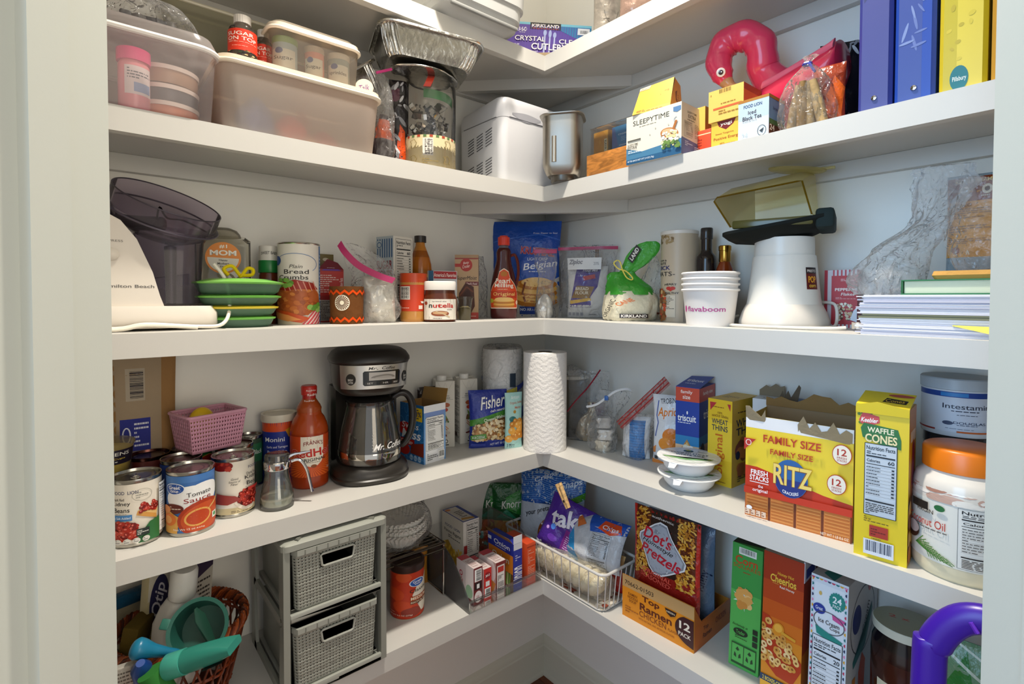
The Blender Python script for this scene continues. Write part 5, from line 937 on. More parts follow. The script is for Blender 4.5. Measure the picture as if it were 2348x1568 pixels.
a.put(g,Cy(r+.003,h*.9,.0,170),mx=.08); g.build('printed_label',t)
# walnuts
A_=B(1083,1031,z);B_=B(1162,1024,z); w,rz,P=seat(A_,B_,.03,z); w*=1.12; h=zat(A_,899)-z
t=T('walnut_bag','blue bag of chopped walnuts with a green stripe, leaning beside the teal pouch','bag',P,rz-.05)
a=Art(w/h); a.rect(0,.0,1,1,'#2b3b93'); a.poly([(.0,.38),(1,.55),(1,.66),(.0,.49)],'#4c8a3a'); a.rect(.06,.14,.98,.38,'#7a5634'); a.poly([(.06,.38),(.98,.38),(.98,.54),(.4,.45)],'#7a5634')
a.blobs(.08,.15,.96,.48,230,['#c9ab7c','#b5884e','#dcc79c','#8f6034','#e3d2b0'],.018,.034,3,1.2,lambda u,v:v<.38+.15*u and v>.15)
a.text('Fisher',.6,.80,.62,.2,'#f5f5f2',shear=.25,ang=8,bold=.02); a.text("chef's naturals",.72,.66,.4,.045,'#f0f0ea',ang=8); a.text('Chopped Walnuts',.66,.52,.62,.07,'#f5f5ea',ang=9,bold=.01); a.poly([(.04,.16),(.42,.2),(.4,.27),(.04,.23)],'#4c8a3a'); a.text('A LA CHEDDAR',.22,.21,.3,.035,'#fff',ang=6); a.text('NET WT 10 OZ',.72,.09,.4,.04,'#dfe3f5',ang=5); a.rect(.05,.05,.4,.1,'#3c4aa0')
pouch(t,w,h,.035,'#2b3b93',a,'#26357f',seed=11,cr=.0028,name='bag_body',lean=.012)
# teal pouch
A_=B(1155,1032,z);B_=B(1206,1024,z); w,rz,P=seat(A_,B_,.02,z); w=.052; h=zat(A_,903)-z
t=T('melon_pouch','pale teal pouch of melon bites beside the paper towel roll','pouch',P,rz-.1)
a=Art(w/h); a.text('Artisan',.55,.92,.5,.06,'#eef7f4',ang=6,shear=.2); a.text('Organic Smiley',.6,.82,.72,.055,'#b2603a',ang=5); a.text('Melon',.68,.74,.34,.05,'#b2603a',ang=5); a.ell(.5,.66,.08,.03,'#b08a3c'); a.ell(.38,.53,.2,.05,'#1f6a6a'); a.line([(.25,.5),(.2,.32)],.01,'#2a6f70'); a.line([(.42,.5),(.25,.34)],.01,'#2a6f70')
a.blobs(.1,.16,.98,.56,26,['#cf8f38','#dda24a','#c27f2e'],.045,.07,6,1,lambda u,v:v<.1+.5*u+.16,'#edc27a'); a.text('3',.12,.06,.06,.06,'#335'); a.text('Minis',.36,.07,.3,.03,'#345'); a.text('Net Wt. 1 oz',.36,.035,.28,.022,'#345')
pouch(t,w,h,.022,'#a9d6d0',a,'#9cc8c2',seed=14,cr=.0016,name='pouch_body')
# bare paper towel roll at the corner edge
P,r=cyl(1200,1298,1041,z); P=P+away(P)*0.0; h=zat(P,806)-z
t=T('paper_towel_roll','white paper towel roll standing upright at the inner corner','paper towels',P,face(P))
g=G('towel'); N=64; lathe(g,[(.0205,.0),(r,0),(r+.0004,.004),(r+.0004,h-.003),(r,h),(.0205,h)],'#f0ece6',N,caps=False)
g.build('paper_sheet',t)
g=G('towel'); S=lambda u,v:Vector(((r+.0006+.00022*math.sin(v*110+2.2*math.cos(u*26)))*math.sin(R_((u-.5)*150)),-(r+.0006+.00022*math.sin(v*110+2.2*math.cos(u*26)))*math.cos(R_((u-.5)*150)),.004+v*(h-.012))); grid(g,S,60,150,'#f2eee8'); g.build('quilted_sheet',t)
g=G('kraft'); lathe(g,[(.0204,0),(.0204,h-.002),(.0188,h-.002),(.0188,0)],'#8a7458',32,caps=False); g.build('cardboard_core',t)
# ============================================================ SHELF 4, right run
z=H4
def edges(p0,p1,z,p2=None,dd=None):   # front edge p0->p1 (px), p2 = rear corner beyond p1
    A_=B(*p0,z);B_=B(*p1,z); e=(B_-A_); w=e.length; e.normalize(); n=Vector((-e.y,e.x,0))
    d_=dd if dd else abs((B(*p2,z)-B_).dot(n)); P=(A_+B_)/2+n*d_/2; return w,d_,math.atan2(e.y,e.x),Vector((P.x,P.y,z)),A_,B_
# container with lid behind the roll
P=PR(1312,.06,z); h=zat(P,858)-z
t=T('lidded_tub','translucent tub with a cream lid half hidden behind the paper towel roll','tub',P,0)
g=G('frostlight'); lathe(g,[(.040,0),(.043,.004),(.048,h-.008)],'#cfc9bc',36); g.build('tub_body',t)
g=G('plastic'); lathe(g,[(.0485,h-.010),(.052,h-.009),(.052,h-.001),(.048,h),(.047,h-.003),(0,h-.003)],'#d6d0be',36); g.build('lid',t)
q=T('plastic_scrap','crumpled clear wrapper lying on the lid of the tub behind the roll','wrapper',P+Vector((0,0,h)),0)
sack(q,[(0,0,0,.03,.03),(0,0,.01,.034,.03),(0,0,.022,.02,.02),(0,0,.028,.004,.004)],'#fff','bagm',9,.008,40,'wrapper_body')
# three zip bags
A_=B(1300,1012,z);B_=B(1396,1018,z); w,rz,P=seat(A_,B_,.05,z); 
t=T('zip_bag','open clear zip bag with a dark red zipper just right of the paper towel roll','zip bag',P,rz); h=zat(P,850)-z
g=G('bag'); k=dict(seed=21,cr=.006,fr=14,flat=.7,pinch=.05); pouch(t,w,h,.045,'#f4f4f6',mat='bag',name='bag',nu=24,nv=24,**k)
g=G('plastic'); tube(g,spline([(-w*.5,-.02,h*.42),(-w*.3,-.022,h*.58),(0,-.012,h*.78),(w*.28,0,h*1.02)],6),.0022,'#8c2030',6); g.build('zipper',t)
q=T('crouton_bag','small bag of brown croutons inside the dark red zip bag','bag',P+Vector((0,0,.0015)),rz)
sack(q,[(0,0,0,.03,.014),(0,0,.02,.036,.017),(0,0,.06,.03,.015),(.01,0,.085,.012,.01),(.012,0,.11,.014,.004)],'#a89478','crinkle',4,.007,20,'bag_body')
q=T('purple_sachet','small dark purple sachet standing in the dark red zip bag','sachet',P+Vector((.022,.018,.0015)),rz+.3); pouch(q,.04,.11,.008,'#4b2440',None,'#3b1c33',seed=9,cr=.002,name='sachet_body')
A_=B(1350,1036,z);B_=B(1408,1043,z); w,rz,P=seat(A_,B_,.06,z); h=zat(P,872)-z
t=T('zip_bag','clear bag with a white and blue zipper, slumped between two other zip bags','zip bag',P,rz)
sack(t,[(0,0,0,.034,.024),(0,0,.02,.040,.03),(0,0,.06,.036,.028),(.006,0,.10,.032,.018),(.018,0,.13,.042,.010),(.03,0,h*.86,.046,.006)],'#fff','bag',31,.012,16,'bag')
g=G('plastic'); pz=spline([(-.045,-.012,.118),(-.03,-.014,.122),(-.012,-.012,.130),(.012,-.01,.150),(.035,-.006,.166),(.058,0,.172),(.07,.008,.168)],5); tube(g,pz,.0032,'#e4e6e8',6); g.build('zipper',t)
g=G('plastic'); box(g,.004,.014,-.016,-.006,.140,.152,'#2f63a8',.001); g.build('slider',t)
for i,(dx,dz,c_) in enumerate(((-.006,.02,'#d8cdb8'),(.01,.045,'#c9c4bc'),(-.004,.075,'#b9b4ae'))):
    q=T('pastry_pack',('wrapped cracker sleeve at the bottom of the slumped bag','wrapped cracker sleeve in the middle of the slumped bag','wrapped cracker sleeve on top in the slumped bag')[i],'packet',P+Vector((dx*.5,0,.001+i*.031)),rz+i*.2,'sleeves in the slumped bag')
    g=G('crinkle'); loft(g,[rr(.02+.003*math.sin(k*2),.013,.008,k*.0055) for k in range(6)],c_); g.build('packet_body',q)
A_=B(1418,1050,z);B_=B(1482,1061,z); w,rz,P=seat(A_,B_,.06,z); w=.092;h=.19
t=T('zip_bag','zip bag with a wide red zipper holding blue wrapped crackers, leaning on the apricot bag','zip bag',P,rz)
sack(t,[(0,0,0,.03,.024),(0,0,.02,.038,.03),(.004,0,.06,.040,.03),(.01,0,.09,.044,.02),(.016,0,.115,.048,.012)],'#fff','bag',41,.008,16,'bag')
g=G('bagm'); zA,zB=Vector((-.046,-.020,.092)),Vector((.068,.012,.215)); dv=Vector((.011,-.004,-.011))
g.add([zA,zB,zB+dv*1.6,zA+dv*1.6,zA+Vector((0,.002,0)),zB+Vector((0,.002,0)),zB+dv*1.6+Vector((0,.002,0)),zA+dv*1.6+Vector((0,.002,0))],[(0,1,2,3),(7,6,5,4),(0,4,5,1),(1,5,6,2),(2,6,7,3),(3,7,4,0)],'#c0453c')
g.build('zipper_band',t)
g=G('plastic')
for k in (.35,.75): tube(g,[zA+dv*k*1.6+Vector((0,-.001,0)),zB+dv*k*1.6+Vector((0,-.001,0))],.0016,'#a52d2a',6)
tube(g,[zA+dv*.1+Vector((0,-.001,0)),zB+dv*.1+Vector((0,-.001,0))],.001,'#a52d2a',6); g.build('zipper',t)
q=T('cracker_sleeve','blue and white foil cracker sleeve inside the red zipper bag','packet',P+Vector((0,0,.0015)),rz+.1)
a=Art(.5); a.rect(.3,.0,.85,.92,'#2b7fc0'); 
for i in range(14): a.rect(.3,.03+i*.065,.85,.045+i*.065,'#1f67a4')
pouch(q,.072,.105,.046,'#e6e6e6',a,'#d8d0c4',seed=6,cr=.004,name='sleeve_body',lean=.01)
# apricots
A_=B(1492,1062,z);B_=B(1572,1075,z); w,rz,P=seat(A_,B_,.04,z); h=zat(A_,905)-z
t=T('apricot_bag','white bag of dried apricots standing left of the blue cracker box','bag',P,rz)
a=Art(w/h); a.text('TROBINSO',.55,.93,.6,.07,'#2a2a30',ang=8); a.text('Apricots',.62,.76,.9,.17,'#d97a1e',shear=.25,ang=6,bold=.02)
a.ell(.58,.42,.26,.12,'#d9802a'); a.ell(.42,.31,.22,.09,'#e0913a'); a.ell(.72,.34,.2,.1,'#cf7a24'); a.text('IRRESISTIBLE',.55,.16,.7,.035,'#3a3430'); a.rect(.04,.05,.2,.12,'#c9c9c9'); a.rect(.07,.06,.17,.11,'#444'); a.poly([(0,.22),(.12,.27),(.1,.16),(0,.15)],'#d98a4a'); a.poly([(0,0),(.5,0),(.2,.05),(0,.06)],'#dd8a44'); a.line([(.2,.92),(.13,.7),(.18,.6),(.1,.4)],.012,'#3d55a0')
pouch(t,w,h,.04,'#dfe0e2',a,'#cfd0d2',seed=17,cr=.0045,name='bag_body')
# triscuit
w,d_,rz,P,A_,B_=edges((1548,1080),(1602,1092),z,dd=.105); h=zat(B_,892)-z
P=P  # box stands behind the rice bowls
t=T('cracker_box','dark blue cracker box with a red band, standing behind the rice bowls','box',P,rz)
w*=1.0; a=Art(w/h); a.rect(0,0,1,.35,'#dfc4a4'); a.rect(0,.33,1,.45,'#3383b8'); a.rect(0,.44,1,1,'#24429a'); a.rect(0,.84,1,1.0,'#c4503a'); a.text('family',.46,.945,.5,.05,'#fbeee6',bold=.02); a.text('size',.46,.89,.32,.045,'#fbeee6',bold=.02)
a.text('triscuit',.48,.645,.78,.075,'#fafafa',bold=.03); a.small(.1,.58,.85,.6,1,'#e6eaf6'); a.ell(.5,.71,.03,.02,'#fafafa'); a.poly([(.5,.4),(.9,.22),(.5,.05),(.1,.22)],'#b98a4c'); a.poly([(.5,.37),(.83,.22),(.5,.08),(.17,.22)],'#d9c088'); a.blobs(.28,.12,.72,.32,40,['#f1efe4','#e4e2d0','#6f9a55','#f6f4ec'],.02,.035,2)
a.blobs(.7,.0,.95,.1,8,['#b07a40'],.02,.04,4)
b=Art(d_/h); b.rect(0,0,1,.35,'#d8b890'); b.rect(0,.33,1,.45,'#2f74a8'); b.rect(0,.44,1,1,'#1f3a90'); b.rect(0,.84,1,1,'#bd4a36'); b.text('family size',.52,.925,.62,.055,'#fbeee6',bold=.02); b.text('triscuit',.6,.68,.7,.1,'#f4f4fa',bold=.03); b.ell(.2,.27,.13,.09,'#3a1f18'); b.small(.1,.24,.3,.3,2,'#e6d6c6'); b.ell(.8,.15,.2,.1,'#a8743c')
tp=Art(w/d_); tp.rect(0,0,1,1,'#22419a'); tp.text('triscuit',.5,.5,.7,.2,'#fff'); tp.small(.2,.2,.8,.3,1,'#cfd8f0')
carton(t,w,d_,h,'#24429a',a,b,None,tp)
g=G('card'); bx,by=w/2,d_/2; g.add([(-bx,-by,h),(bx,-by,h),(bx*.98,by*.9,h+.016),(-bx*.98,by*.9,h+.013),(-bx,-by,h+.0012),(bx,-by,h+.0012),(bx*.98,by*.9,h+.0172),(-bx*.98,by*.9,h+.0142)],[(3,2,1,0),(4,5,6,7),(0,1,5,4),(2,3,7,6),(1,2,6,5),(3,0,4,7)],'#22419a'); aa=Art(w/d_); aa.text('triscuit',.5,.55,.7,.2,'#fff'); aa.small(.2,.25,.8,.35,1,'#cfd8f0'); aa.put(g,lambda u,v:Vector((-bx+u*w,-by+v*d_*.95,h+.0014+.0155*v))); g.build('lid_flap',t)
# wheat thins
w,d_,rz,P,A_,B_=edges((1622,1103),(1677,1120),z,dd=.115); h=zat(B_,921)-z
t=T('cracker_box','yellow cracker box with orange vertical lettering, right of the rice bowls','box',P,rz)
a=Art(w/h); a.rect(0,0,1,1,'#e3bf34'); a.rect(.0,.3,1,.75,'#e9c93e'); a.poly([(.08,.96),(.36,.96),(.1,.86)],'#b3343c'); a.poly([(.94,.96),(.8,.96),(.92,.88)],'#b3343c'); a.text('100%',.5,.845,.2,.025,'#7a4a1c'); a.text('WHOLE GRAIN',.5,.80,.68,.03,'#7a4a1c',arc=.3); a.text('WHEAT',.5,.74,.66,.06,'#2a3450',bold=.02); a.text('THINS',.5,.665,.66,.065,'#2a3450',bold=.02); a.small(.2,.9,.85,.92,1,'#8a5a22')
a.text('original',.52,.36,1.55,.12,'#c86a22',ang=90,bold=.02); a.small(.4,.03,.9,.05,1,'#8a5a22')
b=Art(d_/h); b.rect(0,0,1,1,'#c9a432'); b.text('WHEAT',.55,.74,.8,.09,'#2a2a2c',ang=3,bold=.03); b.text('THINS',.55,.64,.8,.09,'#2a2a2c',ang=3,bold=.03); b.small(.2,.84,.9,.87,1,'#4a3414'); b.poly([(.2,.46),(1,.58),(1,.5),(.2,.38)],'#8a2a18'); b.blobs(.2,.16,1,.5,26,['#9a5a22','#b4702c','#7c451c'],.05,.08,3,1.2); b.ell(.2,.36,.08,.05,'#2a2a2c'); b.small(.2,.04,.5,.12,3,'#3a2a10')
tp=Art(w/d_); tp.rect(0,0,1,1,'#d2ac34'); tp.small(.2,.3,.8,.6,4,'#7a5a1c'); carton(t,w,d_,h,'#dcb634',a,b,None,tp)
# rice bowls
P,r=cyl(1516,1642,1137,z); 
def bowl(P,ex,label):
    t=T('rice_bowl',label,'bowl',P,face(P,ex),'rice bowls'); R=r
    g=G('plastic'); lathe(g,[(R*.66,0),(R*.7,.001),(R*.86,.012),(R*.93,.024),(R*.95,.0285),(R*1.10,.0300),(R*1.11,.0315)],'#e3e4e4',56); 
    g.build('bowl_body',t)
    g=G('film'); lathe(g,[(R*1.11,.0316),(R*1.10,.0326),(0,.0330)],'#e8e9e8',56,caps=False)
    a=Art(1.0); a.poly([(.5+.42*math.cos(R_(k)),.5+.42*math.sin(R_(k))) for k in range(195,350,5)],'#e0e6dc'); a.l-=.2
    a.poly([(.06,.36),(.12,.3),(.5,.22),(.9,.36),(.94,.44),(.5,.32)],'#7fae6c'); a.text('COOKED STICKY',.5,.64,.66,.08,'#2b2f28',arc=.12); a.text('WHITE RICE',.52,.53,.5,.075,'#2b2f28',arc=.12); a.ell(.46,.8,.09,.07,'#2b3a1c'); a.ell(.46,.82,.05,.03,'#a9b23a'); a.small(.62,.8,.74,.86,2,'#444'); a.rect(.78,.37,.9,.42,'#1f4030')
    S=lambda u,v:Vector(((u-.5)*2*R,(v-.5)*2*R,.0332)); a.put(g,S); g.build('film_lid',t)
    g=G('film'); g.add([(-R*.5,-R*.97,.0326),(-R*.2,-R*1.08,.0328),(-R*.30,-R*1.16,.023),(-R*.52,-R*1.10,.022),(-R*.5,-R*.97,.0322),(-R*.2,-R*1.08,.0324),(-R*.30,-R*1.155,.0226),(-R*.52,-R*1.095,.0216)],[(0,1,2,3),(7,6,5,4),(0,4,5,1),(1,5,6,2),(2,6,7,3),(3,7,4,0)],'#eceded'); g.build('pull_tab',t); return t
bowl(P,0,'lower of the two stacked white bowls of cooked rice')
bowl(P+Vector((-.002,.0005,.0336)),-8,'upper of the two stacked white bowls of cooked rice')
# torn boxes behind the ritz box
P=PR(1765,.045,z); h=zat(P,912)-z; t=T('cracker_box','white and blue cracker box with a torn brown flap, at the back wall','box',P,R_(8)); carton(t,.05,.05,h,'#2a4aa0',Art(1).rect(0,.82,1,1,'#d9dadc').rect(0,0,1,.82,'#2446a0'),None,None,Art(1).rect(0,0,1,1,'#cfd0d2').ring(.5,.5,.2,.2,.04,'#888'))
g=G('card'); g.add([(-.026,.0255,h-.012),(.026,.0255,h-.012),(.026,.0258,h+.026),(.016,.0258,h+.022),(.008,.0258,h+.029),(-.004,.0258,h+.02),(-.012,.0258,h+.024),(-.026,.0258,h+.012),(-.026,.027,h-.012),(.026,.027,h-.012),(.026,.0275,h+.026),(.016,.0275,h+.022),(.008,.0275,h+.029),(-.004,.0275,h+.02),(-.012,.0275,h+.024),(-.026,.0275,h+.012)],[tuple(range(8)),tuple(range(15,7,-1))]+[(k,(k+1)%8,(k+1)%8+8,k+8) for k in range(8)],'#7d6a4c'); g.build('torn_flap',t)
P=PR(1822,.045,z); h=zat(P,915)-z; t=T('snack_box','dark blue box with ragged torn top behind the red and yellow cracker box','box',P,R_(-6)); carton(t,.05,.045,h,'#2c4270',Art(1).rect(0,.6,1,1,'#324a86').ell(.6,.8,.2,.1,'#5a4f90'))
g=G('card'); V=[(-.02,-.02,h),(-.012,-.02,h+.018),(-.008,-.02,h+.004),(.0,-.02,h+.02),(.006,-.02,h+.006),(.022,-.02,h+.035),(.026,-.02,h+.03),(.02,-.02,h)]; n=len(V); g.add(V+[(x,y+.001,q) for x,y,q in V],[tuple(range(n)),tuple(range(2*n-1,n-1,-1))]+[(k,(k+1)%n,(k+1)%n+n,k+n) for k in range(n)],'#5c5040'); g.build('torn_flap',t)
# ritz
w,d_,rz,P,A_,B_=edges((1708,1178),(1954,1245),z,dd=.125); h=zat(A_,950)-z; hy=h
t=T('cracker_box','big open yellow and red box of round crackers with a torn brown top','box',P,rz)
a=Art(w/h); a.rect(0,0,1,1,'#ecd23c'); a.rect(0,.88,1,1.,'#ededee'); a.poly([(0,.24),(0,.5),(.12,.5),(.4,.44),(.75,.36),(1,.33),(1,.1),(0,.17)],'#c23a20'); a.rect(0,0,1,.235,'#b5602c')
for i in range(4):
    x0=i*.25; a.rect(x0+.012,0,x0+.238,.24,'#cf8240')
    for k in range(15): a.rect(x0+.02,.005+k*.0155,x0+.23,.010+k*.0155,'#e0a05c' if k%2 else '#b0652e')
    a.rect(x0+.238,0,x0+.262,.24,'#6b3216')
a.poly([(0,.235),(1,.235),(1,.30),(0,.30)],'#c23a20')
a.text('FAMILY SIZE',.46,.80,.54,.075,'#b5421f',bold=.04); a.text('FAMILY SIZE',.46,.685,.4,.052,'#b5421f',bold=.04)
a.ell(.46,.46,.16,.18,'#2d62a0'); a.ell(.46,.45,.15,.165,'#25357c',a0=180,a1=360); a.text('RITZ',.475,.485,.36,.19,'#f3d878',bold=.03,edge='#8a5a18',ew=.07); a.text('CRACKERS',.46,.335,.15,.03,'#fff',arc=-.5,bold=.02)
a.text('FRESH',.155,.455,.17,.05,'#fff',bold=.04); a.text('STACKS',.155,.4,.19,.05,'#fff',bold=.04); a.rect(.06,.355,.25,.362,'#fff'); a.text('the',.17,.325,.05,.03,'#fff'); a.text('original',.165,.28,.15,.04,'#fff',bold=.02)
for (u,v) in ((.91,.775),(.87,.50)): a.ell(u,v,.083,.09,'#a8321e'); a.ell(u,v,.077,.083,'#efe9dc'); a.text('12',u,v+.02,.08,.06,'#a8321e',bold=.03); a.text('FRESH',u,v-.03,.08,.018,'#a8321e'); a.text('STACKS',u,v-.053,.08,.018,'#a8321e')
a.poly([(.0,.78),(.12,.78),(.0,.66)],'#b5342a'); a.ring(.045,.74,.03,.03,.008,'#f2d6d0'); a.ell(.06,.1,.03,.02,'#fff')
for i in range(4): a.rect(.02+i*.055,.03,.065+i*.055,.085,'#e9cdb4'); a.small(.024+i*.055,.035,.06+i*.055,.08,2,'#7a3a1c')
a.text('NET WT 1 LB 8.6 OZ',.86,.035,.24,.025,'#f3e3d0')
g=G('card'); bx,by=w/2,d_/2; T0=.0014
box(g,-bx,bx,-by,-by+T0,0,h,'#ecd23c'); box(g,-bx,bx,by-T0,by,0,h*1.04,'#8c7250'); box(g,-bx,-bx+T0,-by+T0,by-T0,0,h*.98,'#c9b064'); box(g,bx-T0,bx,-by+T0,by-T0,0,h*.9,'#c9b064'); box(g,-bx+T0,bx-T0,-by+T0,by-T0,0,T0,'#8c7250'); a.put(g,Fr(w,d_,h)); g.build('carton',t)
def rag(g,P0,P1,hh,seed,c,th=.0012,n=12,off=(0,0)):
    rd=random.Random(seed); P0=Vector(P0);P1=Vector(P1); top=[]
    for i in range(n+1): p=P0.lerp(P1,i/n); top.append(p+Vector((off[0],off[1],0))+Vector((0,0,hh*rd.uniform(.35,1))))
    V=[P0,P1]+top[::-1]; m=len(V); nn=(P1-P0).cross(Vector((0,0,1))).normalized()*th; g.add([tuple(v) for v in V]+[tuple(v+nn) for v in V],[tuple(range(m)),tuple(range(2*m-1,m-1,-1))]+[(k,(k+1)%m,(k+1)%m+m,k+m) for k in range(m)],c)
g=G('kraft'); rag(g,(-bx,by-.002,h*1.0),(bx,by-.002,h*1.0),.035,4,'#8a6c44'); g.build('torn_flap',t)
g=G('kraft'); rag(g,(-bx,-by+.002,h-.012),(-bx+.035,-by+.002,h-.012),.034,6,'#a39274',n=5,off=(0,-.004)); g.build('torn_flap',t)
g=G('kraft'); rag(g,(bx-.085,-by+.002,h-.022),(bx-.002,-by+.002,h-.030),.036,8,'#a39274',n=9,off=(0,-.004)); g.build('torn_flap',t)
sl=T('cracker_sleeve','brown paper wrapped sleeve lying inside the open cracker box','packet',P+Vector((0,0,.002)),rz)
g=G('crinkle'); tube(g,[(-.08,.0,.05),(.08,.0,.05)],.04,'#b08a54',16); box(g,-.06,.06,-.03,.03,0,.03,'#b08a54'); g.build('sleeve_body',sl)
# waffle cones
w,d_,rz,P,A_,B_=edges((1957,1267),(2079,1303),z,(2115,1266)); d_=.07; h=zat(A_,926)-z
n=Vector((-math.sin(rz),math.cos(rz),0)); P=(A_+B_)/2+n*d_/2; P.z=z
t=T('cone_box','tall yellow box of waffle cones with nutrition facts on its front','box',P,rz)
a=Art(w/h); a.rect(0,0,1,1,'#e2c92c'); a.blobs(.05,.88,.3,.97,30,['#5a7a2a','#3c5a1c'],.008,.014,2); a.poly([(.06,.9),(.14,.955),(.45,.935),(.46,.895),(.26,.865),(.1,.88)],'#c24a4c'); a.text('Keebler',.27,.905,.32,.03,'#fff',shear=.2,bold=.03)
a.poly([(.1,.85),(.16,.885),(.5,.875),(.8,.865),(.86,.8),(.86,.74),(.5,.755),(.14,.79)],'#2f6f3a'); a.text('WAFFLE',.48,.845,.5,.035,'#f3eccb',bold=.04); a.text('CONES',.49,.79,.6,.055,'#f0e2b0',bold=.05,edge='#1f4a26')
a.nutri(.19,.285,.79,.755,'60','#c9d3dc','#15202a',5); a.small(.2,.24,.78,.28,3,'#6b5f1c',4); a.rect(.31,.15,.66,.225,'#a8382a'); a.small(.34,.16,.62,.21,3,'#6c1f18'); a.bars(.2,.03,.77,.13,'#dfe3ea','#22304a',seed=12); a.small(.35,.135,.6,.145,1,'#444')
b=Art(d_/h); b.rect(0,0,1,1,'#c99a1c'); b.rect(.0,.84,1,1,'#b8801c'); b.rect(.2,.78,.9,.85,'#dccfc0'); b.poly([(.2,.2),(.9,.15),(.8,.75),(.5,.8),(.3,.55)],'#b3601f'); b.poly([(.4,.5),(.8,.48),(.7,.78),(.45,.76)],'#8a2c4a'); b.ell(.3,.35,.3,.08,'#24503a'); b.blobs(.1,.05,.9,.4,30,['#c97a2c','#8a5018','#dba54a'],.03,.06,3)
tp=Art(w/d_); tp.rect(0,0,1,1,'#e8d23a'); tp.poly([(.45,.3),(.9,.25),(.92,.5),(.5,.6)],'#221c18'); tp.text('Cones',.68,.42,.36,.2,'#c9a83c',bold=.02); tp.ell(.75,.8,.25,.1,'#b5524a')
carton(t,w,d_,h,'#d9bf28',a,b,None,None)
g=G('card'); bx,by=w/2,d_/2; g.add([(-bx,-by,h),(bx,-by,h),(bx,by,h+.012),(-bx,by,h+.012),(-bx,-by,h+.0012),(bx,-by,h+.0012),(bx,by,h+.0135),(-bx,by,h+.0135)],[(3,2,1,0),(4,5,6,7),(0,1,5,4),(2,3,7,6),(1,2,6,5),(3,0,4,7)],'#e8d23a'); tp.put(g,lambda u,v:Vector((-bx+u*w,-by+v*d_,h+.0014+.0122*v))); g.build('lid_flap',t)
g=G('card'); g.add([(-bx,-by-.001,h),(-bx+w*.42,-by-.0035,h+.008),(bx,-by-.001,h),(bx,-by-.001,h-.012),(-bx,-by-.001,h-.012),(-bx,-by-.002,h),(-bx+w*.42,-by-.0045,h+.008),(bx,-by-.002,h),(bx,-by-.002,h-.012),(-bx,-by-.002,h-.012)],[(4,3,2,1,0),(5,6,7,8,9),(0,1,6,5),(1,2,7,6),(3,4,9,8)],'#e5cc30'); g.build('front_flap',t)
# black jar behind, supplement jar stacked on it
P=PR(2200,.052,z); r1=.044; hb_=zat(P,990)-z
t=T('black_jar','black tub supporting the white supplement jar','jar',P,face(P)); g=G('plastic'); lathe(g,[(r1-.004,0),(r1,.003),(r1,hb_-.02),(r1-.003,hb_-.018)],'#1d1e22',48); g.build('jar_body',t); g=G('gloss'); lathe(g,[(r1-.001,hb_-.019),(r1+.001,hb_-.017),(r1+.001,hb_-.001),(r1-.001,hb_),(0,hb_)],'#26272c',48); g.build('lid',t)
P2=Vector((P.x,P.y,z+hb_+.0005)); r2=Rw(P,2133,2268)*1.0; h=zat(P,862)-P2.z
t=T('supplement_jar','white supplement jar with blue and orange stripes stacked on a black tub','jar',P2,face(P2))
g=G('plastic'); lathe(g,[(r2*.93,0),(r2*.95,.002),(r2*.95,h*.8)],'#cfd4da',56,caps=False); lathe(g,[(0,0),(r2*.93,0)],'#cfd4da',56,caps=False); g.build('jar_body',t)
g=G('plastic'); lathe(g,[(r2*.955,h*.8),(r2*.985,h*.81),(r2*.99,h*.98),(r2*.96,h),(0,h)],'#aeb9c2',56); g.build('lid',t)
g=G('card'); lathe(g,[(r2*.955,h*.08),(r2*.955,h*.78)],'#c9ced8',56,caps=False); a=Art(1.3); a.rect(0,.86,1,.99,'#1c3f86'); a.rect(.35,.88,.6,.97,'#2c79b8'); a.text('Intestamine',.62,.64,.5,.12,'#1f2438',bold=.01); a.small(.45,.5,.8,.55,1,'#2f3548'); a.small(.5,.42,.76,.45,1,'#2f3548'); a.ell(.42,.22,.05,.05,'#3b4560'); a.text('DOUGLAS',.62,.24,.3,.06,'#3b4560',bold=.02); a.small(.5,.17,.76,.2,1,'#3b4560'); a.small(.4,.08,.75,.1,1,'#3b4560'); a.rect(0,.0,.3,.04,'#8a2f2c'); a.rect(.5,.0,.8,.04,'#c0622c'); a.rect(.8,.0,1,.04,'#8a2f2c'); a.put(g,Cy(r2*.956,h*.7,h*.08,170),mx=.06); g.build('label',t)
# coconut oil
P,r=cyl(2112,2300,1345,z); h=zat(P,1022)-z
t=T('coconut_oil_jar','large clear jar of coconut oil with an orange lid by the right door frame','jar',P,face(P,8))
g=G('gloss'); lathe(g,[(r*.93,0),(r*.99,.006),(r,.014),(r,h*.30)],'#ddd3b4',56); lathe(g,[(r,h*.30),(r,h*.62),(r*.985,h*.7),(r*.93,h*.765),(r*.8,h*.80),(r*.77,h*.84)],'#dcd6cc',56,caps=False); a=Art(1.4); a.blobs(0,0,1,1,60,['#a67c6c','#c4a394','#e9e4da','#b98f80','#efe9e0'],.07,.16,6,1.5); a.put(g,lambda u,v:Vector((lambda rr_:(rr_*math.sin(R_((u-.5)*170)),-rr_*math.cos(R_((u-.5)*170)),h*(.60+.19*v)))(r*(1.0-.02*v-.17*v*v*v))),mx=.06); g.build('jar_body',t)
g=G('plastic'); V=[]; lathe(g,[(r*.80,h*.82),(r*.82,h*.825),(r*.82,h*.97),(r*.79,h*.99),(r*.74,h),(0,h)],'#dd7a1e',56); g.build('lid',t)
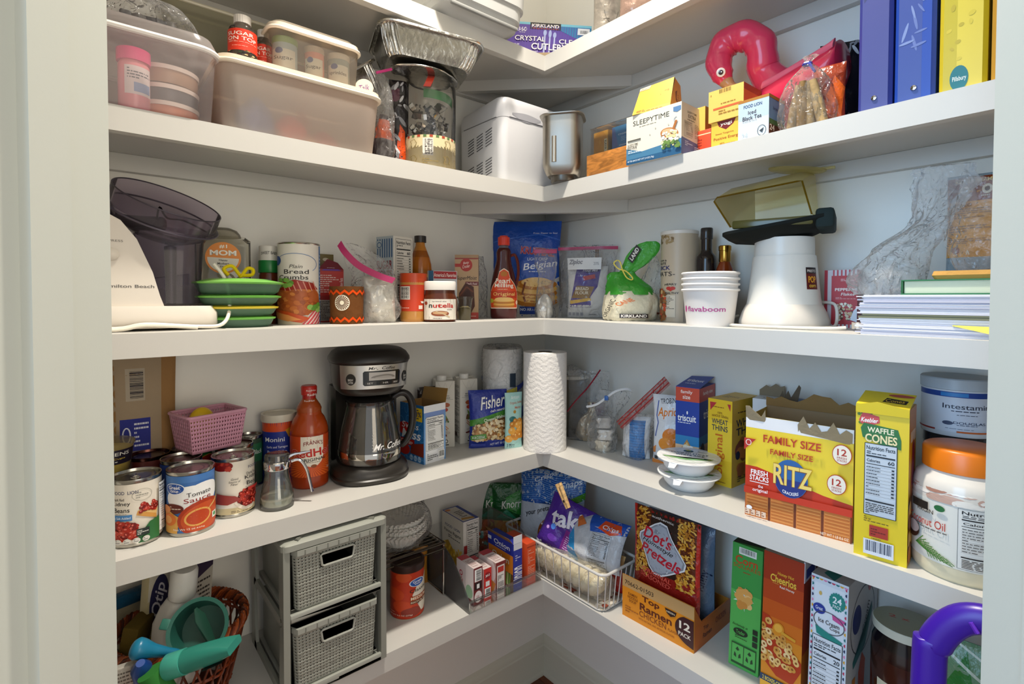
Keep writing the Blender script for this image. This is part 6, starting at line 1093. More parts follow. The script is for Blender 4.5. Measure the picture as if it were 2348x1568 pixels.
g=G('card'); lathe(g,[(r*1.003,h*.12),(r*1.003,h*.60)],'#e2e0d6',64,caps=False); a=Art(1.6); a.nutri(.42,.03,.86,.98,'130','#e4e3dc','#222',7); a.ell(.31,.9,.035,.05,'#2f6a40'); a.text('VIRGIN',.2,.8,.14,.07,'#26221f'); a.text('Coconut Oil',.2,.62,.3,.13,'#b5322c',bold=.0); a.small(.12,.5,.36,.56,2,'#444'); a.ell(.08,.4,.08,.14,'#3b1e1c'); a.ell(.1,.45,.06,.1,'#c9b0a6')
for i in range(9): a.line([(.14,.22),(.2+i*.025,.36-i*.04)],.012,'#4a7a3a'); a.line([(.2+i*.02,.30-i*.02),(.25+i*.02,.06)],.01,'#5b8a46')
a.rect(.1,.82,.24,.95,'#26221f'); a.put(g,Cy(r*1.0035,h*.48,h*.12,170),mx=.05); g.build('label',t)
# ============================================================ SHELF 5
z=H5
# grey drawer tower ---------------------------------------------------
w,hT,dT=.207,.303,.235
P=Vector((.270-dT/2,-.8205,z)); t=T('drawer_tower','grey plastic drawer tower with two woven-look drawers on the lowest shelf','drawers',P,R_(90))
GR='#8f9188'
for s_ in (-1,1):      # tapered side panels
    g=G('plastic')
    for k in (0,1):
        z0=k*.150; x0=s_*w/2
        fr=[(-dT/2,z0),(-dT/2+.018,z0),(-dT/2+.03,z0+.03),(-dT/2+.026,z0+.13),(-dT/2+.012,z0+.15),(-dT/2,z0+.15)]
        loft(g,[[(x0,y,q) for y,q in fr],[(x0-s_*.012,y,q) for y,q in fr]] if s_<0 else [[(x0-.012,y,q) for y,q in fr],[(x0,y,q) for y,q in fr]],GR)
        bk=[(dT/2-.04,z0),(dT/2,z0),(dT/2,z0+.15),(dT/2-.03,z0+.15),(dT/2-.02,z0+.12),(dT/2-.03,z0+.03)]
        loft(g,[[(x0,y,q) for y,q in bk],[(x0-s_*.006,y,q) for y,q in bk]] if s_<0 else [[(x0-.006,y,q) for y,q in bk],[(x0,y,q) for y,q in bk]],GR)
    for zz in (.0,.14,.285): box(g,x0 if s_<0 else x0-.006,x0+.006 if s_<0 else x0,-dT/2+.015,dT/2-.02,zz,zz+.016,GR)
    g.build('side_frame',t)
g=G('plastic')
loft(g,[rr(w/2,dT/2,.012,hT-.017),rr(w/2+.003,dT/2+.004,.014,hT-.015),rr(w/2+.003,dT/2+.004,.014,hT-.004),rr(w/2-.004,dT/2-.003,.012,hT)],'#9a9c93'); g.build('top_panel',t)
g=G('plastic'); tube(g,spline([(-w*.38,-dT/2+.004,hT+.0002),(-w*.2,-dT/2+.03,hT+.002),(w*.2,-dT/2+.03,hT+.002),(w*.38,-dT/2+.004,hT+.0002)],6),.004,'#6d6e66',6); g.build('top_recess',t)
for zz in (.0,.150):
    g=G('plastic'); box(g,-w/2+.012,w/2-.012,-dT/2-.002,dT/2-.01,zz,zz+.010,'#a5a79e',.002); box(g,-w/2+.012,w/2-.012,-dT/2-.002,-dT/2+.006,zz,zz+.016,'#9fa198',.002); g.build('drawer_rail',t)
def drawer(zz):
    dw,dh=w-.034,.118; ho=.085
    def S(u,v):
        x=(u-.5)*dw*(.93+.07*v); 
        e=abs(u-.5)*2; yy=-dT/2+.004-.004*v+(.014*max(0,(e-.9)/.1)**2)
        b=.0011*math.sin(v*math.pi*26)*(1 if v<.62 else .3)*math.cos(u*math.pi*44+ (math.pi if int(v*26)%2 else 0))
        return Vector((x,yy-abs(b),zz+.017+v*dh))
    g=G('plastic'); nu,nv=26,17; us=[0];vs=[0]
    for i in range(nu): us+=[(i+.32)/nu,(i+.68)/nu]
    for j in range(nv): vs+=[(j+.32)/nv*.86+.02,(j+.68)/nv*.86+.02]
    us.append(1);vs.append(1);n=len(us);V=[S(u,v) for v in vs for u in us];F=[]
    for j in range(len(vs)-1):
        for i in range(n-1):
            uc,vc=(us[i]+us[i+1])/2,(vs[j]+vs[j+1])/2
            if abs(uc-.5)<.2 and .62<vc<.83: continue
            if i%2==1 and j%2==1: continue
            a_=j*n+i; F.append((a_,a_+1,a_+n+1,a_+n))
    g.add(V,F,'#94968c')
    k=T2=g.build('drawer',t); md=k.modifiers.new('s','SOLIDIFY'); md.thickness=.0016; md.offset=-1
    g=G('plastic'); y1=dT/2-.025
    V=[S(i/20,1) for i in range(21)]; 
    loft(g,[[(-dw/2,-dT/2+.012,q),(-dw/2,y1,q),(dw/2,y1,q),(dw/2,-dT/2+.012,q)] for q in (zz+.019,zz+.13)],'#85877e',cap0=True,cap1=False,closed=False); g.add([(-dw/2,-dT/2+.010,zz+.019),(dw/2,-dT/2+.010,zz+.019),(dw/2,y1,zz+.019),(-dw/2,y1,zz+.019)],[(0,1,2,3)],'#85877e'); g.build('drawer_box',k)
    g=G('plastic'); R=[S(.5+.2*x/1.0,(.725)+.105*y) for x,y in ((-1,.8),(-.9,1),(.9,1),(1,.8),(.93,-.8),(.8,-1),(-.8,-1),(-.93,-.8))]; tube(g,[p+Vector((0,-.001,0)) for p in R],.0024,'#a3a59c',8,closed=True); g.build('handle',k)
    g=G('plastic')
    V=[];F=[]
    for i in range(25):
        p=S(i/24,1); V+=[(p.x,p.y-.005,p.z+.001),(p.x,p.y-.005,p.z-.009),(p.x,p.y-.0015,p.z-.010),(p.x,p.y+.002,p.z+.001)]
    for i in range(24):
        for q in range(4): F.append((i*4+q,i*4+(q+1)%4,(i+1)*4+(q+1)%4,(i+1)*4+q))
    g.add(V,F,'#9fa198')
    for i in range(1,8): p=S(i/8,1); box(g,p.x-.0008,p.x+.0008,p.y-.0065,p.y-.004,p.z-.009,p.z+.0005,'#7d7f76')
    g.build('rim',k)
drawer(0); drawer(.150)
# wire rack with coffee filters ---------------------------------------
hR=.138; P=Vector((.090,-.592,z)); t=T('wire_rack','small dark wire rack shelf holding the bag of coffee filters','rack',P,R_(90)); x1=.092;x0=-.105;y0=-.068;y1=.068
g=G('metal'); tube(g,[(x0,y0,hR),(x1,y0,hR),(x1,y1,hR),(x0,y1,hR)],.0032,'#6a625a',8,closed=True)
for i in range(9): y=y0+(y1-y0)*(i+.5)/9; tube(g,[(x0,y,hR),(x1,y,hR)],.0016,'#6a625a',6)
tube(g,[(x0,y0,hR-.014),(x1,y0,hR-.014)],.0022,'#6a625a',6); tube(g,[(x1,y0,hR-.014),(x1,y1,hR-.014)],.0022,'#6a625a',6); g.build('rack_top',t)
for x in (x0,x1):
    g=G('chrome'); tube(g,[(x,y0+.006,hR-.004),(x,y0+.006,.0025),(x,y1-.006,.0025),(x,y1-.006,hR-.004)],.0024,'#c9c6c0',8); g.build('leg_loop',t)
q=T('filter_bag','clear bag of white fluted coffee filters on top of the wire rack','bag',P+Vector((0,0,hR+.0035)),R_(90))
def fluted(g,r0,r1,z0,z1,n=44,amp=.05,c='#e9e7de'):
    N=n*4; L=[]
    for k in range(7):
        f=k/6; r=r0+(r1-r0)*f; L.append([(r*(1+amp*f*math.sin(2*math.pi*i*n/N))*math.cos(2*math.pi*i/N),r*(1+amp*f*math.sin(2*math.pi*i*n/N))*math.sin(2*math.pi*i/N),z0+(z1-z0)*f) for i in range(N)])
    loft(g,L,c,cap1=False)
for k in range(9):
    g=G('matte'); fluted(g,.040,.066-.002*(k%2),.004+k*.0034,.036+k*.0044,n=36,c='#fbf9f2' if k%2 else '#efece2'); o=g.build('coffee_filter',q)
    o.rotation_euler=(.03*math.sin(k),.03*math.cos(k*1.7),k*.4)
tag(o); sack(q,[(0,0,0.0,.058,.05),(0,0,.02,.080,.066),(0,0,.06,.085,.068),(.0,0,.085,.07,.05),(.03,0,.098,.04,.02),(.055,.01,.106,.03,.006)],'#fff','bag',51,.006,20,'clear_bag')
# red coffee can
P=Vector((.150,-.603,z)); r=.0405; h=.128; t=T('coffee_can','red coffee canister with a dark lid beside the grey drawer tower','canister',P,face(P,-4))
g=G('card'); lathe(g,[(r-.0015,0),(r,.002),(r,h-.016)],['#c9b9a0','#b5361c'],56,caps=True); a=Art(.62); a.rect(0,.02,1,1,'#bf3b1c')
for (u,v,ru,rv,c_) in ((.2,.8,.2,.13,'#b0331a'),(.45,.9,.16,.1,'#cf5428'),(.25,.52,.22,.14,'#cc4a22'),(.15,.3,.2,.12,'#a82d17'),(.42,.28,.2,.12,'#c9471f'),(.62,.14,.22,.1,'#8c3020'),(.2,.1,.16,.09,'#a02a16')): a.ell(u,v,ru,rv,c_)
a.poly([(.62,.5),(.7,.66),(.85,.74),(1,.9),(1,.2),(.9,.1),(.82,.1),(.88,.3),(.66,.34)],'#e6dccb'); a.ell(.73,.76,.17,.09,'#e8eef4'); a.ell(.73,.76,.15,.078,'#2a58a8'); a.text('Great',.73,.785,.2,.05,'#fff',ang=5,bold=.03); a.text('Value',.73,.735,.14,.035,'#fff',ang=5,bold=.02); a.text('Classic',.76,.6,.38,.07,'#2b2320',ang=5); a.rect(.58,.38,.98,.475,'#a8532c'); a.rect(.58,.31,.98,.38,'#6c3a22'); a.text('MEDIUM',.77,.43,.36,.06,'#f1e0c6',bold=.03); a.text('RICH & SM',.77,.345,.36,.035,'#f1e0c6',bold=.02); a.text('NET WT 9.6 OZ (273g)',.37,.085,.5,.035,'#f6dccb'); a.small(.1,.14,.34,.16,1,'#e9b9a0')
a.put(g,Cy(r+.0001,h-.018,.002,175),mx=.05); g.build('canister_body',t)
g=G('plastic'); lathe(g,[(r+.0012,h-.017),(r+.0018,h-.012),(r+.0012,h-.001),(r-.003,h),(r-.004,h-.003),(0,h-.003)],'#33201a',56); g.build('lid',t)
# bag of chips lying under the rack
P=Vector((.060,-.535,z)); t=T('snack_bag','golden brown snack bag lying under the end of the wire rack','bag',P,R_(70)); a=Art(.8); a.ell(.6,.7,.3,.2,'#8c2c1c'); a.text('Chips',.6,.72,.4,.12,'#e8d8a0',bold=.02); a.blobs(.1,.05,.8,.5,24,['#c08a2c','#d6a544','#9c6a20'],.05,.09,3)
pouch(t,.075,.10,.03,'#a8742c',a,'#8c5c24',seed=33,cr=.006,name='bag_body')
# clear bin -----------------------------------------------------------
bw,bd=.236,.235; P=Vector((.262-bd/2,-.3795,z)); t=T('clear_bin','clear plastic bin with sloping sides holding small boxes at the inner corner','bin',P,R_(90))
bx,by=bw/2,bd/2; g=G('clear'); th=.0022
def slab3(g,P4,n,c):   # thin plate from 4+ points with thickness along n
    n=Vector(n); m=len(P4); g.add([tuple(p) for p in P4]+[tuple(Vector(p)+n) for p in P4],[tuple(range(m)),tuple(range(2*m-1,m-1,-1))]+[(k,(k+1)%m,(k+1)%m+m,k+m) for k in range(m)],c)
CL='#fafafa'
slab3(g,[(-bx,-by,.001),(bx,-by,.001),(bx,by,.001),(-bx,by,.001)],(0,0,th),CL); g.build('bin_base',t)
prof=[(-by,.0),(-by,.026),(-by+.012,.040),(-by+.04,.075),(-by+.075,.105),(-by+.12,.125),(by,.128),(by,0)]
for sx in (-1,1): g=G('clear'); slab3(g,[(sx*bx,y,.003+q) for y,q in prof],(-sx*th,0,0),CL); g.build('bin_side',t); g=G('clear'); tube(g,[(sx*bx,y,.003+q) for y,q in prof[1:-1]],.0024,'#e6e6e6',6); g.build('bin_side_rim',t)
g=G('clear'); slab3(g,[(-bx,-by,.003),(bx,-by,.003),(bx,-by-.004,.030),(-bx,-by-.004,.030)],(0,th,0),'#f4f4f4'); g.build('bin_front',t); g=G('clear'); tube(g,[(-bx,-by-.004,.031),(bx,-by-.004,.031)],.003,'#e9e9e9',6); g.build('bin_front_rim',t)
g=G('clear'); slab3(g,[(-bx,by,.003),(bx,by,.003),(bx,by,.128),(-bx,by,.128)],(0,-th,0),CL); g.build('bin_back',t)
zi=z+.0036
def binbox(name,label,cat,xf,yl,yr,h,front,left,col,top=None,dx=None,group=None,depth=.075,tilt=0):
    # front narrow face at x=xf facing +x, between yl (left) and yr (right)
    ww=yr-yl; t=T(name,label,cat,Vector((xf-depth/2,(yl+yr)/2,zi)),R_(90)+tilt,group); carton(t,ww,depth,h,col,front,None,left,top); return t
jl=Art(.8); jl.rect(0,0,1,1,'#ded2d2'); jl.rect(.55,0,1,1,'#efe4e2'); jl.text('JELL-O',.3,.45,.75,.2,'#a8243c',ang=90,bold=.04); jl.ell(.75,.3,.2,.18,'#9dc2a0'); jl.rect(.7,.0,1,.12,'#5a1c24')
jf=Art(.25); jf.rect(0,0,1,1,'#6d2426'); jf.bars(.12,.62,.9,.95,vert=False,seed=5); jf.rect(.1,.4,.9,.6,'#2b1a18'); jf.rect(.35,.43,.65,.55,'#ececec'); jf.ell(.5,.2,.42,.16,'#efe6e4'); jf.text('JELL-O',.5,.2,.3,.1,'#a8243c',ang=90,bold=.02)
jt=Art(.3); jt.rect(0,0,1,1,'#d9c9c6'); jt.small(.15,.1,.85,.6,8,'#8a5a58'); jt.rect(0,.7,1,1,'#b04048')
binbox('gelatin_box','gelatin box with a barcode end, leftmost of the three in the clear bin','box',.2445,-.4715,-.4445,.092,jf,jl,'#6d2426',jt,group='dessert mix boxes in the clear bin')
jf=Art(.25); jf.rect(0,0,1,1,'#c2302c'); jf.bars(.12,.05,.9,.36,vert=False,seed=7); jf.rect(.25,.42,.75,.58,'#e6e6e6'); jf.ell(.5,.76,.4,.12,'#8c1c22'); jf.text('Jell-O',.5,.76,.56,.1,'#fff',bold=.02)
binbox('gelatin_box','red gelatin box, middle of the three in the clear bin','box',.242,-.4385,-.4145,.078,jf,jl,'#b52c2c',jt,group='dessert mix boxes in the clear bin')
jf=Art(.25); jf.rect(0,0,1,1,'#e9e2dc'); jf.rect(0,0,.12,1,'#6c2a22'); jf.rect(.88,0,1,1,'#6c2a22'); jf.rect(0,.9,1,1,'#7c2a28'); jf.rect(.2,.7,.8,.86,'#b5342c'); jf.small(.2,.08,.8,.62,14,'#4a403c',3)
jq=Art(.8); jq.rect(0,0,1,1,'#c9a8a0'); jq.ell(.5,.7,.5,.4,'#e6dcd8'); jq.poly([(.5,.5),(1,.4),(.8,0),(.6,.1)],'#c98a4c'); jq.rect(0,0,.4,.3,'#8c4a34')
binbox('pudding_box','pudding mix box with a white nutrition panel, right of the red gelatin box','box',.252,-.408,-.376,.088,jf,jq,'#8c3a30',jt,group='dessert mix boxes in the clear bin')
# onion soup box
of=Art(.2); of.rect(0,0,1,1,'#2b3594'); of.text('Onion',.5,.28,1.9,.5,'#f2f0f6',ang=90,bold=.02); of.small(.2,.6,.8,.75,3,'#c9cbe6'); of.rect(0,.86,1,1,'#d9dae2')
ol=Art(1.0); ol.rect(0,0,1,1,'#2b3594'); ol.rect(.02,.3,.98,.72,'#d6822c'); ol.text('Onion',.55,.86,.62,.11,'#f4f2f0',bold=.03); ol.small(.3,.75,.85,.79,1,'#d9d9ea'); ol.text('Onion',.5,.56,.66,.14,'#f6efe0',bold=.03); ol.small(.3,.42,.9,.46,1,'#7a3a1c'); ol.rect(.0,.84,.14,.92,'#e8e8ee'); ol.poly([(.3,.0),(1,0),(1,.3),(.5,.3)],'#6b4a2c'); ol.ell(.15,.22,.12,.1,'#23285c'); ol.text('2',.15,.22,.1,.12,'#fff')
for i in range(8): ol.line([(.62+i*.035,.02),(.58+i*.045,.3)],.03,['#5c8a3c','#86ab55','#c9d6a0'][i%3])
t=binbox('soup_box','open blue and orange onion soup mix box in the clear bin','box',.250,-.3475,-.3185,.116,of,ol,'#2b3594',None,depth=.11)
g=G('card'); g.add([(-.0145,-.055,.1162),(.0145,-.055,.1162),(.0145,-.055,.136),(-.0145,-.055,.136),(-.0145,-.054,.1162),(.0145,-.054,.1162),(.0145,-.054,.136),(-.0145,-.054,.136)],[(0,1,2,3),(7,6,5,4),(0,4,5,1),(1,5,6,2),(2,6,7,3),(3,7,4,0)],'#e4e6ec'); g.build('end_flap',t)
g=G('card'); g.add([(-.0145,-.05,.1162),(-.0145,.055,.1162),(-.026,.055,.132),(-.026,-.05,.132),(-.0137,-.05,.1162),(-.0137,.055,.1162),(-.0252,.055,.132),(-.0252,-.05,.132)],[(0,1,2,3),(7,6,5,4),(0,4,5,1),(1,5,6,2),(2,6,7,3),(3,7,4,0)],'#8c6a3c'); g.build('side_flap',t)
of=Art(.3); of.rect(0,0,1,1,'#d9552c'); of.small(.12,.08,.88,.42,8,'#f0b49a',2); of.small(.12,.48,.88,.84,9,'#f0b49a',5); of.rect(0,.9,1,.93,'#a83a1c')
binbox('mix_box','bright orange mix box right of the onion soup box','box',.252,-.303,-.272,.104,of,None,'#cf4f2a',None,depth=.09)
# penne box
w_=.052; P=Vector((.085,-.403,zi)); t=T('pasta_box','white penne pasta box with a blue edged top, behind the onion soup box','box',P,R_(90)); dd=.105; hh=.160
fa=Art(dd/hh); fa.rect(0,0,1,1,'#cfc9ba'); fa.text('FOOD  LION',.5,.80,.7,.045,'#26315f',ang=0,bold=.02); fa.text('Penne Rigate',.5,.70,.78,.07,'#26221f'); fa.small(.3,.6,.85,.66,2,'#444'); fa.poly([(0,.0),(0,.45),(.3,.55),(.6,.4),(1,.25),(1,0)],'#b08a2c'); 
for i in range(26): rd=random.Random(i); u,v=rd.uniform(0,.9),rd.uniform(.02,.42); fa.line([(u,v),(u+rd.uniform(-.1,.12),v+.09)],.04,rd.choice(['#d9b648','#c49a30','#e6cb6c'])); fa.l-=.9
fa.poly([(.2,.0),(.6,.02),(.6,.2),(.25,.22)],'#6b2a1a')
fr=Art(w_/hh); fr.rect(0,0,1,1,'#d4d0c6'); fr.nutri(.2,.25,.95,.97,'200','#d4d0c6'); fr.ell(.2,.3,.2,.14,'#e6e0d6'); fr.rect(0,.0,1,.22,'#b0862c'); fr.rect(0,.46,.2,.6,'#8c2a2a')
tp=Art(w_/dd); tp.rect(0,0,1,1,'#26408c'); tp.rect(.06,.04,.80,.96,'#cfcabc'); tp.ell(.2,.88,.16,.06,'#c9772c'); tp.small(.3,.25,.7,.7,5,'#3a3430'); tp.poly([(.1,.14),(.8,.05),(.8,.16),(.2,.24)],'#b5862c')
carton(t,w_,dd,hh,'#cfc9ba',fr,None,fa,tp)
# brown bag in bin bottom
q=T('nut_pouch','small brown printed pouch lying at the back of the clear bin','pouch',Vector((.06,-.30,zi)),R_(60)); a=Art(.8); a.blobs(0,0,1,1,30,['#8c3a2a','#d9d4c6','#6c9a94','#a8402c'],.04,.1,5); pouch(q,.05,.075,.016,'#8c5a44',a,'#5c3a2c',seed=61,cr=.003,name='pouch_body')
# seasoning pouches
def knorr(P,rz,label,seed):
    t=T('pasta_pouch',label,'pouch',P,rz,'green pasta side pouches'); w=.135;h=.185; a=Art(w/h); a.rect(0,0,1,.44,'#8a4a26'); a.blobs(.05,.02,.95,.46,120,['#d6a23c','#c9862a','#e3bf62','#a85a22','#cf6a3a'],.03,.055,seed,1.5); a.rect(0,.44,1,1,'#1f5c2e'); a.poly([(.28,.8),(.62,.92),(.74,.5),(.3,.62)],'#38903a'); a.text('Knorr',.42,.7,.46,.12,'#f0f4e8',shear=.2,ang=6,bold=.02); a.text('Pasta Sides',.84,.86,.32,.06,'#e6ede0',ang=6,shear=.2); a.poly([(.05,.48),(.3,.62),(.55,.48)],'#2f8a6a'); a.small(.62,.5,.9,.54,1,'#cfe0cc')
    pouch(t,w,h,.012,'#1f5c2e',a,'#1c5028',seed=seed,cr=.0025,name='pouch_body',lean=.02); return t
knorr(Vector((.068,-.190,z)),R_(52),'front one of the two green pasta side pouches',5); knorr(Vector((.030,-.222,z)),R_(52),'rear one of the two green pasta side pouches',8)
# wire basket ---------------------------------------------------------
X0,X1,Y0,Y1=.098,.476,-.2575,-.118; hk=.098; c0=Vector(((X0+X1)/2,(Y0+Y1)/2,z)); t=T('wire_basket','white wire basket full of snack bags at the right of the inner corner','basket',c0,0); hx,hy=(X1-X0)/2,(Y1-Y0)/2
g=G('plastic'); tube(g,rr(hx,hy,.02,hk,6),.0036,'#d9d6d0',8,closed=True); g.build('rim',t)
g=G('plastic'); tube(g,rr(hx-.012,hy-.010,.02,.004,6),.0022,'#d0cdc6',6,closed=True)
nW=0
def wire(xt,yt,xb,yb): 
    g=G('plastic'); tube(g,[(xt,yt,hk),(xb,yb,.006),(xb*1,yb*.9,.0025)],.0014,'#d9d6d0',6); g.build('wire',t)
g.build('base_wire',t)
for i in range(12): f=(i+.5)/12*2-1; wire(f*hx,-hy,f*(hx-.012),-hy+.010)
for i in range(12): f=(i+.5)/12*2-1; wire(f*hx,hy,f*(hx-.012),hy-.010)
for i in range(7): f=(i+.5)/7*2-1; wire(hx,f*hy,hx-.012,f*(hy-.010))
for i in range(7): f=(i+.5)/7*2-1; wire(-hx,f*hy,-hx+.012,f*(hy-.010))
for i in range(9):
    g=G('plastic'); x=(i+.5)/9*2-1; x*=hx-.014; tube(g,[(x,-hy+.011,.0025),(x,hy-.011,.0025)],.0013,'#d0cdc6',6); g.build('floor_wire',t)
q=T('liner','brown and white patterned paper lining the wire basket','liner',c0+Vector((0,0,.0055)),0); g=G('paper'); a=Art(2.7); a.blobs(0,0,1,1,120,['#8c4a3a','#e3ddd0','#b9a08c','#5c2a24'],.03,.09,4); box(g,-hx+.014,hx-.014,-hy+.012,hy-.012,0,.001,'#c9bfae'); a.put(g,Tp(2*hx-.028,2*hy-.024,.001)); g.build('liner_sheet',q)
# tortillas
q=T('tortilla_pack','clear pack of pale dough rounds lying along the front of the wire basket','pack',c0+Vector((.035,-.026,.0075)),0)
for i in range(9):
    g=G('matte'); x=-.105+i*.026; bm=bmesh.new(); bmesh.ops.create_uvsphere(bm,u_segments=24,v_segments=12,radius=1,matrix=Matrix.Translation((x,0,.036))@Matrix.Rotation(.5,4,'Y')@Matrix.Diagonal((.0165,.035,.036,1))); from_bm(g,bm,'#e3d6b4'); g.build('dough_round',q)
K=[(-.135,0,.03),(-.12,0,.036),(-.06,0,.04),(0,0,.040),(.06,0,.04),(.115,0,.036),(.132,0,.028)]
g=G('bagm'); L=[]
for (x,y,rz_) in K: L.append([(x+.003*math.sin(k*3+x*90),rz_*1.0*math.cos(2*math.pi*k/28),max(.001,.038+rz_*math.sin(2*math.pi*k/28))) for k in range(28)])
loft(g,L,'#faf6ea'); g.build('pack_film',q)
# red pack and packets behind
q=T('flatbread_bag','clear bag of flatbreads with a red label lying in the wire basket','bag',c0+Vector((.02,.030,.0078)),R_(4)); a=Art(1.6); a.rect(.5,.0,1,.6,'#b5302a'); a.small(.55,.35,.9,.5,2,'#f0d0c0'); a.rect(.0,.62,1,.68,'#2f7a5a'); pouch(q,.30,.096,.045,'#c4a06c',a,'#a8864e',seed=71,cr=.006,name='bag_body',fr=12)
# pretzel bag: tall, leaning back
q=T('pretzel_bag','tall blue and silver pretzel bag with a wavy blue top in the wire basket','bag',c0+Vector((-.085,.022,.010)),R_(30)); w=.20;h=.245; a=Art(w/h)
a.rect(0,0,1,1,'#b4bcc6'); a.poly([(0,.62),(.3,.7),(.7,.66),(1,.74),(1,1),(0,1)],'#22509c')
for i in range(16):
    v=.66+i*.021; a.line([(0,v-.02),(.18,v+.015),(.34,v+.03),(.55,v),(.75,v-.005),(1,v+.03)],.006,'#6aa2d8'); a.l-=.9
a.text('Crisps',.4,.93,.36,.06,'#e6eef6',shear=.3,ang=22); a.text('Snaps',.8,.88,.3,.09,'#e6eef6',shear=.3,ang=16,bold=.02); a.poly([(.62,.66),(1,.8),(1,.72),(.64,.6)],'#4c8a2c'); a.text('your pretzel!',.34,.56,.5,.07,'#1d1d22',shear=.2,ang=20)
a.ring(.5,.32,.17,.17,.07,'#8a4a1e'); a.ring(.7,.42,.16,.16,.06,'#8a4a1e'); a.ring(.52,.32,.15,.15,.02,'#b5682c'); a.ring(.71,.42,.14,.14,.018,'#b5682c'); a.blobs(.36,.2,.86,.56,30,['#e9e4d6'],.006,.01,3,1,lambda u,v:True)
pouch(q,w,h,.05,'#b4bcc6',a,'#2a58a4',seed=81,cr=.006,name='bag_body',lean=.03)
# purple bag
q=T('chip_bag','purple chip bag closed with a wooden clothespin in the wire basket','bag',c0+Vector((-.012,-.022,.056)),R_(24)); w=.15;h=.150; a=Art(w/h)
a.rect(0,0,1,1,'#4a2a86'); a.text('takis',.50,.72,.78,.30,'#e3e0ea',ang=14,bold=.05,edge='#221a2a',ew=.07); a.poly([(.5,.2),(.9,.25),(.92,.5),(.5,.55)],'#7a2c80'); a.small(.55,.22,.88,.46,7,'#d6b0dc',ang=0); a.ell(.24,.48,.05,.05,'#5a8ae0'); a.ell(.14,.42,.03,.03,'#c9a0e0'); a.ell(.3,.3,.1,.06,'#6a3aa8'); a.rect(0,0,.45,.12,'#c4c4cc'); a.blobs(0,0,.45,.14,20,['#8c8c96','#e6e6ea','#5c5c66'],.02,.05,4)
pouch(q,w,h,.045,'#4a2a86',a,'#3b2070',seed=91,cr=.007,name='bag_body',lean=.02); q.rotation_euler=(R_(-8),R_(18),R_(22))
# clothespin
p0=AC+ray(1280,1108)*1.245; p1=AC+ray(1303,1165)*1.225
q=T('clothespin','wooden clothespin clipped on the purple chip bag','clothespin',p1,0); dv=(p0-p1); L_=dv.length; q.rotation_euler=dv.to_track_quat('Z','Y').to_euler(); 
for s_ in (-1,1): g=G('woodgrain'); loft(g,[rr(.0045,.002,.001,0,2,0,s_*.0028),rr(.005,.0028,.001,L_*.35,2,0,s_*.0032),rr(.0045,.0022,.001,L_,2,0,s_*.0060)],'#e6bd84'); g.build('pin_half',q)
g=G('metal'); tube(g,[(-.006,0,L_*.3),(.006,0,L_*.3)],.003,'#b9b5ac',8); g.build('spring',q)
# blue-white chips bag lying on the rim
q=T('snack_bag','blue and white snack bag with a nutrition panel slumped over the wire basket','bag',c0+Vector((.085,-.008,.070)),R_(10)); w=.19;h=.118; a=Art(w/h)
a.rect(0,0,1,1,'#c3c6cb'); a.poly([(0,0),(0,.75),(.15,.8),(.35,.2),(.4,0)],'#2f8cc4'); a.poly([(.4,1),(.5,.7),(1,.78),(1,1)],'#2b58b0'); a.poly([(.6,.8),(.8,.72),(.95,.8),(.9,.95),(.65,.96)],'#d9532c'); a.text('Chips',.78,.84,.24,.1,'#f4f4f4',bold=.02); a.nutri(.55,.06,.83,.7,'150','#c3c6cb'); a.poly([(.22,.95),(.42,.8),(.3,.68)],'#c9703a')
pouch(q,w,h,.055,'#c3c6cb',a,'#9aa0a8',seed=101,cr=.010,name='bag_body',lean=.03,fr=16); q.rotation_euler=(R_(-14),0,R_(8))
# ramen tray with pretzel bag ------------------------------------------
w,d_,rz,P,A_,B_=edges((1427,1408),(1591,1499),z,(1673,1424)); d_=.165; n=Vector((-math.sin(rz),math.cos(rz),0)); P=(A_+B_)/2+n*d_/2; P.z=z; hf,hs=.100,.056
t=T('ramen_tray','orange cardboard ramen tray holding a pretzel bag on the lowest shelf','box',P,rz); bx,by=w/2,d_/2
a=Art(w/hf); a.rect(0,0,1,1,'#d98a22'); a.rect(0,.72,1,1,'#bd9866'); a.text('70662-01503',.25,.84,.42,.1,'#26201c'); a.text('Top',.42,.62,.25,.17,'#5a2412',bold=.05); a.text('Ramen',.49,.43,.45,.17,'#5a2412',bold=.05); a.text('CHICKEN',.45,.26,.38,.13,'#7a3a18'); a.text('FLAVOR',.73,.235,.13,.06,'#7a3a18'); a.text('WITH NATURAL AND ARTIFICIAL FLAVORS',.5,.13,.5,.045,'#8c4a1c'); a.text('RAMEN',.16,.60,.13,.06,'#6c3416'); a.text('NOODLE',.16,.52,.15,.06,'#6c3416'); a.text('SOUP',.16,.44,.11,.06,'#6c3416'); a.small(.05,.12,.25,.3,3,'#9c5a1c'); a.poly([(.62,.70),(.78,.70),(.76,.6),(.7,.55),(.65,.6)],'#2c1a1a'); a.text('NISSIN',.7,.64,.11,.04,'#e8dcc0')
a.poly([(1,.70)]+[(1-.24*math.cos(R_(k)),.42+.33*math.sin(R_(k))) for k in range(58,-78,-8)]+[(1,.08)],'#3b1a1e'); a.text('12',.885,.50,.14,.17,'#e6dccb',bold=.05); a.text('PACK',.885,.30,.16,.09,'#e6dccb',bold=.03)
T0=.0025; g=G('kraft')
def panel(g,pts,n,c,art=None,S=None): slab3(g,pts,n,c)
g=G('card'); slab3(g,[(-bx,-by,0),(bx,-by,0),(bx,-by,hf),(-bx,-by,hf)],(0,T0,0),'#c98a3a'); a.put(g,lambda u,v:Vector((-bx+u*w,-by-.0001,v*hf))); g.build('front_panel',t)
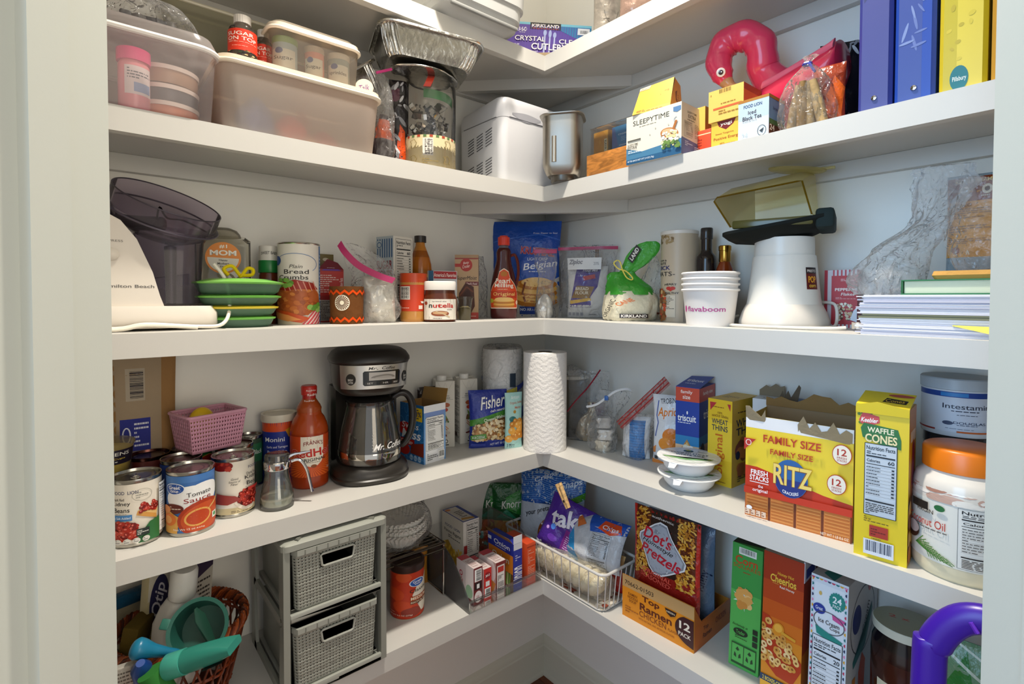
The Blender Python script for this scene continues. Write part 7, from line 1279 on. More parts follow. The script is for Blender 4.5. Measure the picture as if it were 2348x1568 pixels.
g=G('card'); slab3(g,[(bx,-by+T0,0),(bx,by,0),(bx,by,hs),(bx,-by+T0+.03,hs),(bx,-by+T0,hf*.97)],(-T0,0,0),'#b5652a'); b=Art(d_/hs); b.rect(0,0,1,1,'#b5601c'); b.text('Top',.3,.66,.14,.2,'#4c1c10',bold=.04); b.text('Ramen',.34,.4,.24,.2,'#4c1c10',bold=.04); b.text('CHICKEN',.72,.6,.3,.24,'#7c2c14',bold=.02); b.put(g,lambda u,v:Vector((bx+.0001,-by+T0+u*(d_-T0),v*hs))); g.build('side_panel',t)
g=G('card'); slab3(g,[(-bx,by,0),(-bx,-by+T0,0),(-bx,-by+T0,hf*.97),(-bx,-by+T0+.03,hs),(-bx,by,hs)],(T0,0,0),'#b5752e'); g.build('side_panel',t)
g=G('card'); slab3(g,[(bx-T0,by,0),(-bx+T0,by,0),(-bx+T0,by,hs),(bx-T0,by,hs)],(0,-T0,0),'#b5752e'); g.build('back_panel',t); g=G('card'); box(g,-bx+T0,bx-T0,-by+T0,by-T0,0,.002,'#a87c48'); g.build('tray_floor',t)
hD=zat(A_,1150)-z; hD=max(.21,min(.30,hD)); Pd=P+n*(-by+.040); Pd.z=z+.0025
t=T('pretzel_bag','brown and red pretzel bag with a silver diamond logo standing in the ramen tray','bag',Pd,rz); wD=w-.014; hD=.262; a=Art(wD/hD)
a.rect(0,0,1,1,'#30201a'); a.rect(0,.0,.045,1,'#b52c22'); a.rect(.955,0,1,1,'#b52c22'); a.rect(.045,.0,.28,1,'#5c2a14'); a.rect(.70,.0,.955,1,'#5c2a14'); a.rect(0,.0,1,.24,'#8c1f18')
rd=random.Random(77)
for i in range(360):
    sd=rd.random()<.5; u=rd.uniform(.055,.26) if sd else rd.uniform(.71,.94); v=rd.uniform(.14,.99); an=rd.gauss(70 if sd else 120,38); L=.022; du,dv=L*math.cos(R_(an))/a.asp,L*math.sin(R_(an)); u0,u1=(.05,.28) if sd else (.70,.95)
    a.line([(min(max(u-du,u0),u1),v-dv),(min(max(u+du,u0),u1),v+dv)],.016,rd.choice(['#d9a03c','#c98c2a','#e3b65c','#b5762a'])); a.l-=.96
a.l+=1; a.text('authentic',.47,.915,.34,.03,'#e8e0d6',ang=-4)
dm=[(.44,.86),(.36,.82),(.14,.66),(.13,.6),(.3,.30),(.38,.235),(.5,.24),(.80,.40),(.82,.48),(.62,.72),(.54,.84)]; a.poly([((u-.47)*1.06+.47,(v-.55)*1.06+.55) for u,v in dm],'#e9e9ea'); a.poly(dm,'#8a8f98'); a.poly([((u-.47)*.93+.47,(v-.55)*.93+.55) for u,v in dm],'#aab0ba')
a.text("Dot's",.42,.68,.44,.15,'#b82234',ang=-12,bold=.04); a.text('Homestyle',.42,.565,.48,.07,'#1e1c1e',ang=-14,shear=.2,bold=.015); a.text('Pretzels',.47,.45,.62,.13,'#b82234',ang=-16,bold=.04); a.text('ORIGINAL',.42,.215,.46,.055,'#d95a4c',ang=-6,bold=.03); a.text('SEASONED',.40,.15,.46,.055,'#d95a4c',ang=-6,bold=.03)
a.t=[([(u,.30+.70*v) for u,v in p],f,c,l) for p,f,c,l in a.t]; pouch(t,wD,hD,.05,'#8c1f18',a,'#5c6a8c',seed=111,cr=.0025,name='bag_body',flat=.75,pinch=.02)
Pd=P+n*(by-.062); Pd.z=z+.0025; t=T('snack_bag','dull blue snack bag standing behind the brown pretzel bag in the ramen tray','bag',Pd,rz+.0); a=Art(.7); a.text('kinny',.9,.5,.3,.1,'#1c2a4c',ang=75); a.ell(.8,.2,.07,.05,'#2c6a9c')
def bls(u,v): return '#6c7f9c'
pouch(t,w-.012,.235,.085,'#64768f',a,'#54648a',seed=121,cr=.009,name='bag_body',flat=.5,pinch=.01,fr=14)
# cereal boxes ---------------------------------------------------------
def cereal(P0,P1,dd,h,name,label,fr_,rt,tp,col,tilt=0,group=None,lf=None):
    w,d_,rz,P,A_,B_=edges(P0,P1,z,dd=dd); t=T(name,label,'box',P+Vector((0,0,.5*w*abs(math.sin(R_(tilt))))),rz,group); t.rotation_euler=(0,R_(tilt),rz); carton(t,w,dd,h,col,fr_(w/h),rt,lf,tp); return t,w
def corn(s):
    a=Art(s); a.rect(0,0,1,1,'#57ad55'); a.rect(0,.62,1,1,'#3f9648'); a.bars(.22,.92,.8,.975,'#e3e6dc','#26301c',seed=4); a.text('Corn',.48,.875,.74,.065,'#b54a22',bold=.04); a.text('SQUARES',.5,.82,.9,.035,'#a8541f'); a.small(.38,.775,.72,.79,1,'#a33a1c')
    for k in range(9): an=k*40; a.poly([(.42+.05*math.cos(R_(an+90)),.57+.02*math.sin(R_(an+90))),(.42+.36*math.cos(R_(an)),.57+.10*math.sin(R_(an))),(.42-.05*math.cos(R_(an+90)),.57-.02*math.sin(R_(an+90)))],'#e6eadf')
    a.blobs(.22,.50,.62,.645,22,['#d9a35a','#c98c44','#e6bd7c'],.022,.032,4); a.text('Exclusively at',.36,.345,.5,.022,'#1c3a1c',shear=.3); a.ell(.38,.295,.24,.03,'#1a2a1c'); a.text('Trader',.38,.295,.3,.03,'#57ad55'); a.small(.2,.24,.6,.27,2,'#2c5a2c')
    for i,(c_) in enumerate(('#1a2a1c','#1a2a1c','#1a2a1c')): a.rect(.78,.325-i*.05,.94,.365-i*.05,c_)
    a.rect(.1,.03,.92,.20,'#1f4a24'); a.rect(.12,.05,.50,.19,'#57ad55'); a.rect(.53,.05,.9,.19,'#57ad55'); 
    for u in (.31,.71):
        for k in range(3): an=90+k*120; a.poly([(u+.10*math.cos(R_(an-40)),.12+.04*math.sin(R_(an-40))),(u+.14*math.cos(R_(an)),.12+.055*math.sin(R_(an))),(u+.10*math.cos(R_(an+40)),.12+.04*math.sin(R_(an+40))),(u+.05*math.cos(R_(an)),.12+.02*math.sin(R_(an)))],'#1a3a1c')
    return a
t,w=cereal((1670,1520),(1738,1554),.158,.259,'cereal_box','green cereal box with cereal squares in a milk splash, left of the orange one',corn,None,Art(1).rect(0,0,1,1,'#3f8a3c').poly([(0,0),(1,.1),(.2,1)],'#1c2a1c'),'#4ca04c',1.5,'cereal boxes')
def cheer(s):
    a=Art(s); a.rect(0,.0,1,.42,'#d98a2a'); a.rect(0,.42,1,.54,'#cf7022'); a.rect(0,.54,1,.66,'#c2581c'); a.rect(0,.66,1,.8,'#b04418'); a.rect(0,.8,1,1,'#9c3414'); a.text('Honey Nut',.56,.865,.4,.03,'#e8b53c',ang=0,shear=.1,bold=.02); a.text('Cheerios',.5,.825,.64,.055,'#f0c24a',bold=.04,edge='#5a1c10',ew=.04); a.text('Real Honey',.6,.775,.36,.022,'#f6e6d6',bold=.02); a.small(.24,.785,.45,.795,1,'#d9a04a')
    a.poly([(0,.55),(.2,.54),(.5,.42),(.9,.32),(1,.30),(1,.24),(.8,.12),(.4,.13),(.1,.2),(0,.24)],'#b03a1a')
    rd=random.Random(9)
    for i in range(70):
        u,v=rd.uniform(.02,.95),rd.uniform(.2,.52)
        if v>.555-.24*u or v<.2+.04*abs(u-.4): continue
        a.ell(u,v,.075,.024,rd.choice(['#dba95c','#e9c27c','#cf9444','#f0d29a']),12,rd.uniform(0,90)); a.l-=.85; a.ell(u,v,.03,.009,'#8c5522',8); a.l-=.95
    a.l+=1; a.ell(.42,.47,.14,.05,'#d98f2c',ang=-20); a.ell(.42,.48,.10,.03,'#eab04a',ang=-20); a.line([(.5,.46),(.85,.44)],.02,'#d9a038')
    a.rect(0,.06,1,.105,'#223a5c'); a.text('2 BOXES-GREAT VALUE',.5,.082,.88,.028,'#f0d24a',bold=.02); a.rect(0,0,1,.06,'#e0a83c'); return a
t,w=cereal((1743,1572),(1834,1620),.170,.272,'cereal_box','orange honey oat ring cereal box with a bowl of rings on its front',cheer,Art(.6).rect(0,0,1,1,'#9c3414').rect(0,0,1,.35,'#c2701f'),Art(.45).rect(0,0,1,1,'#b5a894').ell(.5,.5,.08,.03,'#222'),'#b0481a',1.0,'cereal boxes')
g=G('card'); box(g,w/2-.001,w/2+.0008,-.085,-.02,.235,.275,'#d9dae0'); a=Art(.8); a.rect(.1,.1,.9,.6,'#2b3f8c'); a.put(g,lambda u,v:Vector((w/2+.0009,-.083+u*.06,.236+v*.037))); g.build('side_tab',t)
def cups(s):
    a=Art(s); a.rect(0,0,1,1,'#d9e2ea'); a.rect(.1,.04,.9,.95,'#e6edf2'); rd=random.Random(3); pc=['#c2405c','#2a7a7c','#e0a83c','#e38ab0','#2c3a5c']
    for i in range(26): a.ell(.965,.02+i*.038,.045,.011,pc[i%5],10,0,90,270); a.l-=.8; a.ell(.035,.02+i*.038,.045,.011,pc[(i+2)%5],10,0,-90,90); a.l-=.8
    for i in range(9): a.ell(.06+i*.11,.985,.05,.011,pc[i%5],10,0,180,360); a.l-=.8
    a.l+=1
    for k in range(18): a.ell(.72+.19*math.cos(k*.349),.865+.052*math.sin(k*.349),.03,.012,'#2c8a80',8); a.l-=.9
    a.ell(.72,.865,.2,.056,'#2c8a80'); a.text('24',.72,.875,.24,.045,'#f0f6f4',bold=.04); a.text('PACK',.72,.832,.22,.022,'#f0f6f4',bold=.02); a.ell(.25,.775,.17,.036,'#2a3f94'); a.text('Great',.25,.778,.2,.025,'#e9edf6'); a.ell(.27,.885,.04,.014,'#d9b86a'); a.poly([(.6,.77),(.95,.755),(.9,.735),(.95,.715),(.62,.735)],'#c95a94'); a.text('Ice Cream',.52,.70,.56,.03,'#2c3038'); a.text('Cups',.68,.668,.26,.03,'#2c3038'); a.ring(.52,.70,.42,.075,.005,'#4a4f58'); a.poly([(.16,.655),(.9,.605),(.84,.575),(.9,.55),(.2,.6)],'#2c8a80'); a.nutri(.1,.02,.9,.585,'20','#e3e9ee','#1c222a',9); return a
b=Art(.7); b.rect(0,0,1,1,'#b9bcc0'); b.ell(.3,.7,.14,.1,'#26306c'); b.ring(.5,.66,.4,.24,.01,'#3a3f46'); b.text('Ice Cream',.56,.6,.5,.07,'#1c2026',ang=60); b.poly([(.2,.42),(.6,.52),(.8,.72),(.82,.66),(.6,.45),(.22,.37)],'#2a6a6c'); b.poly([(.42,.08),(.6,.1),(.62,.34),(.5,.42),(.4,.3)],'#b5401f'); b.poly([(.18,.12),(.3,.12),(.3,.3),(.2,.3)],'#c27a2c'); b.ell(.7,.88,.06,.06,'#a8263a')
tp=Art(.45); tp.rect(0,0,1,1,'#a89f96'); tp.poly([(.25,.1),(.62,.0),(.75,.6),(.4,.7)],'#1f6a60')
cereal((1850,1632),(1934,1680),.165,.262,'cone_cup_box','white box of ice cream cups with a teal 24 pack badge','' or cups,b,tp,'#b9bcc0',1.0)
# dark jar with pale lid
P=PR(2078,.115,z,1420); t=T('large_jar','big dark glass jar with a flat pale lid marked in red','jar',P,face(P,10)); zt=zat(P,1426)-z; r=.050
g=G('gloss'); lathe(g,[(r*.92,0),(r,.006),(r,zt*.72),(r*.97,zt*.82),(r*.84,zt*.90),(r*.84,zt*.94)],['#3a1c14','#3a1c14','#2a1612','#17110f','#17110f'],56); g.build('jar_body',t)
g=G('plastic'); lathe(g,[(r*.92,zt*.925),(r*.96,zt*.93),(r*.96,zt*.995),(r*.94,zt),(0,zt)],['#cbc8b4','#cbc8b4','#cbc8b4','#8d8a70'],56); a=Art(1); a.text('2 x',.42,.6,.3,.1,'#a82c22',ang=-10,bold=.01); a.put(g,lambda u,v:Vector(((u-.5)*2*r,(v-.5)*2*r,zt+.0001))); g.build('lid',t)
g=G('card'); S=Cy(r*1.004,zt*.42,zt*.12,120); grid(g,S,20,1,'#cfc9ac'); a=Art(1.4); a.ell(.5,.4,.4,.4,'#b9bd8c'); a.text('SP',.28,.84,.2,.12,'#20281c',bold=.03); a.text('Stoneridge',.64,.86,.4,.08,'#20281c'); a.text('Preserves',.64,.74,.38,.08,'#20281c'); a.text('SPICED PEACHES',.5,.5,.6,.09,'#20281c'); a.put(g,S,mx=.08); g.build('label',t)
# tall purple arched handle standing in front of the shelves
P=PD(2258,.60,0,1450); P.z=0; zt=zat(P,1386)
t=T('push_handle','purple plastic arched handle standing in front of the lowest shelf by the right door frame','push handle',P,face(P))
def arch(g,pts,rx,ry,c):
    V=[];F=[];n_=len(pts)
    for i,p in enumerate(pts):
        a_=pts[max(0,i-1)];b_=pts[min(n_-1,i+1)]; tn=(b_-a_).normalized(); nn=Vector((tn.z,0,-tn.x))
        for k in range(16): an=2*math.pi*k/16; V.append(tuple(p+nn*rx*math.cos(an)+Vector((0,1,0))*ry*math.sin(an)))
    for i in range(n_-1):
        for k in range(16): F.append((i*16+k,i*16+(k+1)%16,(i+1)*16+(k+1)%16,(i+1)*16+k))
    F+=[tuple(range(16)),tuple(range((n_-1)*16,n_*16))]; g.add(V,F,c)
g=G('plastic'); hz=spline([(-.054,0,.03),(-.053,0,.3),(-.050,0,zt-.12),(-.044,0,zt-.065),(-.022,0,zt-.028),(.006,0,zt-.018),(.032,0,zt-.032),(.050,0,zt-.08),(.053,0,.3),(.054,0,.03)],7); arch(g,hz,.0175,.013,'#3a1690'); g.build('handle',t)
g=G('plastic'); loft(g,[rr(.09,.05,.03,0),rr(.088,.048,.028,.03)],'#32137c'); g.build('foot',t)
for i in range(3):
    g=G('plastic'); tube(g,[(-.012+i*.014,-.013,zt-.020),(-.006+i*.014,-.0135,zt-.030)],.0026,'#6a34b8',6); g.build('grip_rib',t)
P=PR(2238,.14,z,1480); q=T('produce_bag','red and green printed bag on the lowest shelf behind the purple handle','bag',P,face(P)); a=Art(.6); a.rect(0,0,1,.62,'#a81c28'); a.rect(0,.62,1,1,'#6c9470'); a.poly([(.1,.66),(.4,.95),(.5,.66)],'#2f7a3a'); a.line([(.2,.9),(.9,.7)],.02,'#c9d6c4'); a.line([(.3,.98),(.9,.85)],.015,'#c9d6c4'); pouch(q,.10,zat(P,1478)-z,.04,'#7c9a78',a,'#6c8a68',seed=131,cr=.005,name='bag_body')
# ------------------------------------------------------------ wicker basket with odds and ends
P=Vector((.128,-1.068,z)); hB=.150; rB=.108
t=T('wicker_basket','brown wicker basket full of cleaning odds and ends at the left','basket',P,0)
g=G('wicker'); Nn=36
def wr(k,zz): return (.072+(rB-.072)*(zz/hB)**.8)
g=G('wicker'); lathe(g,[(0,.002),(.070,.002),(.072,.006),(0,.006)],'#4a2212',30,caps=False); g.build('basket_base',t)
g=G('wicker')
for k in range(30):
    for s_ in (-1,1):
        pts=[((wr(0,hB*f)+.0016*s_)*math.cos(2*math.pi*k/30+s_*f*.45),(wr(0,hB*f)+.0016*s_)*math.sin(2*math.pi*k/30+s_*f*.45),.004+(hB-.008)*f) for f in (0,.25,.5,.75,1)]
        tube(g,pts,.0021,['#5c2812','#4c200e','#6b3018'][k%3],5)
tag(g.build('wicker_side',t),kind='stuff')
g=G('wicker')
for (zz,n_,rad) in ((.02,3,.0026),(.07,2,.0024),(.125,2,.0024)):
    for j in range(n_): tube(g,[((wr(0,zz)+.003*math.sin(i*1.57+j*3))*math.cos(i/60*6.2832),(wr(0,zz)+.003*math.sin(i*1.57+j*3))*math.sin(i/60*6.2832),zz+j*.005) for i in range(60)],rad,'#7c3618',5,closed=True)
tag(g.build('wicker_weave',t),kind='stuff')
g=G('wicker'); rd=random.Random(5)
for j in range(9):
    ph=j*.7; tube(g,[((rB+.005*math.cos(i/80*6.2832*14+ph))*math.cos(i/80*6.2832),(rB+.005*math.cos(i/80*6.2832*14+ph))*math.sin(i/80*6.2832),hB-.006-.0+.010*math.sin(i/80*6.2832*14+ph)) for i in range(80)],.0027,['#8c4420','#6c3016','#4c200e','#a35428'][j%4],6,closed=True)
tag(g.build('wicker_rim',t),kind='stuff')
def inb(px,py,dd): 
    p=AC+ray(px,py)*dd; return p
def stick(name,label,cat,p0,p1): # thing with local +Z running from p0 (bottom) to p1
    q=T(name,label,cat,p0,0); d=(p1-p0); q.rotation_euler=d.to_track_quat('Z','Y').to_euler(); return q,d.length
# white bottle
q,L_=stick('spray_bottle','white plastic bottle with a domed white cap in the wicker basket','bottle',inb(400,1560,.93),inb(424,1300,.90))
g=G('plastic'); loft(g,[rr(.036,.024,.012,0),rr(.038,.026,.014,.01),rr(.038,.026,.014,L_*.55),rr(.030,.022,.014,L_*.68),rr(.022,.018,.012,L_*.74),rr(.014,.014,.012,L_*.76)],'#c4c0b8'); g.build('bottle_body',q); g=G('plastic'); lathe(g,[(.021,L_*.765),(.0215,L_*.78),(.021,L_*.97),(.018,L_),(0,L_)],'#cdc9c2',32); g.build('cap',q); g=G('card'); box(g,.002,.03,-.0275,-.0262,L_*.42,L_*.6,'#2a3558'); g.build('label',q)
# swab box
q,L_=stick('swab_box','yellow and white swab box with a dark oval brand mark in the wicker basket','box',inb(345,1530,.97),inb(363,1290,.95)); a=Art(.35); a.rect(0,0,1,1,'#bfb48c'); a.rect(0,.0,1,.36,'#a8924a'); a.rect(0,.7,1,1,'#c9c4b4'); a.ell(.5,.66,.42,.26,'#26264c'); a.text('Qtip',.5,.68,.9,.2,'#cfcdd6',ang=80,shear=.3,bold=.02); rz=q.rotation_euler
g=G('card'); box(g,-.020,.020,-.012,.012,0,L_,'#bfb48c',.001); 
q.rotation_euler=(q.rotation_euler.to_quaternion()@Matrix.Rotation(0,4,'Z').to_quaternion()).to_euler()
a.put(g,Fr(.04,.024,L_)); Rt_=Art(.2); Rt_.rect(0,0,1,1,'#b3a77c'); g.build('carton',q)
# paper leaflet behind
q,L_=stick('leaflet','printed leaflet standing behind the white bottle','leaflet',inb(455,1480,1.04),inb(466,1285,1.03)); g=G('paper'); box(g,-.022,.022,-.001,.001,0,L_,'#b9b2a4'); a=Art(.3); a.poly([(0,.8),(1,.9),(1,1),(0,1)],'#3a2e44'); a.small(.1,.4,.9,.8,8,'#3a3430'); a.put(g,Fr(.044,.002,L_)); g.build('sheet',q)
# teal mixing cup ring
c_=inb(455,1440,.86); q=T('measuring_cup','teal measuring cup tilted on its side in the wicker basket','cup',c_,0); q.rotation_euler=(R_(58),R_(12),R_(58))
g=G('plastic'); lathe(g,[(.0,-.045),(.030,-.045),(.036,-.04),(.042,.0),(.046,.002),(.046,.005),(.040,.004),(.034,-.038),(.0,-.041)],'#24564b',44); g.build('cup_body',q); g=G('plastic'); box(g,-.058,-.044,-.008,.008,-.004,.006,'#2c6256',.002); g.build('cup_handle',q)
# turquoise tube
q,L_=stick('cleaner_tube','turquoise tube with a flat end, lying across the front of the wicker basket','tube',inb(384,1530,.80),inb(538,1478,.80)); g=G('plastic'); lathe(g,[(.0,0),(.017,.0),(.0185,.002),(.0185,.03)],'#4aa392',32); g.build('cap',q); g=G('plastic'); loft(g,[rr(.0175,.0175,.0174,.031),rr(.0175,.017,.016,.05),rr(.0185,.012,.01,L_*.8),rr(.019,.006,.004,L_)],'#2c7a6c'); a=Art(.5); a.rect(.05,.35,.55,.8,'#2a2c2c'); a.rect(.2,.62,.5,.78,'#e0e4e0'); a.text('HOT',.36,.7,.22,.1,'#222',ang=90,bold=.03); a.text('ROYAL',.5,.28,.3,.04,'#17403a',ang=90); a.put(g,lambda u,v:Vector(((u-.5)*.034,-.0182+.006*v,.032+v*(L_-.035)))); g.build('tube_body',q)
q,L_=stick('brush','blue handled brush resting on the left of the wicker basket','brush',inb(420,1500,.84),inb(300,1485,.80)); g=G('plastic'); tube(g,spline([(0,0,0),(0,0,L_*.4),(0,0,L_*.75),(0,0,L_*.93),(0,0,L_)],4),[.006,.006,.007,.007,.008,.009,.010,.012,.014,.015,.0155,.0155,.014,.012,.010,.007,.003],'#1c6d8c',14); g.build('handle',q)
q,L_=stick('scrubber','dark blue knobbed scrubber handle sticking out of the wicker basket','scrubber',inb(335,1600,.84),inb(322,1520,.79)); g=G('plastic'); tube(g,[(0,0,0),(0,0,L_*.5),(0,0,L_*.85),(0,0,L_)],[.010,.012,.014,.006],'#1c3f80',14); g.build('handle',q)
q,L_=stick('lint_roller','green cylinder with a white end in front of the wicker basket rim','roller',inb(400,1630,.80),inb(345,1540,.79)); g=G('matte'); lathe(g,[(0,0),(.018,0),(.018,L_),(0,L_)],'#2f7030',28); g.build('roller_body',q); g=G('plastic'); lathe(g,[(0,-.05),(.016,-.05),(.016,-.001),(0,-.001)],'#c9ccc8',28); g.build('sleeve',q)
q,L_=stick('spatula','dark green spatula leaning inside the teal cup','spatula',inb(500,1500,.86),inb(448,1395,.86)); g=G('plastic'); loft(g,[rr(.004,.002,.001,0,2),rr(.010,.002,.001,L_*.5,2),rr(.012,.0015,.001,L_*.8,2),rr(.003,.001,.0005,L_,2)],'#1f4034'); g.build('blade',q)
q,L_=stick('pouch_roll','blue topped packet standing at the back left of the wicker basket','packet',inb(300,1480,1.02),inb(310,1350,1.0)); g=G('film'); box(g,-.04,.04,-.008,.008,0,L_*.8,'#8a8470',.003); box(g,-.042,.042,-.009,.009,L_*.8,L_,'#1c4a68',.003); g.build('packet_body',q)
q,L_=stick('bristle_brush','brown bristle brush in the left of the wicker basket','brush',inb(300,1520,.92),inb(320,1420,.92)); g=G('kraft'); box(g,-.026,.026,-.014,.014,0,L_,'#5c4c20',.005); g.build('bristles',q)
q,L_=stick('sachet','crumpled white paper sachet at the left edge of the wicker basket','sachet',inb(300,1600,.82),inb(298,1520,.81)); g=G('crinkle'); box(g,-.02,.02,-.006,.006,0,L_,'#b9b5ac',.003); a=Art(.6); a.small(.1,.1,.9,.9,8,'#6a6660'); a.put(g,Fr(.04,.012,L_)); g.build('sachet_body',q)
# red box on the floor
P=B(835,1600,0); t=T('floor_box','red and cream box lying on the floor below the lowest shelf','box',P,R_(40)); g=G('card'); box(g,-.07,.07,-.09,.09,0,.045,'#8c2418',.001); a=Art(.8); a.rect(.0,0,.8,.86,'#c9a08a'); a.put(g,Tp(.14,.18,.045)); g.build('carton',t)
# ============================================================ SHELF 2, left run
z=H2
def tub(t,w0,d0,w1,d1,h,r=.03,c='#efe6dc',mat='frost',rim=.004,rc='#efe3d4',foot=0):
    g=G(mat); loft(g,[rr(w0/2,d0/2,r,0),rr(w0/2+.002,d0/2+.002,r,.004),rr(w1/2,d1/2,r,h-.004)],c,cap1=False); g.build('tub_body',t)
    g=G('plastic'); R=rr(w1/2+.002,d1/2+.002,r,h-.002); tube(g,R,rim,rc,8,closed=True); g.build('rim',t)
def along(x0,x1,off,z,d): # thing whose front runs along the left shelf at this distance from the wall
    A_=PL(x0,off,z,150);B_=PL(x1,off,z,150); return (B_-A_).length,Vector((off-d/2,(A_.y+B_.y)/2,z))
# big left tub with jars
d_=.235; A_=Vector((.268,-1.30,z));B_=Vector((.268,-1.047,z)); w=.25; P=Vector((.268-d_/2,-1.150,z+.0))
t=T('storage_tub','large clear lidded tub of pink capped jars at far left of the second shelf','tub',P,RZL); h=.118
tub(t,w*.97,d_*.95,w*1.04,d_*1.04,h,.035,'#fbf4f4','frostlight',.005,'#f2ece6')
g=G('frostlight'); loft(g,[rr(w*.525,d_*.525,.036,h+.001),rr(w*.525,d_*.525,.036,h+.008),rr(w*.50,d_*.50,.034,h+.022),rr(w*.48,d_*.48,.03,h+.024)],'#f4f0ee'); g.build('lid',t)
def pinkjar(x,y,lab): 
    q=T('sprinkle_jar',lab,'jar',Vector((x,y,z+.0045)),face((x,y)),'pink capped sprinkle jars'); g=G('gloss'); lathe(g,[(.020,0),(.0215,.003),(.0215,.070),(.019,.076)],'#dd8f98',32); a=Art(.7); a.rect(.3,.28,.95,.92,'#e0d8d8'); a.small(.36,.62,.9,.88,4,'#5a6068'); a.rect(.5,.34,.9,.55,'#8aa0c4'); a.put(g,Cy(.0216,.07,.002,170),mx=.08); g.build('jar_body',q); g=G('plastic'); bottle_cap(g,.0225,.076,.096,'#d8457f',28); g.build('cap',q)
pinkjar(.228,-1.135,'right one of the two pink capped sprinkle jars in the large left tub'); pinkjar(.222,-1.192,'left pink capped sprinkle jar in the large left tub, cut by the door frame')
for i,(hh,c_) in enumerate(((.030,'#c9805c'),(.028,'#5c5a5c'),(.030,'#a88a70'))):
    q=T('sprinkle_dish',('lowest of three stacked round dishes inside the large left tub','middle of three stacked round dishes inside the large left tub','topmost of three stacked round dishes inside the large left tub')[i],'dish',Vector((.178,-1.084,z+.0045+i*.0305)),0,'stacked round dishes in the large tub'); g=G('plastic'); lathe(g,[(.044,0),(.046,.003),(.046,hh-.006)],c_,36); g.build('dish_body',q); g=G('plastic'); lathe(g,[(.0475,hh-.008),(.048,hh-.001),(.044,hh),(0,hh)],'#d9d0c6',36); g.build('lid',q)
q=T('plastic_bag','crinkled clear bag with dark pieces lying on the lid of the large left tub','bag',Vector((.215,-1.115,z+h+.025)),0)
sack(q,[(0,0,0,.040,.065),(0,0,.010,.05,.08),(0,0,.028,.045,.07),(0,0,.045,.03,.05),(0,0,.055,.01,.02)],'#fff','bag',301,.010,24,'bag_body')
for i in range(5):
    q2=T('foil_piece','dark foil piece inside the crinkled bag on the left tub lid','wrapper',q.location+Vector((.012-.006*i,-.03+.016*i,.006)),i*.7,'dark pieces in the crinkled bag'); g=G('crinkle'); box(g,-.011,.011,-.008,.008,0,.012+.003*i,['#3a3a3c','#5c5a58','#26262a'][i%3],.003); g.build('foil_body',q2)
# white lidded box behind
d_=.11; P=Vector((.030,-.975,z)); t=T('storage_box','peach box with a white lid behind the sugar bottles','box',P,RZL); tub(t,.20,.045,.21,.05,.150,.02,'#d9a684','frost'); g=G('plastic'); loft(g,[rr(.109,.026,.02,.150),rr(.110,.028,.02,.155),rr(.108,.026,.02,.168),rr(.104,.024,.02,.170)],'#e6dccb'); g.build('lid',t)
P2=Vector((.040,-.955,z+.171)); t=T('frosted_tub','upper frosted green-grey tub resting on the white lid near the top shelf','tub',P2,RZL); tub(t,.21,.05,.25,.06,.115,.03,'#cfcbb2','frost',.0035,'#dcd6be')
P=Vector((.034,-.815,z)); t=T('orange_bowl','tall orange tub half hidden behind the frosted tubs','bowl',P,0); g=G('plastic'); lathe(g,[(.020,0),(.022,.01),(.029,.26),(.032,.263),(.032,.268),(.027,.262),(.018,.02),(0,.02)],'#b5682c',40); g.build('bowl_body',t)
# middle frosted tub
w,P=along(512,868,.258,z,.20); t=T('storage_tub','long frosted tub with pink contents in the middle of the second shelf','tub',P,RZL); hm=.118; tub(t,w*.97,.185,w*1.05,.205,hm,.028,'#fbeee2','frost',.0045,'#f0e2cc'); g=G('plastic'); loft(g,[rr(w*.53,.105,.03,hm+.003),rr(w*.53,.105,.03,hm+.009),rr(w*.515,.10,.028,hm+.011)],'#ecdcc4'); g.build('lid',t)
for i,(dx,c_,hh) in enumerate(((-.02,'#c25a52',.05),(.06,'#b5524a',.045),(-.08,'#5a70b0',.07),(.02,'#c9844c',.035))):
    q=T('treat_bag',('red bag blurred inside the long frosted tub','dark red bag at the right inside the long frosted tub','blue bag at the left inside the long frosted tub','orange bag low inside the long frosted tub')[i],'bag',P+Vector((.045-.04*(i%2),dx,.006)),0); sack(q,[(0,0,0,.028,.03),(0,0,hh*.5,.03,.035),(0,0,hh,.012,.012)],c_,'crinkle',310+i,.004,30,'bag_body')
zl=z+hm+.0115
def sugar(P,r,h,ex,lab):
    t=T('sugar_topping_bottle',lab,'bottle',P,face(P,ex),'red labelled sugar topping bottles'); g=G('clear'); lathe(g,[(r*.97,0),(r,.002),(r,h*.66),(r*.9,h*.74),(r*.52,h*.80),(r*.5,h*.84)],'#f1ece6',36,caps=False); g.build('bottle_body',t); g=G('kraft'); a=Art(1); lathe(g,[(0,.001),(r*.93,.001),(r*.93,h*.26),(0,h*.27)],'#4a4434',30); a.blobs(0,0,1,1,110,['#2a2a20','#8c7a50','#c9b98c','#5c3024','#3c4a30'],.03,.05,3); a.put(g,Cy(r*.935,h*.26,.001,170),mx=.2); g.build('sprinkles',t)
    g=G('card'); grid(g,Cy(r*1.01,h*.42,h*.24,190),20,1,'#cf3a24'); a=Art(1.2); a.text('SUGAR',.42,.78,.6,.17,'#f2e6dc',bold=.02); a.text('ON TOP',.46,.55,.66,.17,'#f2e6dc',bold=.02); a.small(.15,.36,.8,.44,2,'#f0b8a8'); a.small(.25,.18,.7,.22,1,'#f0b8a8'); a.put(g,Cy(r*1.015,h*.42,h*.24,190),mx=.06); g.build('label',t); g=G('plastic'); bottle_cap(g,r*.58,h*.84,h,'#d9d3cb',22); g.build('cap',t)
P=PL(556,.205,zl,80); r=Rw(P,526,586); sugar(P,r,zat(P,40)-zl,5,'larger sugar topping bottle with multicoloured sprinkles on the long frosted tub')
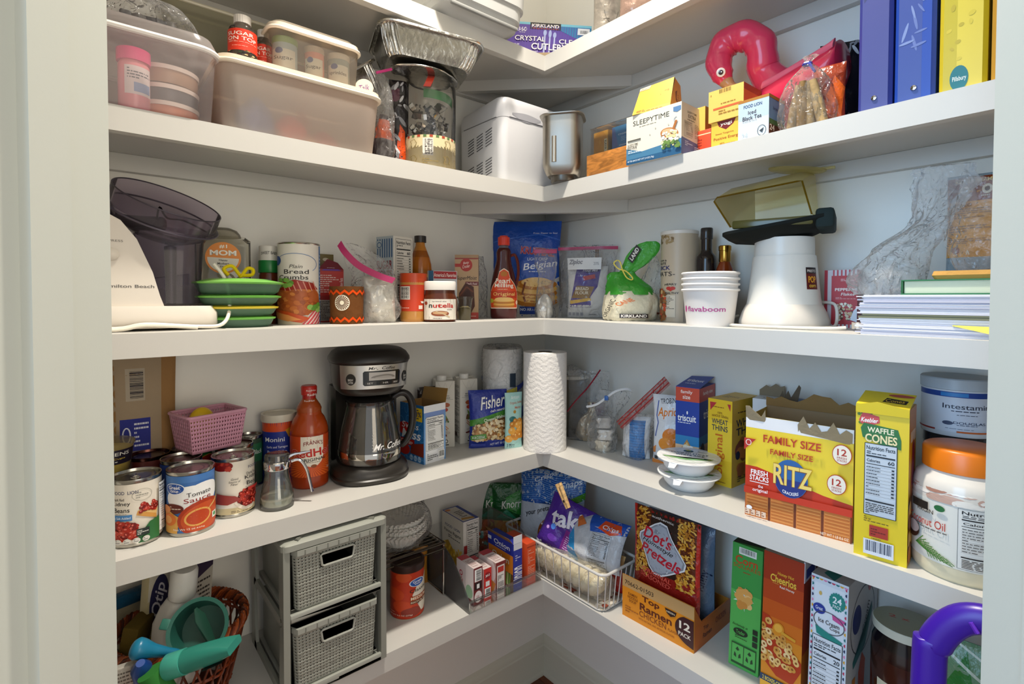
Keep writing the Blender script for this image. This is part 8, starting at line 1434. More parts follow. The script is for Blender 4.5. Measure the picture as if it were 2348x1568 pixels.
P=PL(604,.170,zl,80); r=Rw(P,584,629)*.93; sugar(P,r,zat(P,72)-zl,0,'smaller sugar topping bottle behind the larger one on the long frosted tub')
# small frosted tub on top
w,P=along(622,829,.228,zl,.135); hs=.088; t=T('storage_tub','small frosted lidded tub of sprinkle jars sitting on the long frosted tub','tub',P,RZL); tub(t,w*.93,.12,w*1.0,.133,hs,.022,'#efe6da','frostlight',.0035,'#f2e6d4'); g=G('plastic'); loft(g,[rr(w*.505,.069,.024,hs+.002),rr(w*.505,.069,.024,hs+.008),rr(w*.46,.06,.02,hs+.011),rr(w*.45,.058,.02,hs+.017),rr(w*.44,.056,.018,hs+.018)],'#f0e2ce'); g.build('lid',t)
for i,(dy,c_,cc,r) in enumerate(((-.055,'#9ab0bc','#7a9a4c',.023),(.002,'#c98a80','#b5a89a',.019),(.052,'#8c9a9c','#c9c4ba',.022))):
    q=T('sprinkle_jar',('green capped jar at the left of the small frosted tub','pink jar in the middle of the small frosted tub','grey labelled sprinkle jar at the right of the small frosted tub')[i],'jar',P+Vector((.036,dy,.0045)),RZL-.5); g=G('gloss'); lathe(g,[(r*.95,0),(r,.003),(r,.060)],c_,28); a=Art(.7); a.rect(.15,.2,.9,.8,'#c9ccca'); a.text('sprinkles' if i==2 else 'Sugar',.52,.5,.6,.16,'#3a4048',bold=.02); a.ell(.4,.74,.12,.1,'#3a5090'); a.put(g,Cy(r+.0001,.058,.001,160),mx=.08); g.build('jar_body',q); g=G('plastic'); lathe(g,[(r*1.02,.060),(r*1.02,.072),(0,.073)],cc,28); g.build('cap',q)
P=Vector((.215,PL(835,.215,z,190).y,zl)); t=T('round_tag','round cream lid with purple handwriting standing at the right end of the long tub','lid',P+Vector((0,0,.0)),0); t.rotation_euler=(0,0,face(P,-5)); g=G('plastic'); lathe(g,[(0,0),(.018,0),(.019,.002),(.018,.004),(0,.004)],'#e6dcc4',32,Tm=Matrix.Translation((0,0,.019))@Matrix.Rotation(R_(90),4,'X')); a=Art(1); a.text('Talk',.5,.5,.6,.3,'#7c4a8c',shear=.3,ang=10); a.put(g,lambda u,v:Vector(((u-.5)*.038,-.0042,.019+(v-.5)*.038))); g.build('lid_disc',t)
# cookie cutter jar
P=PL(985,.185,z,200); r=Rw(P,928,1047); h=zat(P,190)-z; t=T('cookie_cutter_jar','clear jar of metal cookie cutters with a red handle strap and cream label','jar',P,face(P))
g=G('clear'); lathe(g,[(r*.95,0),(r,.004),(r*.98,h*.3),(r,h*.6),(r,h*.92),(r*.9,h*.97),(r*.8,h)],'#f1efec',44,caps=True); g.build('jar_body',t)
g=G('card'); grid(g,Cy(r*.985,h*.33,.004,190),24,1,'#d9cba4'); a=Art(1.6); a.bars(.42,.34,.54,.90,'#dcd6cc',vert=False,seed=6)
for i in range(14): a.rect(i/14,.93,(i+.5)/14,1,'#a8442c' if i%2 else '#5c7a4a'); a.l-=.9
for (u,v) in ((.15,.66),(.3,.7),(.72,.72),(.88,.6),(.12,.2),(.3,.2),(.7,.22),(.88,.2)):
    a.line([(u-.04,v-.1),(u-.02,v+.04),(u-.04,v+.12),(u+.02,v+.16),(u+.05,v+.04),(u+.03,v-.06),(u+.05,v-.1),(u-.04,v-.1)],.012,'#8c7a4c')
a.small(.42,.08,.6,.26,3,'#8c7a4c'); a.put(g,Cy(r*.987,h*.33,.004,190),mx=.06); g.build('label',t)
g=G('plastic'); box(g,-.004,.022,-.006,-.001,h*1.0,h+.0035,'#c9402c',.0008); L=[]; 
for p in spline([(.0,-r*.3,h+.004),(.004,-r*.75,h*.985),(.0,-r*1.02,h*.90),(-.006,-r*1.03,h*.84)],5): L.append([tuple(p+Vector(q)) for q in ((-.008,0,0),(.008,0,0),(.008,-.002,0),(-.008,-.002,0))])
loft(g,L,'#c9402c'); g.build('handle_strap',t)
rd=random.Random(8)
for i in range(46):
    x,y=rd.uniform(-r*.66,r*.66),rd.uniform(-r*.66,r*.66)
    if math.hypot(x,y)>r*.68: continue
    zz=rd.uniform(h*.28,h*.74); q=T('cookie_cutter','bent metal cookie cutter in the clear cutter jar','cookie cutter',P+Vector((x,y,zz)),0,'metal cookie cutters in the clear jar'); q.rotation_euler=(rd.uniform(-1.2,1.2),rd.uniform(-1.2,1.2),rd.uniform(0,6))
    s_=rd.uniform(.009,.014); k=rd.choice((4,5,6,3)); pts=[(s_*(1 if j%2 else .55)*math.cos(j*math.pi/k),s_*(1 if j%2 else .55)*math.sin(j*math.pi/k)) for j in range(2*k)]
    g=G('chrome' if i%3 else 'metal'); V=[(x_,y_,q_) for q_ in (-.006,.006) for x_,y_ in pts]; n=len(pts); g.add(V,[(j,(j+1)%n,(j+1)%n+n,j+n) for j in range(n)],rd.choice(['#d9d9d9','#b5b5b5','#8c8c8c','#efefef'])); g.build('cutter_ring',q)
q=T('green_cutter','green plastic cookie cutter near the top of the clear jar','cookie cutter',P+Vector((0,0,h*.76)),face(P)); g=G('plastic'); grid(g,lambda u,v:Vector(((r*.86)*math.sin(R_(u*110-15)),-(r*.86)*math.cos(R_(u*110-15)),-.002-.008*u+v*.020)),16,1,'#2c7a44'); grid(g,lambda u,v:Vector(((r*.84)*math.sin(R_((1-u)*110-15)),-(r*.84)*math.cos(R_((1-u)*110-15)),-.002-.008*(1-u)+v*.020)),16,1,'#2c7a44'); g.build('cutter_band',q)
# foil pans perched above
def foilpan(P,rz,w,d,h,lab,tilt,name='foil_pan'):
    t=T(name,lab,'pan',P,rz,'foil roasting pans'); t.rotation_euler=(tilt[0],tilt[1],rz); g=G('foil'); N=120
    def ring(hx,hy,zq,am,r_=.03):
        R=rr(hx,hy,r_,zq,29); return [(x*(1+am*math.sin(i*2.6)),y*(1+am*math.sin(i*2.6)),q) for i,(x,y,q) in enumerate(R)]
    loft(g,[ring(w*.40,d*.40,0,.0),ring(w*.42,d*.42,.006,.012),ring(w*.47,d*.47,h*.6,.024),ring(w*.49,d*.49,h*.92,.016),ring(w*.5,d*.5,h,0),ring(w*.5+.007,d*.5+.007,h+.001,0),ring(w*.5+.007,d*.5+.007,h-.003,0)],'#c9c7c2',cap1=False); g.build('pan_body',t); g=G('foil'); tube(g,[(x,y,h) for x,y,_ in rr(w*.5+.008,d*.5+.008,.034,0,10)],.0032,'#dad8d2',7,closed=True); g.build('rolled_rim',t); return t
Pf=PL(975,.200,z,140); Pf.z=z+h+.0095
foilpan(Pf+Vector((0,0,.0)),face(Pf,14),.225,.155,.058,'upper foil roasting pan perched above the cookie cutter jar',(R_(-4),R_(3)))
t=T('crumpled_foil','crumpled silver foil crushed between the pan and the cutter jar','foil',Pf+Vector((.0,0,-.009)),0); o=sack(t,[(0,0,-.004,.03,.05),(0,0,.0,.055,.085),(0,0,.006,.045,.08),(0,0,.008,.01,.02)],'#b9b6b0','foil',321,.008,40,'foil_body',z0=-.004)
Pg=PL(852,.105,z,170); foilpan(Vector((Pg.x-.03,Pg.y-.005,z+.165)),face(Pg,10),.12,.12,.07,'lower foil pan wedged behind the right end of the long tub',(R_(8),R_(-38)))
# upright bags between tub and jar
P=PL(880,.185,z,250); t=T('party_bag','tall clear bag with a pink zip and dark orange party things beside the long tub','bag',P,face(P,20)); h=zat(P,165)-z
sack(t,[(0,0,0,.018,.035),(0,0,.04,.022,.04),(0,0,.10,.02,.036),(0,0,.16,.016,.03),(-.006,0,h*.9,.014,.012),(-.010,0,h,.012,.003)],'#fff','bag',331,.006,30,'bag'); g=G('plastic'); tube(g,[(-.024,-.02,h*.93),(.010,-.024,h*1.0)],.003,'#c23a80',6); g.build('zipper',t)
q=T('party_favour','dark and orange plastic favours inside the pink zip bag','favour',P+Vector((0,0,.002)),0); sack(q,[(0,0,0,.011,.024),(0,0,.03,.013,.026),(0,0,.07,.010,.02),(0,0,.11,.006,.01)],'#3a2a26','crinkle',332,.006,40,'favour_body',cf=lambda f:'#a8481f' if .5<f<.8 else '#2e2628')
P=PL(915,.165,z,250); t=T('party_bag','dark glossy bag with an orange patch left of the cookie cutter jar','bag',P,face(P,10)); a=Art(.3); a.poly([(.3,.05),(.8,.1),(.75,.42),(.5,.5),(.35,.3)],'#c24a1c'); a.rect(.1,.75,.5,.9,'#5a3040'); a.blobs(0,0,1,1,20,['#8c8c90','#c9c9cc','#1c1a1e'],.01,.03,5,3); pouch(t,.046,zat(P,185)-z,.03,'#2a2628',a,'#2a2628',seed=341,cr=.006,name='bag_body')
# bread maker ---------------------------------------------------------
A_=PL(1150,.235,z,300); wB=.235; dB=.20; hB=.222; P=Vector((A_.x-dB/2,A_.y+wB/2+.002,z)); t=T('bread_maker','white bread maker with vented side and rounded lid near the corner','bread maker',P,RZL-R_(0))
WB='#dadadc'
g=G('plastic')
for sx in (-1,1):
    for sy in (-1,1): lathe(g,[(.010,0),(.012,.002),(.012,.006),(0,.006)],'#8c8c8c',16,Tm=Matrix.Translation((sx*.09,sy*.075,0)))
g.build('feet',t)
g=G('plastic'); loft(g,[rr(wB/2-.004,dB/2-.004,.02,.006),rr(wB/2-.001,dB/2-.001,.022,.012),rr(wB/2,dB/2,.024,hB*.76)],WB,cap1=True)
# upper edge rises toward front
g.build('body',t)
g=G('plastic'); L=[]
for f,zf,zb,ins in ((0,.762,.762,0),(.4,.90,.86,.000),(.7,.965,.92,.006),(.9,.995,.95,.016),(1,1.0,.96,.03)):
    L.append([(x*(1-ins*3)/1,y*(1-ins*3),hB*(zf if y<0 else zb)) for x,y,_ in rr(wB/2+.001,dB/2+.001,.026,0)])
loft(g,L,'#d0d0d3'); g.build('lid',t)
g=G('plastic'); tube(g,[(-wB/2-.0005,dB/2-.03,hB*.765),(-wB/2-.0005,-dB/2+.024,hB*.765),(-wB/2+.024,-dB/2-.0008,hB*.765),(wB/2-.024,-dB/2-.0008,hB*.765)],.0013,'#77777c',6); g.build('lid_seam',t)
g=G('plastic'); loft(g,[[(-.085+.10*u,-dB/2-.0015,hB*.80-.011*math.sin(math.pi*u)) for u in [i/12 for i in range(13)]]+[(.015-.10*u,-dB/2-.0015,hB*.82+.006*math.sin(math.pi*u)) for u in [i/12 for i in range(13)]],[(-.085+.10*u,-dB/2+.004,hB*.80-.011*math.sin(math.pi*u)) for u in [i/12 for i in range(13)]]+[(.015-.10*u,-dB/2+.004,hB*.82+.006*math.sin(math.pi*u)) for u in [i/12 for i in range(13)]]],'#a8a8ae'); g.build('handle_recess',t)
g=G('matte'); a=Art(1)
for bv in (.06,.52):
    for c_ in range(3):
        for i in range(6): u0=.25+c_*.2; v=bv+i*.045+c_*.03; a.poly([(u0,v),(u0+.14,v+.035),(u0+.14,v+.050),(u0,v+.015)],'#4c4c50'); a.l-=.95
a.put(g,lambda u,v:Vector((-wB/2-.0002,dB/2-u*dB,.006+v*hB*.75))); g.build('vents',t)
# bread pan -------------------------------------------------------------
P=PR(1291,.205,z,330); P=Vector((.300,-.203,z)); P=PD(1291,1.335,z,330); hp=zat(P,272)-z; t=T('bread_pan','dull aluminium bread pan with a fluted side standing at the corner','pan',P,face(P,-8)); u_=dep(P)/FPX; wp=u_*92
g=G('brushed'); lathe(g,[(wp*.28,0),(wp*.30,.003),(wp*.30,.016)],'#6c6862',36); g.build('turning_base',t)
g=G('brushed'); loft(g,[rr(wp*.36,wp*.30,.02,.016),rr(wp*.40,wp*.34,.022,.020),rr(wp*.47,wp*.42,.024,.040),rr(wp*.48,wp*.43,.026,hp-.004)],'#a8a298',cap1=False); g.build('pan_body',t)
g=G('brushed'); loft(g,[rr(wp*.48,wp*.43,.026,hp-.004),rr(wp*.545,wp*.50,.03,hp-.002),rr(wp*.55,wp*.505,.03,hp),rr(wp*.49,wp*.44,.026,hp-.001)],'#bcb6ac',cap0=False,cap1=False); g.build('rim',t)
g=G('brushed'); loft(g,[[(-wp*.16+.006*math.cos(a_),-wp*.43-.0035*max(0,math.sin(a_)),zq) for a_ in [k*math.pi/6 for k in range(7)]] for zq in (.045,.05,hp*.62,hp*.66)],'#c2bcb0'); g.build('side_rib',t)
# ============================================================ SHELF 2, right run
# bamboo tea chest
A_=Vector((.405,-.225,z)); B_=Vector((.530,-.225,z)); w=.148; d_=.13; P=Vector((.470,-.225+d_/2,z)); hb_=.055
P=Vector((B(1330,406,z).x+w/2-.0,-.238+d_/2,z)); t=T('tea_chest','bamboo tea chest with a clear acrylic lid beside the bread pan','tea chest',P,0)
g=G('woodgrain'); box(g,-w/2,w/2,-d_/2,d_/2,0,hb_,'#b5793c',.001); g.build('bamboo_base',t); 
h2=.062; g=G('clear')
for (x0,x1,y0,y1) in ((-w/2+.010,w/2-.002,-d_/2+.003,-d_/2+.005),(-w/2+.010,w/2-.002,d_/2-.005,d_/2-.003),(-w/2+.010,-w/2+.012,-d_/2+.005,d_/2-.005),(w/2-.004,w/2-.002,-d_/2+.005,d_/2-.005),(-.012,-.010,-d_/2+.005,d_/2-.005)):
    g=G('clear'); box(g,x0,x1,y0,y1,hb_+.0004,hb_+h2,'#efefef'); g.build('acrylic_wall',t)
g=G('clear'); box(g,-w/2+.008,w/2-.001,-d_/2+.002,d_/2-.002,hb_+h2+.0003,hb_+h2+.0025,'#e6e6e6',.0006); g.build('acrylic_lid',t)
for i,(x0,c_,nm) in enumerate(((-.038,'#d29a3c','wood patterned tea sachets in the left of the tea chest'),(.030,'#3f7ea8','blue chamomile tea sachets in the right of the tea chest'))):
    q=T('tea_sachets',nm,'tea',P+Vector((x0,-.004,hb_+.0006)),0); a=Art(.8)
    if i==0: 
        for k in range(7): a.ring(.45,.5,.44-.055*k,.48-.06*k,.02,'#b5742a'); a.l-=.9
        a.rect(.72,.06,.92,.62,'#d9c9a0'); a.text('KAVA',.82,.34,.5,.12,'#3a2a1c',ang=-90)
    else: a.text('CHAMOMILE',.62,.62,.7,.08,'#d9e6ee'); a.text('CHAMOMILE',.62,.14,.6,.06,'#d9e6ee'); a.poly([(0,0),(.3,0),(.12,.9),(0,1)],'#5a6c9c'); a.small(.4,.3,.9,.5,3,'#8ab4cc')
    carton(q,.046 if i==0 else .066,.10,.054,c_,a)
# sleepytime box
A_=Vector((.537,-.262,z)); w=.135; d_=.075; h=zat(A_,272)-z; P=Vector((.537+w/2+.0015,-.262+d_/2,z)); t=T('tea_box','large white and blue sleepy tea box overhanging the edge of the second shelf','box',P,R_(2))
a=Art(w/h); a.rect(0,0,1,1,'#e0dacb'); a.poly([(0,0),(1,0),(1,.30),(.7,.26),(.3,.22),(0,.34)],'#4a7c9c'); a.poly([(0,0),(1,0),(1,.12),(0,.10)],'#2c5c80'); a.text('SLEEPYTIME',.46,.83,.66,.10,'#3c4038',bold=.0,arc=.0); a.small(.25,.725,.68,.745,1,'#6c6c60'); a.poly([(.86,.93),(.99,.93),(.99,.85),(.925,.82),(.86,.85)],'#5c80a8'); a.ring(.92,.68,.05,.06,.018,'#a8acb0',a0=90,a1=300)
for u,v in ((.55,.62),(.45,.52),(.78,.62),(.9,.58)): a.ell(u,v,.012,.014,'#b9b5a8',5)
a.rect(.03,.47,.28,.50,'#5c5c54'); a.text('SLEEPYTIME',.13,.40,.2,.04,'#4a4a44'); a.text('EXTRA',.12,.34,.18,.055,'#4a4a44'); a.small(.04,.22,.3,.29,2,'#e6ecf0'); a.text('40 TEA BAGS NET WT 2.4 OZ (70g)',.28,.055,.5,.045,'#e6ecf0')
a.ell(.8,.44,.16,.11,'#b57a48',ang=-15); a.ell(.8,.46,.13,.07,'#d9b48c',ang=-15); a.line([(.84,.42),(.92,.66)],.05,'#a86c3c'); a.blobs(.68,.2,.95,.48,60,['#efe9da','#e6dfc6','#f4f0e6','#d9cf9c'],.02,.035,4); a.blobs(.7,.14,.98,.28,24,['#4c6a3a','#6c8a4a'],.02,.04,5,1.5)
b=Art(d_/h); b.rect(0,0,1,1,'#cfc6b4'); b.poly([(0,0),(1,0),(1,.28),(0,.33)],'#54688c'); b.text('SLEEPYTIME',.55,.85,.5,.04,'#55534c'); b.text('EXTRA',.55,.77,.42,.07,'#4a4a44'); b.small(.3,.68,.85,.72,1,'#6c6a60'); b.nutri(.14,.36,.55,.66,'',None,'#55534c',3); b.small(.62,.36,.92,.64,9,'#6c6a60'); b.small(.1,.16,.5,.26,3,'#b9c4d6'); b.small(.6,.04,.95,.2,5,'#b9c4d6')
carton(t,w,d_,h,'#d9d2c0',a,b)
zt=z+h
# yellow box lying on top
P=Vector((.545+.050,-.262+.036,zt+.0006)); P=PR(1508,.222,zt+.0008,210); t=T('tea_box','yellow tea box tipped over upside down on top of the white and blue tea box','box',P,R_(12)); wy,dy,hy=.085,.075,.052
g=G('card'); V=[(-wy/2,-dy/2,0),(wy/2,-dy/2,0),(wy/2,dy/2,0),(-wy/2,dy/2,0),(-wy*.40,-dy*.18,.062),(wy*.50,-dy*.18,.070),(wy*.5,dy*.3,.062),(-wy*.4,dy*.3,.056)]; g.add(V,[(3,2,1,0),(4,5,6,7),(0,1,5,4),(1,2,6,5),(2,3,7,6),(3,0,4,7)],'#dba834')
S0=lambda u,v:(Vector(V[0]).lerp(Vector(V[1]),u)).lerp(Vector(V[4]).lerp(Vector(V[5]),u),v); a=Art(1.3); a.rect(0,0,1,.14,'#e3bb4a'); a.poly([(.14+.5*k/12,.18+.3*math.sin(math.pi*k/12)) for k in range(13)],'#6c2a22'); a.text('yogi',.39,.30,.26,.14,'#f4ecdc',ang=180,bold=.03); a.text('Everyday Tummy',.60,.62,.6,.08,'#7a4a1c',ang=180); a.text('Sweet Lemon',.5,.52,.4,.06,'#7a4a1c',ang=180); a.small(.1,.03,.8,.12,2,'#8c5a22'); a.poly([(0,.9),(.3,.88),(.34,1),(0,1)],'#c9bc9c'); a.small(.04,.91,.3,.98,2,'#33302a'); a.put(g,S0)
S1=lambda u,v:(Vector(V[1]).lerp(Vector(V[2]),u)).lerp(Vector(V[5]).lerp(Vector(V[6]),u),v); a=Art(1.1); a.rect(0,0,1,1,'#c98a3a'); a.poly([(.0,.2),(.12,1),(.0,1)],'#2c1c14'); a.poly([(.3,.6),(.5,.7),(.45,.4),(.6,.3),(.4,.35)],'#7c4420'); a.small(.55,.1,.9,.6,7,'#8c5a2c'); a.put(g,S1); g.build('carton',t)
# boxes behind: yellow, orange, yogi pair
def smallbox(name,label,xpx0,xpx1,off,y0,y1,col,art,rt=None,d=.05,zb=None,rz=0,tp=None,group=None):
    A_=PR(xpx0,off,z,(y0+y1)/2);B_=PR(xpx1,off,z,(y0+y1)/2); w=(B_-A_).length; zb=zb or z; h=zat((A_+B_)/2,y0)-zb; P=Vector(((A_.x+B_.x)/2,-off+d/2,zb)); t=T(name,label,'box',P,rz,group); carton(t,w,d,h,col,art(w/h),rt,None,tp); return t,h,w
t,h1,_=smallbox('tea_box','orange-red tea box low between the white tea box and the yellow pair',1580,1630,.195,300,345,'#c9482a',lambda s:Art(s).rect(0,.82,1,.86,'#e6c9a0').small(.1,.1,.6,.7,6,'#8c2a1c'),d=.06)
def yb(s): a=Art(s); a.rect(0,0,1,1,'#dfb85c'); a.ell(.14,.12,.12,.13,'#a8b4cc'); a.text('yogi',.16,.12,.14,.08,'#55688c'); return a
smallbox('tea_box','plain yellow tea box stacked on the orange-red one',1583,1617,.190,248,292,'#d9b054',yb,Art(.8).rect(0,0,1,1,'#a87c34'),d=.05,zb=z+h1+.0008)
def ygl(s):
    a=Art(s); a.rect(0,0,1,1,'#e0b54c'); a.poly([(.2,1),(.26,.82),(.5,.66),(.74,.82),(.82,1)],'#6c2228'); a.text('yogi',.5,.87,.38,.14,'#f0e6d8',bold=.03); a.text('Sweet Tangerine',.45,.54,.6,.08,'#8c4a2c'); a.text('Positive Energy',.52,.36,.86,.13,'#8c3a24'); a.small(.3,.12,.8,.22,2,'#9c6a34'); return a
t,h1,_=smallbox('tea_box','yellow tangerine tea box at the bottom of the yellow pair',1631,1700,.228,275,335,'#dfb04a',ygl,d=.07)
def ygu(s):
    a=Art(s); a.rect(0,0,1,1,'#e3bd68'); a.bars(.28,.82,.68,1,'#e3bd68','#4a3418',seed=5); a.text('O',.07,.86,.04,.06,'#5a4420'); a.rect(.14,.37,.95,.43,'#d9603c'); a.small(.36,.5,.94,.56,1,'#9c7434'); a.small(.3,.18,.95,.34,2,'#9c7434'); return a
smallbox('tea_box','yellow tea box with a barcode on top of the yellow pair, under the flamingo',1625,1705,.231,200,272,'#dfb75c',ygu,Art(1).rect(0,0,1,1,'#cf6f2c').rect(0,.8,1,1,'#a8481c'),d=.072,zb=z+h1+.0008)
# iced tea box
def ict(s):
    a=Art(s); a.rect(0,0,1,1,'#cdd6dc'); a.rect(0,.5,1,.93,'#b8cbd8'); a.rect(0,.93,1,1,'#a87434'); a.text('FOOD LION',.48,.82,.60,.08,'#26406c',bold=.03); a.text('Iced',.46,.66,.26,.09,'#3a2c30'); a.text('Black Tea',.46,.53,.62,.10,'#3a2c30'); a.small(.15,.44,.8,.455,1,'#55606c'); a.ring(.78,.16,.14,.13,.012,'#3a444c'); a.poly([(.7,.16),(.85,.22),(.8,.1)],'#3a444c'); a.text('24',.22,.12,.2,.12,'#b9c4cc',bold=0); return a
b=Art(.9); b.rect(0,0,1,1,'#6c8cac'); b.rect(0,0,1,.34,'#5a3420'); b.rect(0,.3,1,.42,'#4c6a3c'); b.text('24',.2,.22,.3,.14,'#e9dccb',bold=.03); b.ell(.7,.1,.2,.14,'#b5521f'); b.text('brewed',.5,.7,.5,.08,'#3c5470'); b.rect(0,.92,1,1,'#a8702c')
smallbox('tea_box','pale blue iced black tea box below the flamingo neck',1693,1763,.243,224,318,'#c4d0d8',ict,b,d=.065,tp=Art(1).rect(0,0,1,1,'#8c4a20'))
# flamingo -----------------------------------------------------------
P=PR(1790,.105,z,150); t=T('inflatable_flamingo','pink inflatable flamingo with a curled neck lying on the second shelf','inflatable',P,0)
def WP(px,py,off): 
    d=ray(px,py); k=(-off-AC.y)/d.y; return (AC+d*k)-P
PK='#d2405e'
nk=[WP(1668,192,.16),WP(1655,168,.16),WP(1648,140,.155),WP(1660,108,.15),WP(1685,88,.145),WP(1718,84,.14),WP(1742,102,.135),WP(1748,130,.13),WP(1752,160,.12),WP(1775,192,.11),WP(1800,205,.10)]
nkS=spline(nk,6); n=len(nkS); rad=[]
for i in range(n):
    f=i/(n-1); r_=.020+.010*min(1,f*3.2); r_*= (1+.05*math.sin(f*44)); 
    if f>.75: r_+=.008*(f-.75)*4
    if f<.08: r_=.010+f*.13
    rad.append(r_)
g=G('gloss'); tube(g,nkS,rad,PK,22); g.build('neck_and_head',t)
g=G('gloss'); tube(g,spline([WP(1664,186,.16),WP(1676,198,.16),WP(1690,202,.16),WP(1700,196,.16)],5),[.014,.0135,.013,.012,.011,.010,.010,.009,.009,.008,.008,.007,.006,.005,.004,.003],'#b98a62',14); g.build('beak',t)
e0=WP(1653,166,.19); g=G('gloss'); dv=(AC-(P+e0)).normalized(); Me=Matrix.Translation(e0+dv*.003)@dv.to_track_quat('Z','Y').to_matrix().to_4x4(); lathe(g,[(0,0),(.0088,0),(.0084,.0012),(.0,.002)],'#e9e2da',24,Tm=Me); lathe(g,[(0,.002),(.0048,.0021),(.0,.0028)],'#3a1c18',20,Tm=Me); lathe(g,[(0,.0028),(.0012,.0029),(.0,.0032)],'#ffffff',10,Tm=Me@Matrix.Translation((.001,.001,0))); g.build('eye',t)
bc=[WP(1772,196,.11),WP(1810,176,.11),WP(1855,150,.11),WP(1912,116,.115),WP(1934,100,.12)]
g=G('gloss'); L=[]
for i,p in enumerate(spline(bc,6)):
    f=i/24; hgt=.020+.036*math.sin(math.pi*min(1,f*.62+.28)); L.append([tuple(p+Vector((.0,.060*math.cos(a_)*(.6+.4*math.sin(math.pi*min(1,f*.7+.2))),(hgt*(math.sin(a_)-.85)))) ) for a_ in [2*math.pi*k/28 for k in range(28)]])
loft(g,L,'#c4304c'); g.build('body_ring',t)
g=G('gloss'); L=[]
for i,p in enumerate(spline([q_+Vector((0,-.046,.0)) for q_ in bc],6)): L.append([tuple(p+Vector((.002*math.sin(a_),.005*math.cos(a_),.0075*math.sin(a_)-.012))) for a_ in [2*math.pi*k/10 for k in range(10)]])
loft(g,L,'#dd6a80'); g.build('seam_flange',t)
# bag of bread sticks / brown things
P=PR(1850,.222,z,220); t=T('twist_tied_bag','clear bag of tan wrapped sticks tied with a blue twist','bag',P,face(P)); h=zat(P,140)-z; u_=dep(P)/FPX
for i in range(6):
    q=T('wrapped_stick','tan paper wrapped stick standing inside the twist tied bag','stick',P+Vector(((-.026+.011*i),.012*math.sin(i*2),.002)),0,'tan sticks in the tied bag'); q.rotation_euler=(R_(4),R_((i-2.5)*-4.5),0); g=G('kraft'); tube(g,[(0,0,0),(0,0,h*.35),(0,0,h*.66)],[.0085,.0088,.006],['#a08560','#b59a70','#8c6f48','#a88c62','#947850','#ad9268'][i],10); g.build('stick_body',q)
sack(t,[(0,0,0,.040,.026),(0,0,.015,.046,.03),(0,0,h*.4,.044,.026),(0,0,h*.7,.034,.018),(.0,0,h*.92,.012,.008),(0,0,h*.96,.004,.004),(.004,0,h*1.06,.014,.006)],'#f4efe4','bag',351,.008,22,'bag_body'); g=G('plastic'); tube(g,[(.006*math.cos(k),.006*math.sin(k),h*.955) for k in range(7)],.0028,'#3a48a0',6,closed=True); tube(g,[(.002,-.006,h*.95),(.012,-.008,h*.80)],.0025,'#4a58b0',6); g.build('twist_tie',t)
# snack bags right of it
P=PR(1930,.06,z,200); t=T('snack_bag','black foil snack bag against the first blue binder','bag',P,face(P,8)); h=zat(P,98)-z; a=Art(.6); a.blobs(0,0,1,.3,18,['#b5b0a8','#55504c','#d9d4cc'],.01,.03,5,2.5); a.blobs(0,.85,1,1,10,['#8c8c90','#c9c9cc'],.01,.025,6,3); pouch(t,.075,h,.035,'#17161a',a,'#17161a',seed=361,cr=.006,name='bag_body')
P=PR(1902,.192,z,240); t=T('snack_bag','orange and red snack bag tucked right of the twist tied bag','bag',P,face(P,-14)); h=zat(P,150)-z; a=Art(.6); a.poly([(.3,.2),(.9,.1),(1,.6),(.7,.8),(.45,.5)],'#c95a1c'); a.rect(0,0,1,.12,'#b9a48c'); pouch(t,.05,h,.026,'#8c3418',a,'#6c2a14',seed=371,cr=.005,name='bag_body')
# binders -------------------------------------------------------------
def binder(name,x0,x1,off,col,lab,art,dpt=.25,h=.285,rzd=0,rivet=True,page='#cfccc4'):
    A_=PR(x0,off,z,200);B_=PR(x1,off,z,200); w=(B_-A_).length; dpt=min(dpt,off-.01); P=Vector(((A_.x+B_.x)/2,-off+dpt/2,z+.0004)); t=T(name,lab,'binder',P,R_(rzd))
    g=G('plastic'); loft(g,[[(x,y,q) for x,y in ((-w/2,dpt/2),(-w/2,-dpt/2+.006),(-w/2+.005,-dpt/2+.0008),(w/2-.005,-dpt/2+.0008),(w/2,-dpt/2+.006),(w/2,dpt/2),(w/2-.003,dpt/2),(w/2-.003,-dpt/2+.007),(w/2-.006,-dpt/2+.004),(-w/2+.006,-dpt/2+.004),(-w/2+.003,-dpt/2+.007),(-w/2+.003,dpt/2))] for q in (0,h)],col); art and art(Art(w/h)).put(g,Fr(w-.010,dpt-.0016,h)); g.build('cover',t)
    g=G('paper'); box(g,-w/2+.0045,w/2-.0045,-dpt/2+.03,dpt/2-.006,.004,h-.01,page); g.build('pages',t)
    if rivet: g=G('chrome'); lathe(g,[(0,0),(.0042,0),(.0036,.0018),(0,.0026)],'#b5b5b5',20,Tm=Matrix.Translation((0,-dpt/2+.0004,.018))@Matrix.Rotation(R_(90),4,'X')); g.build('rivet',t)
    return t
binder('ring_binder',1966,2044,.245,'#333c80','left blue binder with a white spine card slipped in its sleeve',lambda a:a.rect(0,0,1,1,'#484d86').poly([(.06,.60),(.80,.70),(.78,1),(.04,1)],'#39406c').poly([(.10,.625),(.74,.71),(.72,1),(.08,1)],'#ded0bc'))
binder('ring_binder',2049,2143,.246,'#26479c','right blue binder with a bare wrinkled spine',lambda a:a.rect(0,0,.72,1,'#3c4e90').blobs(.05,.25,.7,1,26,['#7c8cba','#6676ac'],.004,.009,3,6))
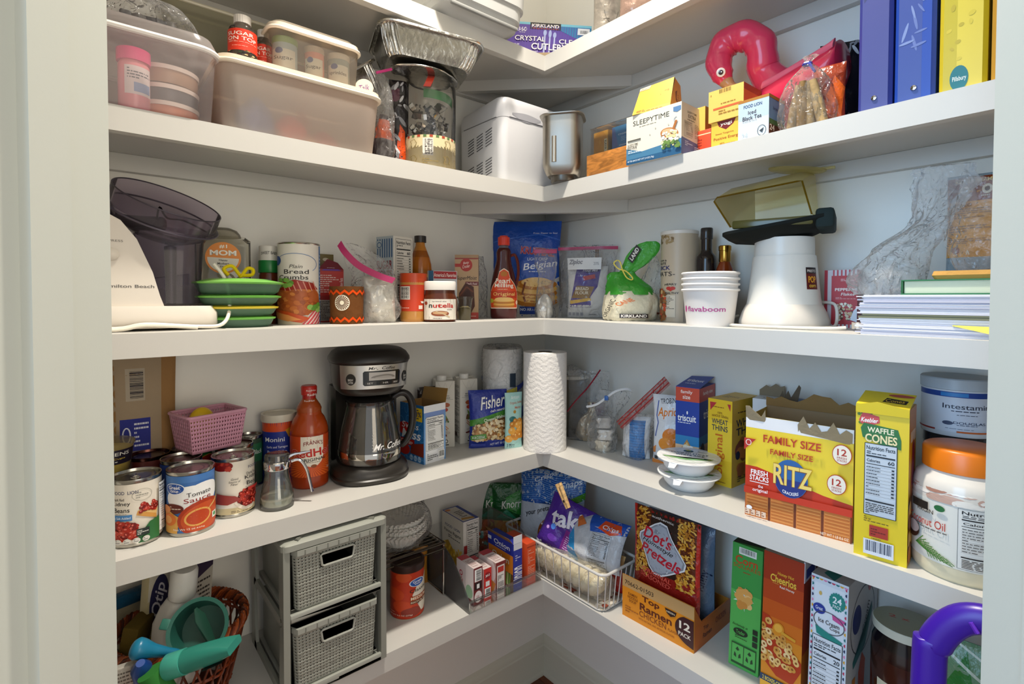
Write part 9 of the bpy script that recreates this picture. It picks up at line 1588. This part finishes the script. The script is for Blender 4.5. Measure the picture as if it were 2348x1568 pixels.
binder('binder',2151,2262,.247,'#c9b428','wide yellow binder with a round teal sticker at the foot of its spine',lambda a:a.rect(0,0,1,1,'#d6c244').rect(0,0,.35,1,'#bfae2c').blobs(.1,.1,.95,1,14,['#b5a22c','#cdb93a'],.006,.012,7,1.5).ell(.42,.055,.24,.062,'#1c6a70').text('Pillsbury',.43,.05,.36,.03,'#dfe4dc',bold=.02),rivet=False,page='#b5a878')
binder('cookbook',2270,2330,.250,'#b58a3c','brown and mauve spined book right of the yellow binder, cut by the door frame',lambda a:a.rect(0,0,.16,1,'#c99a2c').rect(.16,0,.34,1,'#8c7888').rect(.34,0,1,1,'#b58a68'),rivet=False)
# ============================================================ SHELF 1
z=H1
# flat card under the cutlery box
Dg=Vector((.7071,.7071,0)); C0=Vector((.262,-.262,z)) 
Pc=Vector((.225,-.205,z)); t=T('cardboard_sheet','flat tan cardboard slab lying under the purple cutlery box','cardboard',Pc,R_(48)); g=G('kraft'); box(g,-.11,.11,-.045,.045,0,.016,'#a08c70',.001); g.build('slab',t)
A_=PD(1157,1.405,z,100);B_=PD(1352,1.405,z,100); w=(B_-A_).length*1.0; rz=math.atan2((B_-A_).y,(B_-A_).x); n=Vector((-math.sin(rz),math.cos(rz),0)); d_=.10; P=(A_+B_)/2+n*d_/2; P.z=z+.0165; h=zat(A_,20)-P.z
t=T('cutlery_box','purple and teal plastic cutlery box lying across the inner corner of the top shelf','box',P,rz-R_(1)); t.rotation_euler=(0,R_(4.2),rz-R_(1)); h=.088
a=Art(w/h); a.rect(0,0,1,1,'#5a3f9c'); a.poly([(.45,1),(1,1),(1,.45),(.8,.62),(.55,.9)],'#2f7fae'); a.rect(0,.93,1,1,'#7cc0d6'); a.poly([(.3,0),(1,0),(1,.06),(0,.08),(0,.0)],'#8fd0e0'); a.poly([(.0,.92),(.13,.92),(.0,.6)],'#d9703c'); a.small(.01,.74,.07,.86,1,'#f0d8c0'); a.rect(.28,.80,.64,1.0,'#17141a'); a.text('KIRKLAND',.46,.91,.32,.10,'#f2ecec',bold=.06); a.text('Signature',.46,.825,.3,.05,'#c43a30',shear=.3); a.text('360',.19,.78,.11,.13,'#efeaf4',bold=.04); a.text('PIECES',.19,.68,.07,.03,'#efeaf4')
for i in range(34): a.rect(i/34,.02,i/34+.006,.92,'#5f46a4' if i<18 else '#5a46a8'); a.l-=.95
a.l+=1; a.rect(.84,.70,.98,.9,'#dfe2ea'); a.bars(.86,.71,.97,.85,'#dfe2ea',seed=2)
for (u,k) in ((.46,0),(.52,1),(.575,2)): a.line([(u,.62),(u,.05)],.045,'#b9c0e6'); a.ell(u,.7-.03*k,.018 if k==1 else .02,.12 if k==1 else .09,'#a8b4e0')
a.text('CRYSTAL',.29,.50,.36,.15,'#efeaf4',bold=.03,edge='#241a4c',ew=.04); a.text('CLEAR',.77,.46,.28,.14,'#efeaf4',bold=.03,edge='#241a4c',ew=.04); a.text('CUTLERY',.52,.27,.42,.2,'#efeaf4',bold=.04,edge='#241a4c',ew=.04); a.text('360 PREMIUM',.08,.30,.17,.05,'#e6def4'); a.text('WEIGHT PIECES',.1,.22,.2,.045,'#e6def4'); a.text('120 SPOONS  60 KNIVES',.24,.11,.3,.035,'#e6def4',bold=.02)
carton(t,w,d_,h,'#4f72b0',a,None,None)
# grey tub at left
P=Vector((.195,-.475,z)); t=T('paint_tray_tub','light grey plastic tub with stepped ribs overhanging the top shelf edge','tub',P,RZL)
g=G('plastic'); GT='#b9bab8'
loft(g,[rr(.088,.075,.03,0),rr(.095,.085,.032,.004),rr(.112,.098,.034,.016),rr(.114,.100,.036,.030),rr(.120,.106,.038,.032),rr(.122,.108,.038,.060),rr(.128,.112,.04,.062),rr(.130,.114,.04,.12),rr(.136,.120,.04,.122),rr(.136,.120,.04,.128),rr(.122,.108,.036,.126),rr(.08,.07,.03,.01)],GT,cap1=True); g.build('tub_body',t)
g=G('plastic')
for i in range(4): box(g,-.07+i*.044,-.067+i*.044,-.098,-.09,-.0,.014,'#a5a6a4')
g=G('plastic'); box(g,-.10,.09,-.112,-.104,.004,.012,'#8c8d8b',.002); g.build('base_ledge',t)
# foil pouches at right
P=PR(1392,.178,z,30); t=T('foil_pouch','upright silver pouch with printed lines right of the cutlery box','pouch',P,face(P,12)); a=Art(.7); a.ring(.6,.55,.3,.3,.02,'#7c766e',a0=200,a1=340); a.small(.3,.3,.6,.34,1,'#55504a'); a.small(.3,.5,.45,.52,1,'#55504a'); a.small(.5,.12,.9,.22,3,'#6c665e'); pouch(t,.070,.16,.05,'#a39b90',a,'#8c8478',seed=381,cr=.006,name='pouch_body',mat='crinkle')
P=PR(1462,.185,z,10); t=T('foil_pouch','brownish pouch at the picture top, right of the silver pouch','pouch',P,face(P,6)); a=Art(.7); a.small(.5,.1,.9,.16,2,'#55504a'); pouch(t,.085,.16,.05,'#a08476',a,'#8c6c5c',seed=391,cr=.005,name='pouch_body',mat='crinkle')
